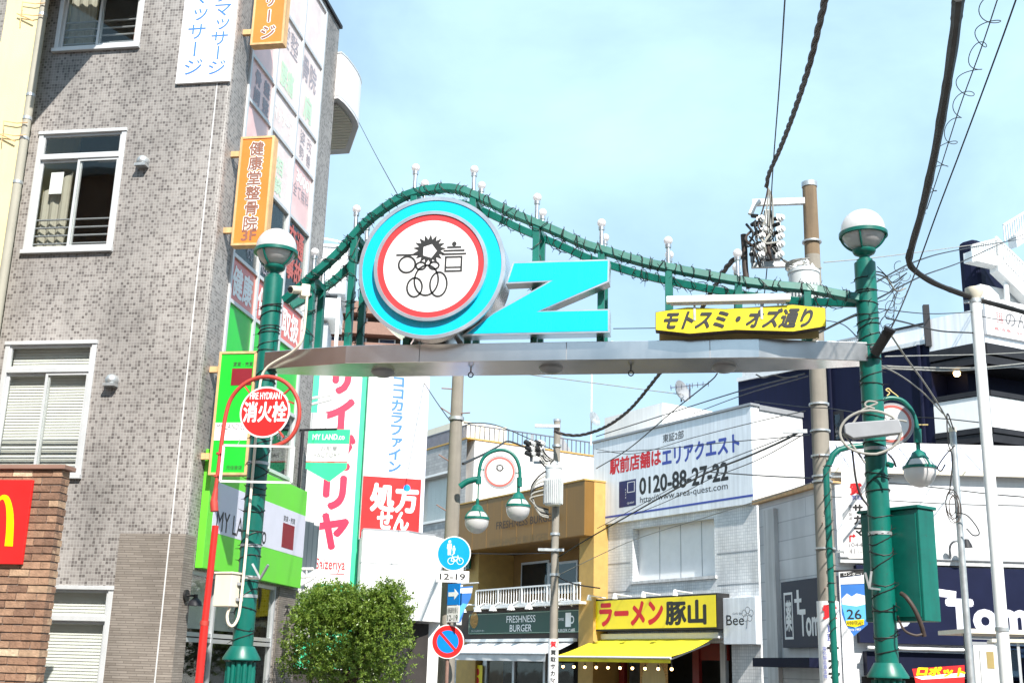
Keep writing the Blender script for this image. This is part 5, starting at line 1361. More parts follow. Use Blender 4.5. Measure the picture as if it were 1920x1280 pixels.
# awning
wu0, wu1 = uof(880, 1203, 0.6), uof(1078, 1203, 0.6)
wzt, wzf, wzv = FQ.uz(980, 1203, 0.6)[1], FQ.uz(950, 1224, 1.9)[1], FQ.uz(950, 1238, 1.9)[1]
wa = thing('white_awning', FQ.p((wu0 + wu1) / 2, 1.2, wzv), 'white fabric awning below the dark green burger sign', 'awning')
obj('canvas', awning_mesh(wu0, wu1, 0.6, 1.9, wzt, wzf), 'white_cloth', wa, True)
vl = MB(); vv = []
for i in range(25):
    u = wu0 + (wu1 - wu0) * i / 24; k = 0.012 * math.sin(i * 1.5)
    vv += [FQ.p(u, 1.9 + k, wzf - 0.03), FQ.p(u, 1.9 - 2 * k, wzv)]
obj('valance', vl.add(vv, [(2 * i, 2 * i + 1, 2 * i + 3, 2 * i + 2) for i in range(24)]), 'white_cloth', wa, True)
obj('front_bar', MB().tube([FQ.p(wu0, 1.92, wzf - 0.015), FQ.p(wu1, 1.92, wzf - 0.015)], 0.03, 8), 'galvanised', wa, True)
obj('awning_case', MB().box(FQ, wu0 - 0.1, wu1 + 0.1, 0.56, 0.75, wzt + 0.01, wzt + 0.13), 'white_paint', wa)
a, b, c, d = opening(FQ.off(0.2), 886, 904, 1246, 1300)
mp2 = thing('menu_poster', FQ.p((a + b) / 2, 0.2, c), 'yellow and red menu poster beside the burger shop window', 'poster')
obj('sheet', MB().box(FQ, a, b, 0.19, 0.2, c, d), 'yellow_print', mp2)
for k in range(3): obj('dish_print', MB().disc(FQ, (a + b) / 2, d - 0.28 - k * 0.36, 0.15, 0.2, 0.204, 16), 'red_text', mp2)
# green vertical blade of the burger shop
FV = FQ.off(0.6)
a, b, c, d = opening(FV, 866, 881, 965, 1066)
gv = thing('burger_blade_sign', FV.p((a + b) / 2, 0, c), 'dark green vertical burger blade sign half hidden behind the concrete pole', 'sign')
obj('panel', MB().box(FV, a - 0.8, b, -0.1, 0.0, c, d), 'sign_green', gv)
vtext(gv, 'FRESHNESS', FV, b - 0.22, d - 0.1, 0.34, 0.29, 0.0, 'white_print', 0.02)
vtext(gv, 'BURGER', FV, b - 0.62, d - 0.6, 0.34, 0.29, 0.0, 'white_print', 0.02)

# ---- grey tiled building with the roof railing
gt_l, gt_r = uof(770, 950), uof(873, 900)
gtop = (FQ.uz(800, 850)[1] + FQ.uz(870, 818)[1]) / 2
gb = thing('grey_tiled_building', FQ.p((gt_l + gt_r) / 2, BACK, 0), 'grey tiled building with white side wall and a roof top railing', 'building')
hz = (gt_l + 0.5, gt_r - 0.7, FQ.uz(815, 975)[1], FQ.uz(815, 893)[1])
obj('front_wall', MB().wall(FQ, gt_l, gt_r, 0.0, gtop, [hz], 0.0, 0.4), 'grey_tile', gb)
obj('window_pane', MB().box(FQ, hz[0], hz[1], -0.35, -0.33, hz[2], hz[3]), 'glass', gb)
obj('room_back', MB().box(FQ, hz[0], hz[1], -1.6, -1.5, hz[2] - 0.2, hz[3] + 0.2), 'room_dark', gb)
obj('window_band', MB().box(FQ, hz[0] - 0.1, hz[1] + 0.1, 0.0, 0.06, hz[3] + 0.004, hz[3] + 0.1), 'white_paint', gb)
obj('window_band', MB().box(FQ, hz[0] - 0.1, hz[1] + 0.1, 0.0, 0.08, hz[2] - 0.12, hz[2] - 0.004), 'white_paint', gb)
DB = -16.5
obj('side_wall', MB().box(FQ, gt_l, gt_r, DB, -0.42, 0, gtop - 0.003), 'white_wall', gb)
obj('roof_cap', MB().box(FQ, gt_l - 0.05, gt_r + 0.05, DB, 0.05, gtop + 0.002, gtop + 0.07), 'ochre_light', gb)
rh = FQ.uz(880, 789)[1] - FQ.uz(880, 818)[1]
rr_ = MB(); rr_.box(FQ, gt_l, gt_r, -0.14, -0.08, gtop + rh - 0.05, gtop + rh).box(FQ, gt_r - 0.14, gt_r - 0.08, DB, -0.14, gtop + rh - 0.05, gtop + rh)
tr = obj('roof_railing', rr_, 'rail_blue', gb)
bb = MB()
n = 44
for i in range(n): u = gt_l + (gt_r - gt_l - 0.2) * i / n; bb.box(FQ, u, u + 0.035, -0.13, -0.09, gtop + 0.08, gtop + rh - 0.051)
n = 62
for i in range(n): w = -0.2 + (DB + 0.2) * i / n; bb.box(FQ, gt_r - 0.13, gt_r - 0.09, w - 0.035, w, gtop + 0.08, gtop + rh - 0.051)
o = obj('balusters', bb, 'rail_blue', tr); o['kind'] = 'stuff'
obj('roof_house', MB().box(FQ, FQ.uz(740, 820, -3)[0], FQ.uz(858, 820, -3)[0], -6, -3.0, gtop, FQ.uz(830, 797, -3)[1]), 'cream_plastic', gb)
obj('wind_screen', MB().prism(Fr(FQ.p(gt_r - 1.2, -6, 0), rad(30)), [(0, gtop), (0.9, gtop), (0.0, gtop + rh * 1.75)], -0.03, 0.0), 'grey_metal', gb)
# ================================================================== drugstore on the corner
FTM = Fr(gpt(1750, 24), rad(9.45))
kc = FTM.uz(1574, 1100)[0]
FTL = Fr(FTM.p(kc, 0, 0), rad(-67))
tl_l = FTL.uz(1428, 1150)[0]
zroof = FTM.uz(1750, 842)[1]
dg = thing('corner_drugstore', FTM.p(kc + 4, -4, 0), 'white sided corner drugstore with glazed canopy roof and navy sign bands', 'building')
ztl = FTL.uz(1524, 917)[1]
obj('front_wall', MB().box(FTM, kc, kc + 12, -0.3, 0.0, 0, FTM.uz(1750, 880)[1]), 'white_siding', dg)
obj('side_wall', MB().box(FTL, tl_l, -0.002, -0.3, 0.0, 0, ztl), 'metal_siding', dg)
obj('side_pilaster', MB().box(FTL, FTL.uz(1444, 1150)[0], FTL.uz(1464, 1150)[0], 0.002, 0.10, 0, ztl - 0.2), 'white_dirty', dg)
obj('side_coping', MB().box(FTL, tl_l - 0.1, 0.05, -0.35, 0.12, ztl + 0.002, ztl + 0.1), 'cream_frame', dg)
obj('core', MB().slab([tuple(FTM.p(kc + 0.2, -0.4, 0).xy), tuple(FTM.p(kc + 12, -0.4, 0).xy), tuple(FTM.p(kc + 12, -7, 0).xy), tuple(FTL.p(tl_l, -0.4, 0).xy)], 0, ztl - 0.4), 'white_dirty', dg)
za, zb2 = FTM.uz(1750, 884)[1], FTM.uz(1750, 838, -0.9)[1]
gc = obj('canopy_glass', MB().add([FTM.p(kc - 0.1, 0.15, za), FTM.p(kc + 12, 0.15, za), FTM.p(kc + 12, -0.9, zb2), FTM.p(kc - 0.1, -0.9, zb2)], [(0, 1, 2, 3)]), 'pale_lilac', dg)
obj('canopy_edge', MB().box(FTM, kc - 0.12, kc + 12, 0.1, 0.2, za - 0.09, za - 0.002), 'cream_plastic', dg)
obj('canopy_ridge', MB().box(FTM, kc - 0.12, kc + 12, -1.0, -0.88, zb2, zb2 + 0.07), 'white_paint', dg)
for i in range(9):
    t = kc + 0.3 + i * 1.35
    obj('canopy_bar', MB().bar(FTM.p(t, 0.16, za + 0.012), FTM.p(t, -0.89, zb2 + 0.012), 0.014), 'white_paint', gc)
zg1, zg0 = FTM.uz(1750, 1036)[1], FTM.uz(1750, 1060)[1]
obj('ledge', MB().box(FTM, kc, kc + 12, 0.002, 0.16, zg0, zg1), 'white_dirty', dg)
obj('ledge_drip', MB().box(FTM, kc - 0.01, kc + 12, 0.002, 0.20, zg0 + 0.10, zg0 + 0.12), 'grey_metal', dg)
zn1, zn0 = FTM.uz(1750, 1064)[1], FTM.uz(1750, 1208)[1]
ns = thing('drugstore_sign', FTM.p(kc + 5, 0.1, zn0), 'long navy drugstore sign with big rounded white letters behind the white pole', 'sign')
obj('panel', MB().box(FTM, kc + 0.3, kc + 12, 0.004, 0.20, zn0, zn1), 'navy_sign', ns)
text(ns, 'Tomod', FTM, *opening(FTM.off(0.2), 1778, 2010, 1128, 1184), 0.2, 'pale_lilac', 0.05)
lf = MB()
a, z = FTM.uz(1745, 1110, 0.2)
lf.tube([FTM.p(a - 0.55, 0.205, z + 0.08), FTM.p(a + 0.5, 0.205, z - 0.04)], 0.075, 8)
lf.tube([FTM.p(a + 0.10, 0.204, z + 0.30), FTM.p(a - 0.25, 0.204, z - 0.25), FTM.p(a - 0.55, 0.204, z - 0.60), FTM.p(a - 0.9, 0.204, z - 0.72)], 0.075, 8)
lf.v = [v - FTM.n * max(0, (v - FTM.O).dot(FTM.n) - 0.212) for v in lf.v]
obj('leaf_emblem', lf, 'pale_lilac', ns)
obj('sign_pipe', MB().tube([FTM.p(kc + 0.4, 0.35, zn0 - 0.1), FTM.p(kc + 12, 0.35, zn0 - 0.1)], 0.04, 8), 'galvanised', dg, True)
obj('awning_band', MB().box(FTM, kc + 0.4, kc + 12, 0.002, 0.25, zn0 - 0.62, zn0 - 0.16), 'navy_wall', dg)
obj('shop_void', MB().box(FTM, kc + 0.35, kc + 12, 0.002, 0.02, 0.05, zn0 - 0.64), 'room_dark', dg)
a, b, c, d = opening(FTL.off(0.12), 1466, 1560, 1085, 1213)
ss = thing('drugstore_side_sign', FTL.p((a + b) / 2, 0.06, c), 'slate blue drugstore side sign with a framed white character behind the concrete pole', 'sign')
zt_s = (FTL.uz(1467, 1096, .12)[1] + FTL.uz(1528, 1077, .12)[1]) / 2; zb_s = FTL.uz(1500, 1213, .12)[1]
u0s = FTL.uz(1466, 1150, .12)[0]
obj('panel', MB().box(FTL, u0s, -0.05, 0.004, 0.12, zb_s, zt_s), 'slate_sign', ss)
a, b, c, d = opening(FTL.off(0.12), 1471, 1487, 1110, 1198)
bxx = MB(); t_ = (b - a) * 0.10; t2 = 0.05
bxx.box(FTL, a, b, 0.12, 0.126, c, c + t2).box(FTL, a, b, 0.12, 0.126, d - t2, d).box(FTL, a, a + t_, 0.12, 0.126, c + t2, d - t2).box(FTL, b - t_, b, 0.12, 0.126, c + t2, d - t2)
obj('character_frame', bxx, 'white_print', ss)
text(ss, '薬', FTL, a + t_ * 1.8, b - t_ * 1.8, c + 0.18, d - 0.18, 0.12, 'white_print', 0.03)
a, b, c, d = opening(FTL.off(0.12), 1500, 1545, 1142, 1190); text(ss, 'Tomod', FTL, a, -0.2, c, d, 0.12, 'white_print', 0.03)
a, b, c, d = opening(FTL.off(0.12), 1490, 1503, 1105, 1160)
obj('leaf_emblem', MB().box(FTL, a, b, 0.12, 0.126, (c + d) / 2 + 0.04, (c + d) / 2 + 0.12).box(FTL, (a + b) / 2 - (b - a) * 0.15, (a + b) / 2 + (b - a) * 0.15, 0.12, 0.1255, c + 0.1, d), 'white_print', ss)
obj('side_awning', MB().box(FTL, u0s - 0.3, -0.05, 0.02, 0.7, FTL.uz(1500, 1250, .7)[1], FTL.uz(1500, 1232, .7)[1]), 'navy_wall', dg)
# red discount banner low on the right
FD = FTM.off(0.7)
rbn = thing('discount_banner', FD.hit(1760, 1275), 'red and white banner with yellow katakana under the drugstore sign', 'banner')
pp = [FD.uz(*p) for p in ((1710, 1253), (1808, 1246), (1808, 1300), (1722, 1300))]
obj('cloth', MB().prism(FD, pp, 0.0, 0.01), 'red_sign', rbn)
obj('white_stripe', MB().prism(FD, [FD.uz(*p) for p in ((1714, 1268), (1808, 1260), (1808, 1268), (1728, 1273))], 0.01, 0.014), 'white_print', rbn)
a, b, c, d = opening(FD, 1718, 1806, 1250, 1267); text(rbn, 'ロボット', FD, a, b, c, d, 0.012, 'yellow_print', 0.06, 0.3)
# wall bracket lamp on the white siding
q = FTM.hit(1790, 1018, 0.3)
wl_ = thing('flood_lamp', q, 'small grey flood lamp on a curved arm on the white siding', 'lamp')
obj('arm', MB().tube(smooth_path([FTM.hit(1782, 1045, 0.17), FTM.hit(1781, 1025, 0.3), FTM.hit(1788, 1015, 0.45), FTM.hit(1800, 1013, 0.5)], 5), 0.025, 8), 'grey_metal', wl_, True)
obj('head', MB().lathe(FTM.hit(1812, 1020, 0.5), [(0.12, -0.06), (0.10, 0.0), (0.05, 0.1), (0, 0.11)], 14), 'dark_steel', wl_, True)
# cabinets in the lower corner
FC = Fr(gpt(1860, 18), rad(-8))
for (xl, xr, yt, m_, w, nm, lab, cat) in ((1827, 1872, 1209, 'white_paint', 0.0, 'meter_cabinet', 'white metal cabinet with a small window low beside the white pole', 'cabinet'), (1874, 1960, 1203, 'glass_blue', -0.3, 'phone_booth', 'glass sided booth standing in the lower corner by the white pole', 'booth')):
    a, b, c, d = opening(FC, xl, xr, yt, 1300)
    k = thing(nm, FC.p((a + b) / 2, -0.3 + w, 0.12), lab, cat)
    if m_ == 'white_paint':
        obj('case', MB().box(FC, a, b, -0.5, 0, 0.12, d), m_, k, bevel=0.02)
        obj('case_door', MB().box(FC, a + 0.09, b - 0.02, 0.002, 0.015, 0.2, d - 0.06), 'white_paint', k, bevel=0.005)
        obj('inspection_window', MB().box(FC, a + (b - a) * 0.55, a + (b - a) * 0.85, 0.015, 0.02, d - 0.33, d - 0.09), 'brass', k)
    else:
        for u in (a, a + (b - a) * 0.5, b): obj('frame_post', MB().box(FC, u - 0.02, u + 0.02, w - 0.04, w, 0.12, d), 'alu', k)
        obj('pane', MB().box(FC, a + 0.02, b - 0.02, w - 0.025, w - 0.015, 0.3, d - 0.02), 'glass_blue', k)
        obj('pane', MB().box(FC, a + 0.02, b - 0.02, w - 0.9, w - 0.89, 0.3, d - 0.02), 'glass_blue', k)
        obj('roof', MB().box(FC, a - 0.05, b + 0.05, w - 0.95, w + 0.05, d, d + 0.05), 'cream_plastic', k)
        obj('telephone', MB().box(FC, a + 0.10, a + 0.35, w - 0.5, w - 0.3, d - 0.5, d - 0.1), 'cream_plastic', k, bevel=0.02)
FC2 = Fr(gpt(1850, 19.5), rad(9))
a, b, c, d = opening(FC2, 1808, 1960, 1180, 1204)
sh = thing('shelter_roof', FC2.p(a + 0.5, -0.5, 0.12), 'low flat cream roofed shelter with dark louvres behind the white cabinet', 'shelter')
obj('roof_plate', MB().box(FC2, a, b, -1.2, 0.1, d - 0.07, d), 'cream_plastic', sh)
for k in range(4): obj('louvre', MB().box(FC2, a + 0.1, b, -0.05, 0.02, d - 0.16 - k * 0.09, d - 0.11 - k * 0.09), 'grey_metal', sh)
obj('side_post', MB().box(FC2, a + 0.02, a + 0.1, -0.1, 0.05, 0.12, d - 0.072), 'dark_steel', sh)

# ================================================================== navy terrace building
PN = gpt(1893, 34)
FNL, FNR = Fr(PN, rad(-40)), Fr(PN, rad(34.5))
nb = thing('navy_terrace_building', (PN.x + 1, PN.y + 8, 0), 'dark navy building with pale balconies, terraces and an outside stair', 'building')
nzt = (FNL.uz(1657, 667)[1] + FNL.uz(1744, 638)[1]) / 2
un = FNL.uz(1746, 700)[0]
ufar = FNL.uz(1385, 760)[0]
obj('wing_wall', MB().box(FNL, ufar, un, -8, 0.0, 0, nzt), 'navy_wall', nb)
obj('wing_coping', MB().box(FNL, ufar, un, -8, 0.08, nzt + 0.002, nzt + 0.14), 'alu_white', nb)
zpar = (FNL.uz(1690, 622, -0.6)[1] + FNL.uz(1740, 603, -0.6)[1]) / 2
up0 = FNL.uz(1655, 650, -0.6)[0]
obj('terrace_screen', MB().box(FNL, up0, un - 0.1, -0.7, -0.6, nzt + 0.14, zpar), 'pale_blue_metal', nb)
obj('screen_cap', MB().box(FNL, up0, un - 0.1, -0.74, -0.56, zpar + 0.002, zpar + 0.07), 'dark_steel', nb)
rr2 = MB().box(FNL, ufar, up0 - 0.1, -0.3, -0.24, nzt + 0.75, nzt + 0.82)
tr2 = obj('roof_railing', rr2, 'grey_metal', nb)
bb = MB(); n = 70
for i in range(n): u = ufar + (up0 - 0.1 - ufar) * i / n; bb.box(FNL, u, u + 0.05, -0.29, -0.25, nzt + 0.14, nzt + 0.749)
o = obj('balusters', bb, 'alu_white', tr2); o['kind'] = 'stuff'
for x0, x1, yt, yb in ((1560, 1583, 770, 830), (1660, 1700, 770, 860)):
    a, b, c, d = opening(FNL, x0, x1, yt, yb)
    w_ = obj('window', MB().box(FNL, a, b, 0.002, 0.03, c, d), 'dark_steel', nb)
    obj('pane', MB().box(FNL, a + 0.12, b - 0.12, 0.03, 0.036, c + 0.12, d - 0.12), 'glass_blue', w_)
for x in (1731, 1560):
    a = FNL.uz(x, 750)[0]
    obj('rain_pipe', MB().tube([FNL.p(a, 0.08, 0), FNL.p(a, 0.08, nzt)], 0.06, 8), 'navy_wall', nb, True)
obj('bay_core', MB().slab([tuple(FNL.p(un, -0.9, 0).xy), tuple(FNL.p(-1.0, -0.9, 0).xy), tuple(FNR.p(8, -0.9, 0).xy), tuple(FNR.p(8, -9, 0).xy), tuple(FNL.p(un, -8, 0).xy)], 0, FNL.uz(1800, 580)[1] - 1.1), 'navy_wall', nb)
def bay(yt, yb, mat, th=0.12, name='balcony_panel', x=1800, w=0.0):
    c, d = FNL.uz(x, yb, w)[1], FNL.uz(x, yt, w)[1]
    o1 = obj(name, MB().box(FNL, un, -0.16, w - th, w, c, d), mat, nb)
    o2 = obj(name, MB().box(FNR, 0.16, 9, w - th, w, c, d), mat, nb)
    return c, d
bay(748, 806, 'white_paint')
bay(586, 648, 'pale_blue_metal')
for yt, yb in ((648, 668), (806, 816), (737, 746)):
    bay(yt, yb, 'dark_steel', 0.3, 'balcony_edge', w=0.05)
c, d = FNL.uz(1800, 669)[1], FNL.uz(1800, 672)[1]
for y in (672, 818):
    z = FNL.uz(1800, y)[1]
    obj('terrace_floor', MB().slab([tuple(FNL.p(un, 0.02, 0).xy), tuple(PN.xy), tuple(FNR.p(9, 0.02, 0).xy), tuple(FNR.p(9, -3, 0).xy), tuple(FNL.p(un, -3, 0).xy)], z - 0.25, z - 0.002), 'dark_steel', nb)
obj('corner_post', MB().slab([tuple((PN + Vector((dx, dy, 0))).xy) for dx, dy in ((-0.12, 0.1), (0.0, -0.04), (0.12, 0.1), (0, 0.25))], 0, FNL.uz(1800, 585)[1]), 'grey_metal', nb)
obj('screen_post', MB().bar(FNL.p(un, 0.05, FNL.uz(1745, 650)[1]), FNL.p(un, 0.05, FNL.uz(1741, 572)[1]), 0.09), 'dark_steel', nb)
lp = obj('terrace_lamp', MB().sphere(FNL.hit(1794, 700, -0.5), 0.11, 12, 8), 'bulb_glow', nb, True)
a, b, c, d = opening(FNR.off(0.1), 1849, 1960, 568, 636)
iz = thing('izakaya_sign', FNR.p((a + b) / 2, 0.06, c), 'white terrace sign with brush lettering at the picture edge', 'sign')
obj('panel', MB().box(FNR, a, b, 0.004, 0.1, c, d), 'white_face', iz)
text(iz, 'のんき', FNR, *opening(FNR.off(0.1), 1886, 1945, 590, 616), 0.1, 'grey_print', 0.02)
text(iz, '居酒屋', FNR, *opening(FNR.off(0.1), 1868, 1880, 586, 606), 0.1, 'red_text', 0.0)
text(iz, '鳥焼亭 044-455', FNR, *opening(FNR.off(0.1), 1864, 1935, 619, 626), 0.1, 'red_text', 0.0)
# stair tower
PT = gpt(1897, 41)
FPL, FPR = Fr(PT, rad(-42)), Fr(PT, rad(34.5))
st_ = thing('outside_stair_tower', (PT.x, PT.y + 2, 0), 'navy stair tower with white outside stairs and railings at the picture edge', 'tower')
ua = FPL.uz(1797, 520)[0]; zt_ = FPL.uz(1828, 443)[1]
obj('tower_wall', MB().box(FPL, ua, 0, -3, 0, 0, zt_), 'navy_wall', st_, bevel=0.25)
obj('rear_wall', MB().box(FPR, 1.3, 9, -1.4, -1.2, 0, zt_ - 0.1), 'grey_metal', st_)
def seg(xl, xr, y, w): return FPR.uz(xl, y, w)[0], FPR.uz(xr, y, w)[0]
l0, l1 = FPR.uz(1822, 495, 0.6)[0], FPR.uz(1872, 480, 0.6)[0]
zl0, zl1 = FPR.uz(1868, 497, 0.8)[1], FPR.uz(1868, 479, 0.8)[1]
obj('landing', MB().box(FPR, FPR.uz(1826, 495, 0.8)[0], l1, 0.35, 0.8, zl0, zl1), 'white_paint', st_)
def flight(x0, y0, x1, y1, w0, w1, th):
    p0, p1 = FPR.hit(x0, y0, w1), FPR.hit(x1, y1, w1)
    a0, z0 = FPR.uz(x0, y0, w1); a1, z1 = FPR.uz(x1, y1, w1)
    return obj('stair_flight', MB().prism(FPR, [(a0, z0), (a1, z1), (a1, z1 - th), (a0, z0 - th)], w0, w1), 'white_paint', st_)
flight(1870, 480, 1940, 548, 0.4, 0.8, 0.55)
flight(1905, 440, 1960, 405, -0.6, -0.2, 0.5)
def rails(x0, y0, x1, y1, w, h, n):
    a0, z0 = FPR.uz(x0, y0, w); a1, z1 = FPR.uz(x1, y1, w)
    r = obj('stair_rail', MB().bar(FPR.p(a0, w, z0 + h), FPR.p(a1, w, z1 + h), 0.035), 'white_paint', st_)
    bb = MB()
    for i in range(n + 1):
        t = i / n; u = a0 + (a1 - a0) * t; z = z0 + (z1 - z0) * t
        bb.box(FPR, u - 0.02, u + 0.02, w - 0.02, w + 0.02, z, z + h - 0.04)
    o = obj('balusters', bb, 'white_paint', r); o['kind'] = 'stuff'
rails(1824, 491, 1870, 479, 0.78, 0.62, 14); rails(1870, 479, 1940, 547, 0.78, 0.72, 22); rails(1884, 452, 1960, 405, -0.3, 0.65, 18)
obj('stair_column', MB().tube([FPR.p(l1 + 0.25, 0.6, 0), FPR.p(l1 + 0.25, 0.6, zl0 - 0.1)], 0.09, 10), 'white_paint', st_, True)
obj('parapet_block', MB().box(FPR, FPR.uz(1840, 560, 0.3)[0], 9, 0.1, 0.3, 0, FPR.uz(1850, 535, 0.3)[1]), 'white_paint', st_)
# small white house gable behind the pawn sign
FHs = Fr(gpt(1600, 27), rad(-20))
hs = thing('gabled_house', FHs.hit(1600, 900), 'pale gabled roof end just behind the pawn shop sign', 'house')
pg = [FHs.uz(*p) for p in ((1563, 905), (1563, 880), (1583, 850), (1640, 875), (1640, 905))]
obj('gable_wall', MB().prism(FHs, [(pg[0][0], 0)] + pg[1:4] + [(pg[4][0], 0)], -4, 0), 'pale_blue_metal', hs)
obj('gable_trim', MB().bar(FHs.hit(1562, 886, 0.05), FHs.hit(1583, 851, 0.05), 0.05).bar(FHs.hit(1583, 851, 0.05), FHs.hit(1642, 877, 0.05), 0.05), 'grey_metal', hs)
# ================================================================== poles
def vat(base, x, y):
    """height at which a vertical through base meets the bearing of pixel (x, y)"""
    d = ray(x, y); t = (base.x * d.x + base.y * d.y) / (d.x * d.x + d.y * d.y); return EYE.z + d.z * t
def on(base, x, y, dist=None):
    """point at the depth of base (or dist metres) seen at pixel"""
    h = Vector((FW.x, FW.y, 0)).normalized(); d = ray(x, y); k = base.dot(h) if dist is None else dist
    return EYE + d * (k / d.dot(h))
# right concrete pole with transformer
B1 = gpt(1558, 22); zt1 = vat(B1, 1506, 352)
pr = thing('utility_pole', B1, 'concrete utility pole with a transformer behind the yellow name board', 'utility pole', 'concrete utility poles')
zs1 = vat(B1, 1512, 480)
obj('shaft', MB().tube([B1, B1 + Vector((0, 0, zs1))], 0.185, 24, r1=0.15), 'concrete_pole', pr, True)
obj('upper_shaft', MB().tube([B1 + Vector((0, 0, zs1)), B1 + Vector((0, 0, zt1))], 0.15, 24, r1=0.14), 'stained_pole', pr, True)
obj('pole_cap', MB().tube([B1 + Vector((0, 0, zt1)), B1 + Vector((0, 0, zt1 + 0.1))], 0.155, 24), 'galvanised', pr, True)
FU = Fr(B1, rad(-9.45 + 9.45))
for y in (455, 760, 810, 857, 895, 905, 1030):
    z = vat(B1, 1530, y)
    obj('band', MB().lathe((B1.x, B1.y, z), [(0.17, 0), (0.192, 0), (0.192, 0.035), (0.17, 0.035)], 24), 'galvanised', pr, True)
for k, y in enumerate((860, 935, 985, 1050, 1105)):
    z = vat(B1, 1540, y); s_ = 1 if k % 2 else -1
    obj('step_bolt', MB().tube([(B1.x + 0.05 * s_, B1.y - 0.15, z), (B1.x + 0.02 * s_ - 0.05, B1.y - 0.36, z + 0.02)], 0.011, 6), 'rust_pole', pr, True)
# cross arm
obj('cross_arm', MB().box(FU, FU.uz(1410, 383)[0], -0.12, 0.10, 0.2, FU.uz(1450, 390)[1], FU.uz(1450, 379)[1]), 'galvanised', pr)
obj('lower_bracket', MB().box(FU, FU.uz(1408, 500)[0], -0.1, 0.1, 0.2, FU.uz(1450, 506)[1], FU.uz(1450, 496)[1]).box(FU, FU.uz(1406, 480)[0], FU.uz(1415, 480)[0], 0.1, 0.2, FU.uz(1410, 496)[1] + 0.0, FU.uz(1410, 470)[1]), 'galvanised', pr)
sg = thing('pole_switchgear', on(B1, 1430, 480), 'cluster of insulators, fuses and cable ends left of the pole top', 'switchgear')
rs_ = random.Random(4)
for i in range(5):
    for j, (xx, m_) in enumerate(((1412, 'black_rubber'), (1424, 'porcelain'), (1450, 'black_rubber'), (1459, 'porcelain'))):
        p = on(B1, xx + rs_.uniform(-3, 3) - 0.5 * i, 408 + i * 17 + rs_.uniform(-4, 4), 21.7 - 0.1 * (j % 2))
        if m_ == 'porcelain':
            obj('insulator', MB().lathe(p - Vector((0, 0, 0.07)), [(0.03, 0), (0.075, 0.02), (0.04, 0.05), (0.075, 0.07), (0.04, 0.10), (0.06, 0.12), (0.02, 0.15)], 14, axis=(0.7, -0.6, 0.3)), m_, sg, True)
        else:
            obj('fuse', MB().tube([p, p + Vector((rs_.uniform(0.06, 0.14), -0.1, rs_.uniform(-0.06, 0.02)))], 0.042, 10), m_, sg, True)
obj('gear_frame', MB().box(FU, FU.uz(1434, 440)[0], FU.uz(1446, 440)[0], 0.08, 0.2, FU.uz(1440, 492)[1], FU.uz(1440, 400)[1]), 'transformer', sg)
obj('side_plate', MB().box(FU, FU.uz(1456, 440)[0], FU.uz(1464, 440)[0], 0.0, 0.06, FU.uz(1460, 470)[1], FU.uz(1460, 402)[1]), 'porcelain', sg)
obj('gear_base', MB().box(FU, FU.uz(1424, 470)[0], FU.uz(1462, 470)[0], 0.02, 0.24, FU.uz(1440, 492)[1], FU.uz(1440, 466)[1]), 'grey_metal', sg)
obj('dark_tail', MB().tube(smooth_path([on(B1, 1394, 440, 21.8), on(B1, 1396, 470, 21.8), on(B1, 1397, 500, 21.8), on(B1, 1400, 525, 21.8), on(B1, 1405, 540, 21.8)], 4), 0.06, 10), 'brown_rubber', sg, True)
for k in range(6):
    pts = [on(B1, 1434 + k * 3, 395, 21.75), on(B1, 1430 + k * 5, 430 + k * 5, 21.7), on(B1, 1450 + k * 4, 470 + k * 4, 21.6), on(B1, 1480 + k * 5, 493 + k * 1.5, 21.6), on(B1, 1520 - k * 3, 498 - k * 2, 21.65)]
    obj('jumper_cable', MB().tube(smooth_path(pts, 6), 0.013, 6), 'grey_rubber' if k % 2 else 'black_rubber', sg, True)
for k in range(4):
    pts = [on(B1, 1440, 352, 21.6), on(B1, 1436 + k * 4, 372, 21.65), on(B1, 1428 + k * 7, 400 + 8 * k, 21.7), on(B1, 1418 + 9 * k, 425 + 6 * k, 21.7)]
    obj('drop_cable', MB().tube(smooth_path(pts, 5), 0.017, 6), 'grey_rubber' if k else 'brown_rubber', sg, True)
obj('white_insulator', MB().tube([on(B1, 1407, 402, 21.7), on(B1, 1415, 383, 21.7), on(B1, 1425, 378, 21.7)], 0.055, 10), 'porcelain', sg, True)
# transformer
ct = on(B1, 1509, 560, 21.45); z0, z1 = vat(ct, 1509, 597), vat(ct, 1509, 507)
tf = thing('transformer', (ct.x, ct.y, z0), 'white finned pole transformer behind the yellow name board', 'transformer', 'pole transformers')
def transformer(t, c, z0, z1, r):
    obj('tank', MB().lathe((c.x, c.y, 0), [(r * 0.9, z0), (r, z0 + 0.04), (r, z1 - 0.08), (r * 1.06, z1 - 0.08), (r * 1.06, z1 - 0.03), (r * 0.8, z1 + 0.03), (0, z1 + 0.05)], 32), 'transformer', t, True)
    fn = MB()
    for k in range(30):
        a = 2 * math.pi * k / 30; dx, dy = math.cos(a), math.sin(a)
        f_ = Fr((c.x, c.y), a); fn.box(f_, r - 0.005, r + 0.055, -0.008, 0.008, z0 + 0.05, z0 + (z1 - z0) * 0.66)
    o = obj('cooling_fins', fn, 'transformer', t); o['kind'] = 'stuff'
    for a in (0.4, 2.0, 3.5, 5.0):
        obj('bushing', MB().lathe((c.x + r * 0.65 * math.cos(a), c.y + r * 0.65 * math.sin(a), z1 + 0.02), [(0.035, 0), (0.06, 0.02), (0.035, 0.05), (0.055, 0.08), (0.03, 0.11), (0.0, 0.16)], 12), 'porcelain', t, True)
transformer(tf, ct, z0, z1, 0.29)
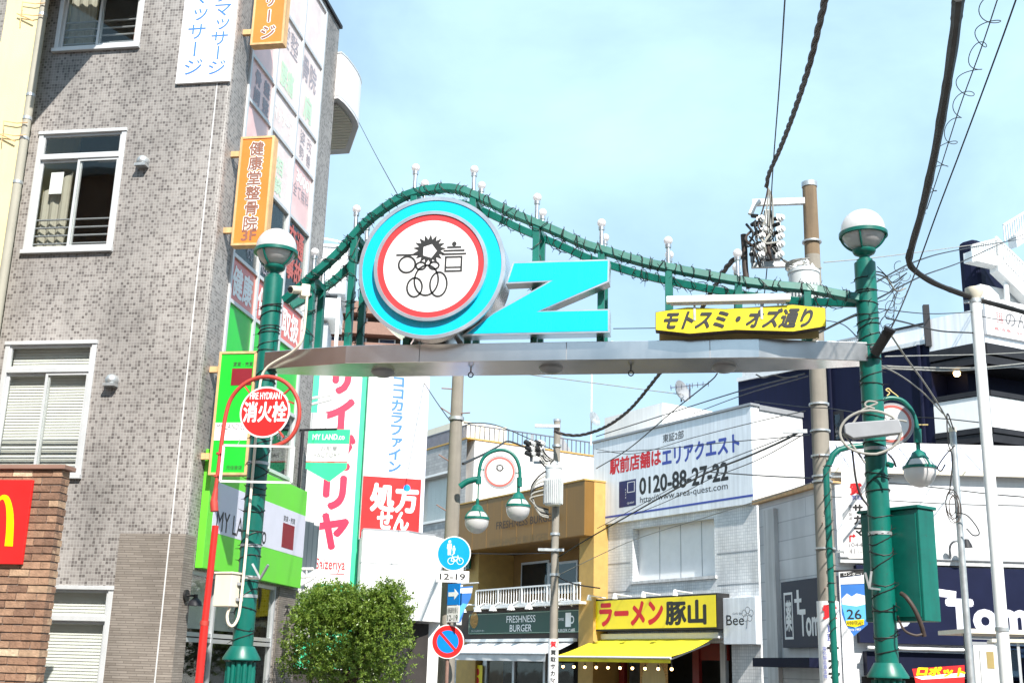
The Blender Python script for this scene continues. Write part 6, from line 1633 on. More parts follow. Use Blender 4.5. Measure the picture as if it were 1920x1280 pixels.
for k in range(5):
    a = 0.25 * k
    pts = [(ct.x + 0.34 * math.cos(t * 0.5 + a), ct.y + 0.34 * math.sin(t * 0.5 + a), z1 + 0.05 + 0.02 * k) for t in range(9)]
    obj('cable_loop', MB().tube(pts, 0.012, 6), 'grey_rubber', tf, True)
# advertising sleeve on this pole
zA, zB = 0.6, vat(B1, 1550, 1127)
slv = thing('pole_sign', (B1.x, B1.y, zA), 'white pawn shop advert sleeve wrapped round the concrete pole', 'sign', 'pawn shop signs')
obj('sleeve', MB().lathe((B1.x, B1.y, 0), [(0.2, zA), (0.2, zB)], 32), 'white_face', slv, True)
FSL = Fr(EYE * 0, 0)
def facing(base, r):
    d = Vector((EYE.x - base.x, EYE.y - base.y, 0)).normalized()
    return Fr(base + d * r, math.atan2(d.x, -d.y))
FSL = facing(B1, 0.203)
def bend(tx): pass
vtext(slv, '質', FSL, 0.03, zB - 0.06, 0.26, 0.27, 0.0, 'red_text', 0.05)
vtext(slv, '買取', FSL, 0.04, zB - 0.40, 0.16, 0.165, 0.0, 'blue_print', 0.0)
vtext(slv, 'サカマ', FSL, 0.06, zB - 0.74, 0.22, 0.235, 0.0, 'black_print', 0.05)
vtext(slv, '電化製品貴金属', FSL, -0.09, zB - 0.8, 0.075, 0.08, 0.0, 'blue_print', 0.0)
ar = MB().bar(FSL.p(-0.05, 0.004, zB - 1.62), FSL.p(-0.05, 0.004, zB - 1.54), 0.012).bar(FSL.p(-0.05, 0.004, zB - 1.54), FSL.p(0.03, 0.004, zB - 1.54), 0.012).prism(FSL, [(0.03, zB - 1.50), (0.03, zB - 1.58), (0.07, zB - 1.54)], 0.0, 0.008)
obj('arrow', ar, 'red_text', slv)
# telecom bracket arm
obj('bracket_arm', MB().box(FU, FU.uz(1467, 811)[0], FU.uz(1512, 811)[0], 0.15, 0.2, FU.uz(1490, 815)[1], FU.uz(1490, 808)[1]), 'galvanised', pr)

# left concrete pole behind the beam
B2 = gpt(837, 21.5); zt2 = vat(B2, 864, 660)
plft = thing('utility_pole', B2, 'bare concrete utility pole carrying the round blue and red road signs', 'utility pole', 'concrete utility poles')
obj('shaft', MB().tube([B2, B2 + Vector((0, 0, zt2))], 0.165, 24, r1=0.105), 'concrete_pole', plft, True)
for y in (788, 1065):
    z = vat(B2, 858, y)
    obj('band', MB().lathe((B2.x, B2.y, z), [(0.1, 0), (0.145, 0), (0.145, 0.06), (0.1, 0.06)], 24), 'galvanised', plft, True)
for k, (x, y) in enumerate(((850, 730), (856, 778), (870, 776), (848, 866), (846, 960))):
    z = vat(B2, 855, y); s_ = -1 if x < 860 else 1
    obj('step_bolt', MB().tube([(B2.x + 0.08 * s_, B2.y - 0.05, z), (B2.x + 0.28 * s_, B2.y - 0.12, z + (0.0 if k in (0, 2) else 0.12))], 0.012, 6), 'rust_pole', plft, True)
# road signs in front of it
BS = gpt(838.5, 20.9)
FG = Fr(BS, rad(9.45 - 7))
rp_ = thing('sign_post', BS, 'thin rusty brown post holding the round road signs', 'post')
obj('shaft', MB().tube([Vector((BS.x, BS.y, 0.12)), Vector((BS.x, BS.y, vat(BS, 849, 1010)))], 0.032, 12), 'rust_pole', rp_, True)
def road_sign(name, x, y, r, label):
    u, z = FG.uz(x, y, 0.06)
    t = thing(name, FG.p(u, 0.05, z - r), label, 'road sign', 'road signs on the rusty post')
    obj('plate', MB().disc(FG, u, z, r, 0.045, 0.058, 48), 'white_face', t, True)
    return t, u, z
t, u, z = road_sign('path_sign', 851, 1037, 0.30, 'round blue road sign with white walkers and bicycle')
obj('plate_face', MB().disc(FG, u, z, 0.283, 0.05, 0.061, 48), 'sky_sign', t, True)
pg = MB(); W0, W1 = 0.061, 0.064
for (cu_, cz_, s_) in ((-0.08, 0.10, 1.0), (0.0, 0.065, 0.55)):
    pg.disc(FG, u + cu_, z + cz_ + 0.105 * s_, 0.024 * s_, W0, W1, 16)
    pg.prism(FG, [(u + cu_ + dx * s_, z + cz_ + dz * s_) for dx, dz in ((-0.035, 0.07), (0.035, 0.07), (0.045, -0.02), (0.03, -0.02), (0.026, -0.13), (0.006, -0.13), (0.0, -0.03), (-0.006, -0.13), (-0.026, -0.13), (-0.03, -0.02), (-0.045, -0.02))], W0, W1)
for du_ in (-0.075, 0.085): pg.ring(FG, u + 0.03 + du_, z - 0.13, 0.052, 0.061, W0, W1, 28)
for p0, p1 in (((-0.045, -0.13), (-0.02, -0.06)), ((-0.02, -0.06), (0.08, -0.06)), ((0.08, -0.06), (0.115, -0.13)), ((-0.02, -0.06), (0.04, -0.13)), ((0.04, -0.13), (0.08, -0.06)), ((-0.045, -0.13), (0.04, -0.13)), ((0.08, -0.06), (0.07, -0.03)), ((-0.02, -0.06), (-0.035, -0.02)), ((-0.035, -0.02), (0.0, -0.015))):
    a_, b_ = Vector(p0), Vector(p1); n_ = (b_ - a_).normalized(); n_ = Vector((-n_.y, n_.x)) * 0.005
    pg.prism(FG, [(u + q.x, z + q.y) for q in (a_ + n_, b_ + n_, b_ - n_, a_ - n_)], W0, W1)
obj('pictogram', pg, 'white_print', t)
u0, u1, z0, z1 = FG.rect(818, 1069, 879, 1092, 0.06)
hp = thing('hours_plate', FG.p((u0 + u1) / 2, 0.05, z0), 'small white plate reading 12-19 under the round blue sign', 'road sign', 'road signs on the rusty post')
obj('plate', MB().box(FG, u0, u1, 0.045, 0.06, z0, z1), 'white_face', hp, bevel=0.01)
text(hp, '12-19', FG, u0 + 0.07, u1 - 0.07, z0 + 0.05, z1 - 0.05, 0.06, 'black_print', 0.015)
FG2 = Fr(FG.p(0, 0.0, 0), rad(-38))
u0, u1, z0, z1 = FG2.rect(840, 1094, 861, 1133, 0.06)
ow = thing('one_way_sign', FG2.p((u0 + u1) / 2, 0.05, z0), 'small blue plate with a white arrow turned to the side', 'road sign', 'road signs on the rusty post')
obj('plate', MB().box(FG2, u0, u1, 0.045, 0.06, z0, z1), 'blue_sign', ow)
um, zm = (u0 + u1) / 2, (z0 + z1) / 2; L_ = (u1 - u0) * 0.42
obj('arrow', MB().prism(FG2, [(um - L_, zm + 0.035), (um + L_ * 0.2, zm + 0.035), (um + L_ * 0.2, zm + 0.09), (um + L_, zm), (um + L_ * 0.2, zm - 0.09), (um + L_ * 0.2, zm - 0.035), (um - L_, zm - 0.035)], 0.06, 0.064), 'white_print', ow)
u0, u1, z0, z1 = FG2.rect(838, 1135, 860, 1166, 0.06)
xp = thing('exception_plate', FG2.p((u0 + u1) / 2, 0.05, z0), 'small white plate with black Japanese text under the arrow plate', 'road sign', 'road signs on the rusty post')
obj('plate', MB().box(FG2, u0, u1, 0.045, 0.06, z0, z1), 'white_face', xp, bevel=0.01)
text(xp, '自転車を除く', FG2, u0 + 0.03, u1 - 0.03, zm * 0 + z0 + (z1 - z0) * 0.55, z1 - 0.03, 0.06, 'black_print', 0.0)
text(xp, '12-19', FG2, u0 + 0.03, u1 - 0.03, z0 + 0.03, z0 + (z1 - z0) * 0.45, 0.06, 'black_print', 0.0)
t, u, z = road_sign('no_parking_sign', 839.5, 1202, 0.285, 'round red and blue no parking road sign')
obj('red_ring', MB().ring(FG, u, z, 0.19, 0.268, 0.05, 0.062, 48), 'red_sign', t, True)
obj('blue_disc', MB().disc(FG, u, z, 0.192, 0.05, 0.060, 48), 'blue_sign', t, True)
obj('red_slash', MB().prism(FG, [(u - 0.15, z + 0.125), (u - 0.115, z + 0.155), (u + 0.15, z - 0.12), (u + 0.115, z - 0.15)], 0.0605, 0.0632), 'red_sign', t)

# far pole with transformer in front of the burger shop
B3 = gpt(1037, 40); zt3 = vat(B3, 1042, 790)
p3_ = thing('utility_pole', B3, 'slim concrete utility pole in front of the burger shop', 'utility pole', 'concrete utility poles')
obj('shaft', MB().tube([B3, B3 + Vector((0, 0, zt3))], 0.15, 20, r1=0.115), 'concrete_pole', p3_, True)
obj('pole_cap', MB().tube([B3 + Vector((0, 0, zt3)), B3 + Vector((0, 0, zt3 + 0.08))], 0.13, 20), 'galvanised', p3_, True)
FP3 = facing(B3, 0.0)
obj('cross_arm', MB().box(FP3, FP3.uz(1003, 799)[0], 0.1, 0.12, 0.22, FP3.uz(1020, 803)[1], FP3.uz(1020, 797)[1]), 'galvanised', p3_)
obj('cross_arm', MB().box(FP3, FP3.uz(1000, 868)[0], 0.1, 0.12, 0.22, FP3.uz(1020, 871)[1], FP3.uz(1020, 866)[1]), 'galvanised', p3_)
for y in (838, 1003, 1079): obj('band', MB().lathe((B3.x, B3.y, vat(B3, 1040, y)), [(0.12, 0), (0.165, 0), (0.165, 0.08), (0.12, 0.08)], 20), 'galvanised', p3_, True)
obj('lower_arm', MB().box(FP3, FP3.uz(1009, 1030)[0], 0.3, 0.1, 0.2, FP3.uz(1020, 1033)[1], FP3.uz(1020, 1028)[1]), 'galvanised', p3_)
c3 = on(B3, 1037.5, 910, 39.6); z0, z1 = vat(c3, 1037, 947), vat(c3, 1037, 874)
t3 = thing('transformer', (c3.x, c3.y, z0), 'pale finned pole transformer in front of the burger shop fascia', 'transformer', 'pole transformers')
transformer(t3, c3, z0, z1, 0.28)
s3 = thing('pole_switchgear', on(B3, 1000, 860), 'cluster of dark fuses on the slim pole near the hanging street lamp', 'switchgear')
for i in range(3):
    for xx, m_ in ((985, 'black_rubber'), (993, 'porcelain'), (1004, 'black_rubber'), (1010, 'porcelain')):
        p = on(B3, xx + rs_.uniform(-2, 2), 828 + i * 10, 39.7)
        obj('fuse', MB().tube([p, p + Vector((0.2, -0.1, -0.1))], 0.085, 10), m_, s3, True)
obj('gear_bar', MB().bar(on(B3, 998, 815, 39.8), on(B3, 996, 865, 39.8), 0.05), 'grey_metal', s3)
for k in range(5):
    obj('jumper_cable', MB().tube(smooth_path([on(B3, 1012, 830 + 8 * k, 39.6), on(B3, 1022, 850 + 6 * k, 39.5), on(B3, 1030, 858 + 3 * k, 39.6), on(B3, 1037, 862, 39.6)], 5), 0.03, 6), 'grey_rubber' if k % 2 else 'black_rubber', s3, True)
for k in range(6):
    obj('service_drop', MB().tube(smooth_path([on(B3, 1028, 880 + 9 * k, 39.6), on(B3, 1010 - 3 * k, 893 + 8 * k, 39.4), on(B3, 996 + k, 915 + 6 * k, 39.5), on(B3, 1003 + 2 * k, 945 + 4 * k, 39.5), on(B3, 1028, 955 + 3 * k, 39.7)], 5), 0.028, 6), 'grey_rubber' if k % 3 else 'black_rubber', s3, True)
slz = vat(B3, 1037, 1197)
sl3 = thing('pole_sign', (B3.x, B3.y, 0.4), 'white pawn shop advert sleeve on the slim pole by the yellow awning', 'sign', 'pawn shop signs')
obj('sleeve', MB().lathe((B3.x, B3.y, 0), [(0.17, 0.4), (0.17, slz)], 24), 'white_face', sl3, True)
F3 = facing(B3, 0.173)
vtext(sl3, '質', F3, 0.0, slz - 0.05, 0.2, 0.24, 0.0, 'red_text', 0.03); vtext(sl3, '買取サカマ', F3, 0.0, slz - 0.32, 0.17, 0.22, 0.0, 'black_print', 0.03)

# white steel pole and thin grey pole
B4 = gpt(1887, 15); z4 = vat(B4, 1823, 545)
wp = thing('white_pole', B4, 'smooth white steel pole with a flat cap holding the thick black cable', 'pole')
obj('shaft', MB().tube([B4, B4 + Vector((0, 0, z4))], 0.078, 24, r1=0.07), 'white_paint', wp, True)
obj('pole_cap', MB().lathe((B4.x, B4.y, z4), [(0.07, -0.12), (0.12, -0.03), (0.12, 0.03), (0.0, 0.05)], 28), 'cream_plastic', wp, True)
obj('base_collar', MB().lathe((B4.x, B4.y, vat(B4, 1881, 1183)), [(0.079, 0), (0.085, 0), (0.085, 0.05), (0.079, 0.05)], 24), 'galvanised', wp, True)
zc4 = vat(B4, 1826, 568)
obj('cable_clamp', MB().lathe((B4.x, B4.y, zc4), [(0.07, 0), (0.08, 0), (0.08, 0.05), (0.07, 0.05)], 20).bar((B4.x - 0.15, B4.y, zc4 + 0.02), (B4.x + 0.15, B4.y, zc4 + 0.03), 0.02), 'galvanised', wp, True)
B5 = gpt(1821, 16); z5 = vat(B5, 1790, 808)
gp = thing('grey_pole', B5, 'thin grey steel pole with looped wires beside the green cabinet', 'pole')
obj('shaft', MB().tube([B5, B5 + Vector((0, 0, z5))], 0.046, 16), 'galvanised', gp, True)
obj('pole_cap', MB().tube([B5 + Vector((0, 0, z5 - 0.01)), B5 + Vector((0, 0, z5 + 0.05))], 0.055, 16), 'cream_plastic', gp, True)
obj('insulator', MB().tube([on(B5, 1779, 845), on(B5, 1782, 840), on(B5, 1786, 843)], 0.03, 8), 'porcelain', gp, True)
for k in range(5):
    c = on(B5, 1783 + k * 2, 945 + 2 * k, 15.9); rr2 = 0.12 + 0.03 * (k % 3)
    pts = [c + RIGHT * (0.55 * rr2 * math.cos(a)) + Vector((0, 0, rr2 * 1.25 * math.sin(a))) for a in [i * math.pi / 9 for i in range(19)]]
    obj('wire_loop', MB().tube(pts, 0.006, 5, False), 'brown_rubber', gp, True)
for pts in (((1790, 835), (1775, 850), (1762, 868), (1758, 878), (1765, 882), (1772, 870)), ((1790, 960), (1812, 965), (1830, 985), (1836, 1000), (1825, 1003), (1812, 990)), ((1788, 805), (1776, 775), (1778, 830), (1786, 860), (1780, 925))):
    obj('hanging_wire', MB().tube(smooth_path([on(B5, x, y, 15.85) for x, y in pts], 6), 0.009, 6), 'black_rubber', gp, True)

# ---- hanging twin street lamps
def hang_lamp(parent, top, r):
    """globe with shade below point top"""
    h = obj('shade', MB().lathe(top, [(0.03, 0.10), (0.03, 0.0), (r * 0.42, -0.04), (r * 0.5, -0.09), (r * 0.62, -0.12), (r * 0.62, -0.14), (r * 0.3, -0.14)], 24), 'teal_paint', parent, True)
    c = Vector(top) - Vector((0, 0, 0.14 + r * 0.78))
    obj('globe', MB().sphere(c, r, 32, 20), 'opal', h, True, sharp=180)
    obj('ring', MB().lathe(c + Vector((0, 0, r * 0.25)), [(r * 0.95, -0.02), (r * 1.06, -0.02), (r * 1.06, 0.02), (r * 0.95, 0.02)], 32), 'teal_paint', h, True)
    for k in range(4):
        a = k * math.pi / 2 + 0.5
        pts = [c + Vector((math.cos(a) * r * 1.04 * math.cos(t), math.sin(a) * r * 1.04 * math.cos(t), r * 1.04 * math.sin(t))) for t in (0.25, 0.45, 0.65, 0.85, 1.0)]
        obj('strap', MB().tube(pts, 0.012, 6), 'teal_paint', h, True)
BLm = gpt(900, 21.2)
tlp = thing('street_lamp', B2, 'teal twin globe street lamp with round sign on the bare concrete pole', 'street lamp', 'teal street lamps')
P_ = lambda x, y: on(BLm, x, y)
obj('arm', MB().tube(smooth_path([P_(862, 912), P_(875, 903), P_(888, 899), P_(897, 898)], 5), 0.055, 12), 'teal_paint', tlp, True)
obj('arch', MB().tube(smooth_path([P_(897, 905), P_(899, 880), P_(904, 862), P_(914, 851), P_(927, 845), P_(942, 843), P_(957, 848), P_(968, 860), P_(974, 878), P_(975, 900)], 5), 0.032, 10), 'teal_paint', tlp, True)
obj('upright', MB().tube([P_(897, 893), P_(897, 907)], 0.055, 12), 'teal_paint', tlp, True)
obj('upright', MB().tube([P_(974, 895), P_(974, 912)], 0.05, 12), 'teal_paint', tlp, True)
obj('drop_rod', MB().tube([P_(897, 905), P_(896, 940)], 0.014, 8), 'teal_paint', tlp, True)
hang_lamp(tlp, P_(895, 945), 0.215); hang_lamp(tlp, P_(972, 922), 0.215)
FL = facing(P_(937, 884), 0)
u, z = FL.uz(937, 884)
dsc = obj('round_sign', MB().disc(FL, u, z, 0.305, -0.05, 0.0, 48), 'grey_metal', tlp, True)
obj('sign_face', MB().disc(FL, u, z, 0.275, 0.0, 0.004, 48), 'white_face', dsc, True)
obj('pink_ring', MB().ring(FL, u, z, 0.235, 0.272, 0.004, 0.007, 48), 'faded_red', dsc, True)
stp = [(u + (0.085 if k % 2 == 0 else 0.055) * math.cos(2 * math.pi * k / 28), z + 0.07 + (0.085 if k % 2 == 0 else 0.055) * math.sin(2 * math.pi * k / 28)) for k in range(28)]
obj('star_print', MB().prism(FL, stp, 0.004, 0.007), 'black_print', dsc)
obj('star_hole', MB().disc(FL, u, z + 0.07, 0.04, 0.007, 0.009, 12), 'white_face', dsc)
obj('sign_tie', MB().tube([P_(899, 880), P_(908, 880)], 0.012, 6).tube([P_(967, 886), P_(975, 886)], 0.012, 6), 'teal_paint', tlp)

B6 = gpt(1566, 16.5)
trp = thing('street_lamp', B6, 'teal globe street lamp with round sign behind the column by the white pole', 'street lamp', 'teal street lamps')
Q_ = lambda x, y, d=None: on(B6, x, y, d)
z6 = vat(B6, 1560, 880)
obj('post', MB().tube([Vector((B6.x, B6.y, 0.12)), Vector((B6.x, B6.y, z6))] + [Q_(1557, 865), Q_(1562, 852), Q_(1572, 843), Q_(1590, 838), Q_(1620, 835)], 0.045, 12), 'teal_paint', trp, True)
obj('arch', MB().tube(smooth_path([Q_(1628, 835), Q_(1630, 790), Q_(1638, 765), Q_(1655, 750), Q_(1672, 746), Q_(1692, 751), Q_(1708, 768), Q_(1717, 790), Q_(1720, 812)], 5), 0.033, 10), 'teal_paint', trp, True)
obj('socket', MB().tube([Q_(1720, 804), Q_(1721, 830)], 0.055, 12).tube([Q_(1721, 830), Q_(1721, 843)], 0.018, 8), 'teal_paint', trp, True)
hang_lamp(trp, Q_(1722, 843), 0.222)
FL2 = facing(Q_(1672, 794), 0)
u, z = FL2.uz(1672, 794)
d2_ = obj('round_sign', MB().disc(FL2, u, z, 0.305, -0.05, 0.0, 48), 'grey_metal', trp, True)
obj('sign_face', MB().disc(FL2, u, z, 0.275, 0.0, 0.004, 48), 'white_face', d2_, True)
obj('pink_ring', MB().ring(FL2, u, z, 0.235, 0.272, 0.004, 0.007, 48), 'faded_red', d2_, True)
for pts in (((1663, 742), (1668, 736), (1661, 731), (1666, 728), (1672, 734), (1680, 740), (1684, 744), (1682, 747)), ((1722, 796), (1740, 796))):
    obj('brass_scroll', MB().tube(smooth_path([Q_(x, y) for x, y in pts], 4), 0.01, 6), 'brass', trp, True)
winding('string_light', [Vector((B6.x, B6.y, 2.2)), Vector((B6.x, B6.y, z6)), Q_(1557, 865), Q_(1562, 852), Q_(1574, 842)], 0.05, 13, 'dark lamp string wound round the teal post next to the concrete pole', 0.005, 0.4, seed=31)
# pawn sign and anniversary banner on that post
FPn = facing(Q_(1600, 960), 0)
pn = thing('pawn_sign', FPn.hit(1600, 1042), 'white hanging pawn shop sign with red character beside the teal column', 'sign', 'pawn shop signs')
pp = [FPn.uz(*p) for p in ((1577, 877), (1640, 877), (1640, 1046), (1592, 1046), (1581, 1036))]
obj('panel', MB().prism(FPn, pp, -0.05, 0.0), 'white_face', pn)
a, z = FPn.uz(1604, 905); vtext(pn, '質', FPn, a, z, 0.17, 0.17, 0.0, 'red_text', 0.05)
a, z = FPn.uz(1607, 932); text(pn, '買取', FPn, a - 0.07, a + 0.07, z - 0.035, z + 0.03, 0.0, 'blue_print', 0.0)
a, z = FPn.uz(1608, 943); vtext(pn, 'サカマ', FPn, a, z, 0.145, 0.155, 0.0, 'black_print', 0.05)
a, z = FPn.uz(1594, 945); vtext(pn, '電化製品', FPn, a, z, 0.05, 0.055, 0.0, 'grey_print', 0.0)
a, z = FPn.uz(1594, 1008)
obj('arrow', MB().bar(FPn.p(a, 0.003, z - 0.05), FPn.p(a, 0.003, z + 0.03), 0.008).bar(FPn.p(a, 0.003, z + 0.03), FPn.p(a + 0.05, 0.003, z + 0.03), 0.008).prism(FPn, [(a + 0.045, z + 0.06), (a + 0.045, z), (a + 0.08, z + 0.03)], 0.0, 0.006), 'red_text', pn)
a, b, c, d = opening(FPn, 1592, 1622, 1017, 1036); text(pn, '(044)', FPn, a, b, c + 0.07, d, 0.0, 'grey_print'); text(pn, '411-3', FPn, a, b, c - 0.01, c + 0.06, 0.0, 'grey_print')
obj('hanger', MB().bar(FPn.hit(1562, 893), FPn.hit(1577, 893), 0.012), 'galvanised', pn)
obj('hanger', MB().bar(FPn.hit(1562, 1034), FPn.hit(1583, 1034), 0.012), 'galvanised', pn)
ab = thing('anniversary_banner', FPn.hit(1600, 1190), 'blue pointed banner marked 26 anniversary between the concrete pole and teal column', 'banner')
def ban(name, px, mat, w=0.0):
    return obj(name, MB().prism(FPn, [FPn.uz(*p) for p in px], w, w + 0.006), mat, ab)
ban('cloth', [(1575, 1076), (1626, 1070), (1627, 1170), (1601, 1192), (1586, 1170), (1578, 1150)], 'banner_blue')
ban('top_band', [(1575, 1083), (1624, 1077), (1624, 1093), (1575, 1095)], 'white_sheet', 0.006)
ban('black_band', [(1575, 1074), (1626, 1068), (1625, 1076), (1575, 1082)], 'black_print', 0.006)
ban('pale_cloud', [(1577, 1130), (1590, 1124), (1605, 1128), (1622, 1124), (1624, 1160), (1604, 1178), (1586, 1165)], 'aqua_print', 0.006)
ban('steam_patch', [(1578, 1122), (1588, 1112), (1597, 1118), (1606, 1112), (1622, 1116), (1623, 1132), (1606, 1136), (1590, 1134), (1579, 1132)], 'white_print', 0.007)
text(ab, 'ロンターレ', FPn, *opening(FPn, 1582, 1620, 1073, 1079), 0.014, 'white_print', 0.0)
text(ab, '26', FPn, *opening(FPn, 1588, 1615, 1142, 1160), 0.012, 'black_print', 0.01)
ban('yellow_ribbon', [(1586, 1163), (1620, 1160), (1620, 1170), (1604, 1175), (1588, 1172)], 'yellow_print', 0.010)
text(ab, 'ANNIVERSARY', FPn, *opening(FPn, 1588, 1619, 1163, 1171), 0.017, 'black_print', 0.0)
text(ab, 'since 1997', FPn, *opening(FPn, 1591, 1614, 1177, 1182), 0.007, 'white_print', 0.0)
obj('banner_rod', MB().tube([FPn.hit(1562, 1070, 0.0), FPn.hit(1630, 1067, 0.0)], 0.014, 8), 'dark_steel', ab, True)
# small banner on the left pole
FMb = Fr(FG.p(0, -0.3, 0), rad(2))
mbn = thing('blue_banner', FMb.hit(875, 1160), 'small blue and white pointed banner behind the road signs', 'banner')
obj('cloth', MB().prism(FMb, [FMb.uz(*p) for p in ((858, 1100), (887, 1098), (882, 1122), (872, 1140), (864, 1165), (858, 1168))], 0, 0.006), 'banner_blue', mbn)
obj('white_band', MB().prism(FMb, [FMb.uz(*p) for p in ((858, 1103), (886, 1101), (885, 1111), (858, 1112))], 0.006, 0.01), 'white_sheet', mbn)
obj('pale_patch', MB().prism(FMb, [FMb.uz(*p) for p in ((860, 1140), (868, 1130), (876, 1132), (868, 1148), (860, 1164))], 0.006, 0.01), 'aqua_print', mbn)
obj('banner_rod', MB().tube([FMb.hit(850, 1095), FMb.hit(898, 1092)], 0.015, 8), 'galvanised', mbn, True)

# ---- things on the right gate column
cc = at(1688, 1060, Y=12.95)
FCa = Fr((XR + 0.02, YG + 0.16), rad(-46))
za, zb_ = at(1700, 1166, Y=12.9).z, at(1700, 962, Y=12.9).z
ca0, ca1 = FCa.uz(1618, 1060)[0], FCa.uz(1728, 1060)[0]
gcb = thing('control_cabinet', FCa.p(0.15, -0.2, za), 'tall teal metal control cabinet fixed behind the gate column', 'cabinet')
obj('case', MB().box(FCa, ca0, ca1, -0.26, 0.0, za, zb_), 'teal_paint', gcb, bevel=0.008)
obj('rain_lid', MB().box(FCa, ca0 - 0.02, ca1 + 0.02, -0.28, 0.03, zb_ + 0.002, zb_ + 0.035), 'teal_paint', gcb, bevel=0.006)
obj('cabinet_door', MB().box(FCa, ca0 + 0.03, ca1 - 0.03, 0.001, 0.012, za + 0.04, zb_ - 0.04), 'teal_paint', gcb, bevel=0.004)
obj('feed_hose', MB().tube(smooth_path([at(1690, 1112, Y=12.5), at(1700, 1120, Y=12.42), at(1715, 1142, Y=12.40), at(1727, 1170, Y=12.42), at(1733, 1192, Y=12.45)], 6), 0.022, 10).tube(smooth_path([at(1683, 1155, Y=12.6), at(1695, 1180, Y=12.45), at(1715, 1190, Y=12.42), at(1730, 1188, Y=12.44)], 6), 0.012, 8), 'brown_rubber', gcb, True)
# tubular loudspeaker
ls = thing('tube_loudspeaker', at(1642, 662, Y=12.5), 'black tubular loudspeaker tilted against the column under the name board', 'loudspeaker')
obj('tube_body', MB().tube([at(1640, 663, Y=12.52), at(1668, 618, Y=12.36)], 0.055, 20), 'black_rubber', ls, True)
obj('mouth_ring', MB().tube([at(1667, 620, Y=12.364), at(1669.5, 615, Y=12.35)], 0.062, 20), 'dark_steel', ls, True)
obj('mount_strap', MB().bar(at(1645, 650, Y=12.5), Vector((XR, YG - COLR, at(1640, 650, Y=12.56).z)), 0.012), 'galvanised', ls)
# grey terminal box with looped cables in front of the column
tb2 = thing('terminal_box', at(1640, 830, Y=12.35), 'grey terminal box ringed by an oval cable loop on the gate column', 'box')
FX = Fr((0, 12.40), rad(-4))
pq = [FX.uz(*p) for p in ((1583, 796), (1590, 792), (1685, 785), (1691, 800), (1689, 811), (1600, 821), (1585, 812))]
obj('case', MB().prism(FX, pq, -0.12, 0.0), 'grey_metal', tb2, bevel=0.008)
def loop(name, cx_, cy_, rx, ry, Yd, r, mat, a0=0, a1=6.283, tilt=0.0, wob=1.5, seed=1):
    rn = random.Random(seed); pts = []
    for i in range(33):
        a = a0 + (a1 - a0) * i / 32
        pts.append(at(cx_ + rx * math.cos(a) + rn.uniform(-wob, wob) * 0.4, cy_ + ry * math.sin(a) + tilt * math.cos(a) * rx + rn.uniform(-wob, wob) * 0.4, Y=Yd))
    return obj(name, MB().tube(pts, r, 8, False), mat, tb2, True)
loop('oval_cable', 1632, 810, 57, 41, 12.33, 0.014, 'grey_rubber', seed=2)
loop('slot_cable', 1635, 803, 42, 10, 12.385, 0.011, 'black_rubber', tilt=-0.05, seed=3)
for pts in (((1588, 800), (1600, 792), (1615, 770), (1630, 762), (1645, 755), (1628, 752), (1622, 760), (1640, 766)), ((1580, 812), (1592, 826), (1610, 850), (1622, 868)), ((1668, 786), (1690, 788), (1700, 790)), ((1598, 845), (1605, 900), (1615, 930), (1628, 948)), ((1665, 850), (1675, 862), (1680, 875))):
    obj('loose_cable', MB().tube(smooth_path([at(x, y, Y=12.36) for x, y in pts], 5), 0.011, 8), 'grey_rubber' if pts[0][0] in (1588, 1580, 1668) else 'black_rubber', tb2, True)
obj('side_clip', MB().tube([at(1665, 870, Y=12.5), at(1672, 872, Y=12.45)], 0.03, 10), 'teal_paint', tb2, True)
# V bracket
vb = MB(); a0, a1, a2 = at(1622, 1073, Y=12.38), at(1630, 1102, Y=12.42), at(1634, 1070, Y=12.40)
vb.bar(a0, a1, 0.01).bar(a1, a2, 0.01).bar(a1, Vector((XR - 0.05, YG - COLR, a1.z)), 0.01)
tag(obj('flag_bracket', vb, 'galvanised'), 'V shaped steel flag bracket clamped to the column with the green cabinet', 'bracket')

# ================================================================== cables
def cable(label, pts, r, mat='black_rubber', n=10, name='overhead_cable', twist=0):
    """pts = (px, py, metres ahead)"""
    h = Vector((FW.x, FW.y, 0)).normalized()
    P = []
    for x, y, dd in pts:
        d = ray(x, y); P.append(EYE + d * (dd / d.dot(h)))
    path = smooth_path(P, n)
    mb = MB()
    if twist:
        for k in range(3):
            q = []
            L = 0
            for i, p in enumerate(path):
                if i: L += (p - path[i - 1]).length
                t = (path[min(i + 1, len(path) - 1)] - path[max(0, i - 1)]).normalized(); e1 = t.cross(Vector((0.3, 0.2, 0.9))).normalized(); e2 = t.cross(e1)
                an = L * twist + k * 2.094; q.append(p + (e1 * math.cos(an) + e2 * math.sin(an)) * r * 0.62)
            mb.tube(q, r * 0.62, 7)
    else: mb.tube(path, r, 7)
    return tag(obj(name, mb, mat, None, True), label, 'cable', 'overhead cables')
cable('thick black cable bundle sweeping down to the white pole', [(1797, -6, 8.6), (1790, 60, 9.2), (1775, 160, 10.2), (1752, 290, 11.6), (1727, 400, 13.0), (1709, 462, 13.9), (1704, 486, 14.2), (1714, 506, 14.4), (1750, 530, 14.7), (1800, 550, 14.9), (1835, 562, 15.0), (1880, 574, 14.8), (1930, 588, 14.5)], lambda t: (0.05 - 0.018 * t) * (1 + 0.06 * math.sin(t * 70) + 0.10 * (math.sin(t * 160) > 0.93)))
cable('second black strand lashed beside the thick cable bundle', [(1803, -6, 8.7), (1794, 70, 9.3), (1781, 150, 10.1), (1754, 300, 11.7), (1733, 392, 12.9), (1713, 462, 13.9), (1708, 486, 14.2)], 0.022)
cable('thin black wire threading the coil beside the cable bundle', [(1872, -6, 9.0), (1840, 90, 10), (1800, 200, 11.2), (1765, 310, 12.6), (1738, 392, 13.6)], 0.006)
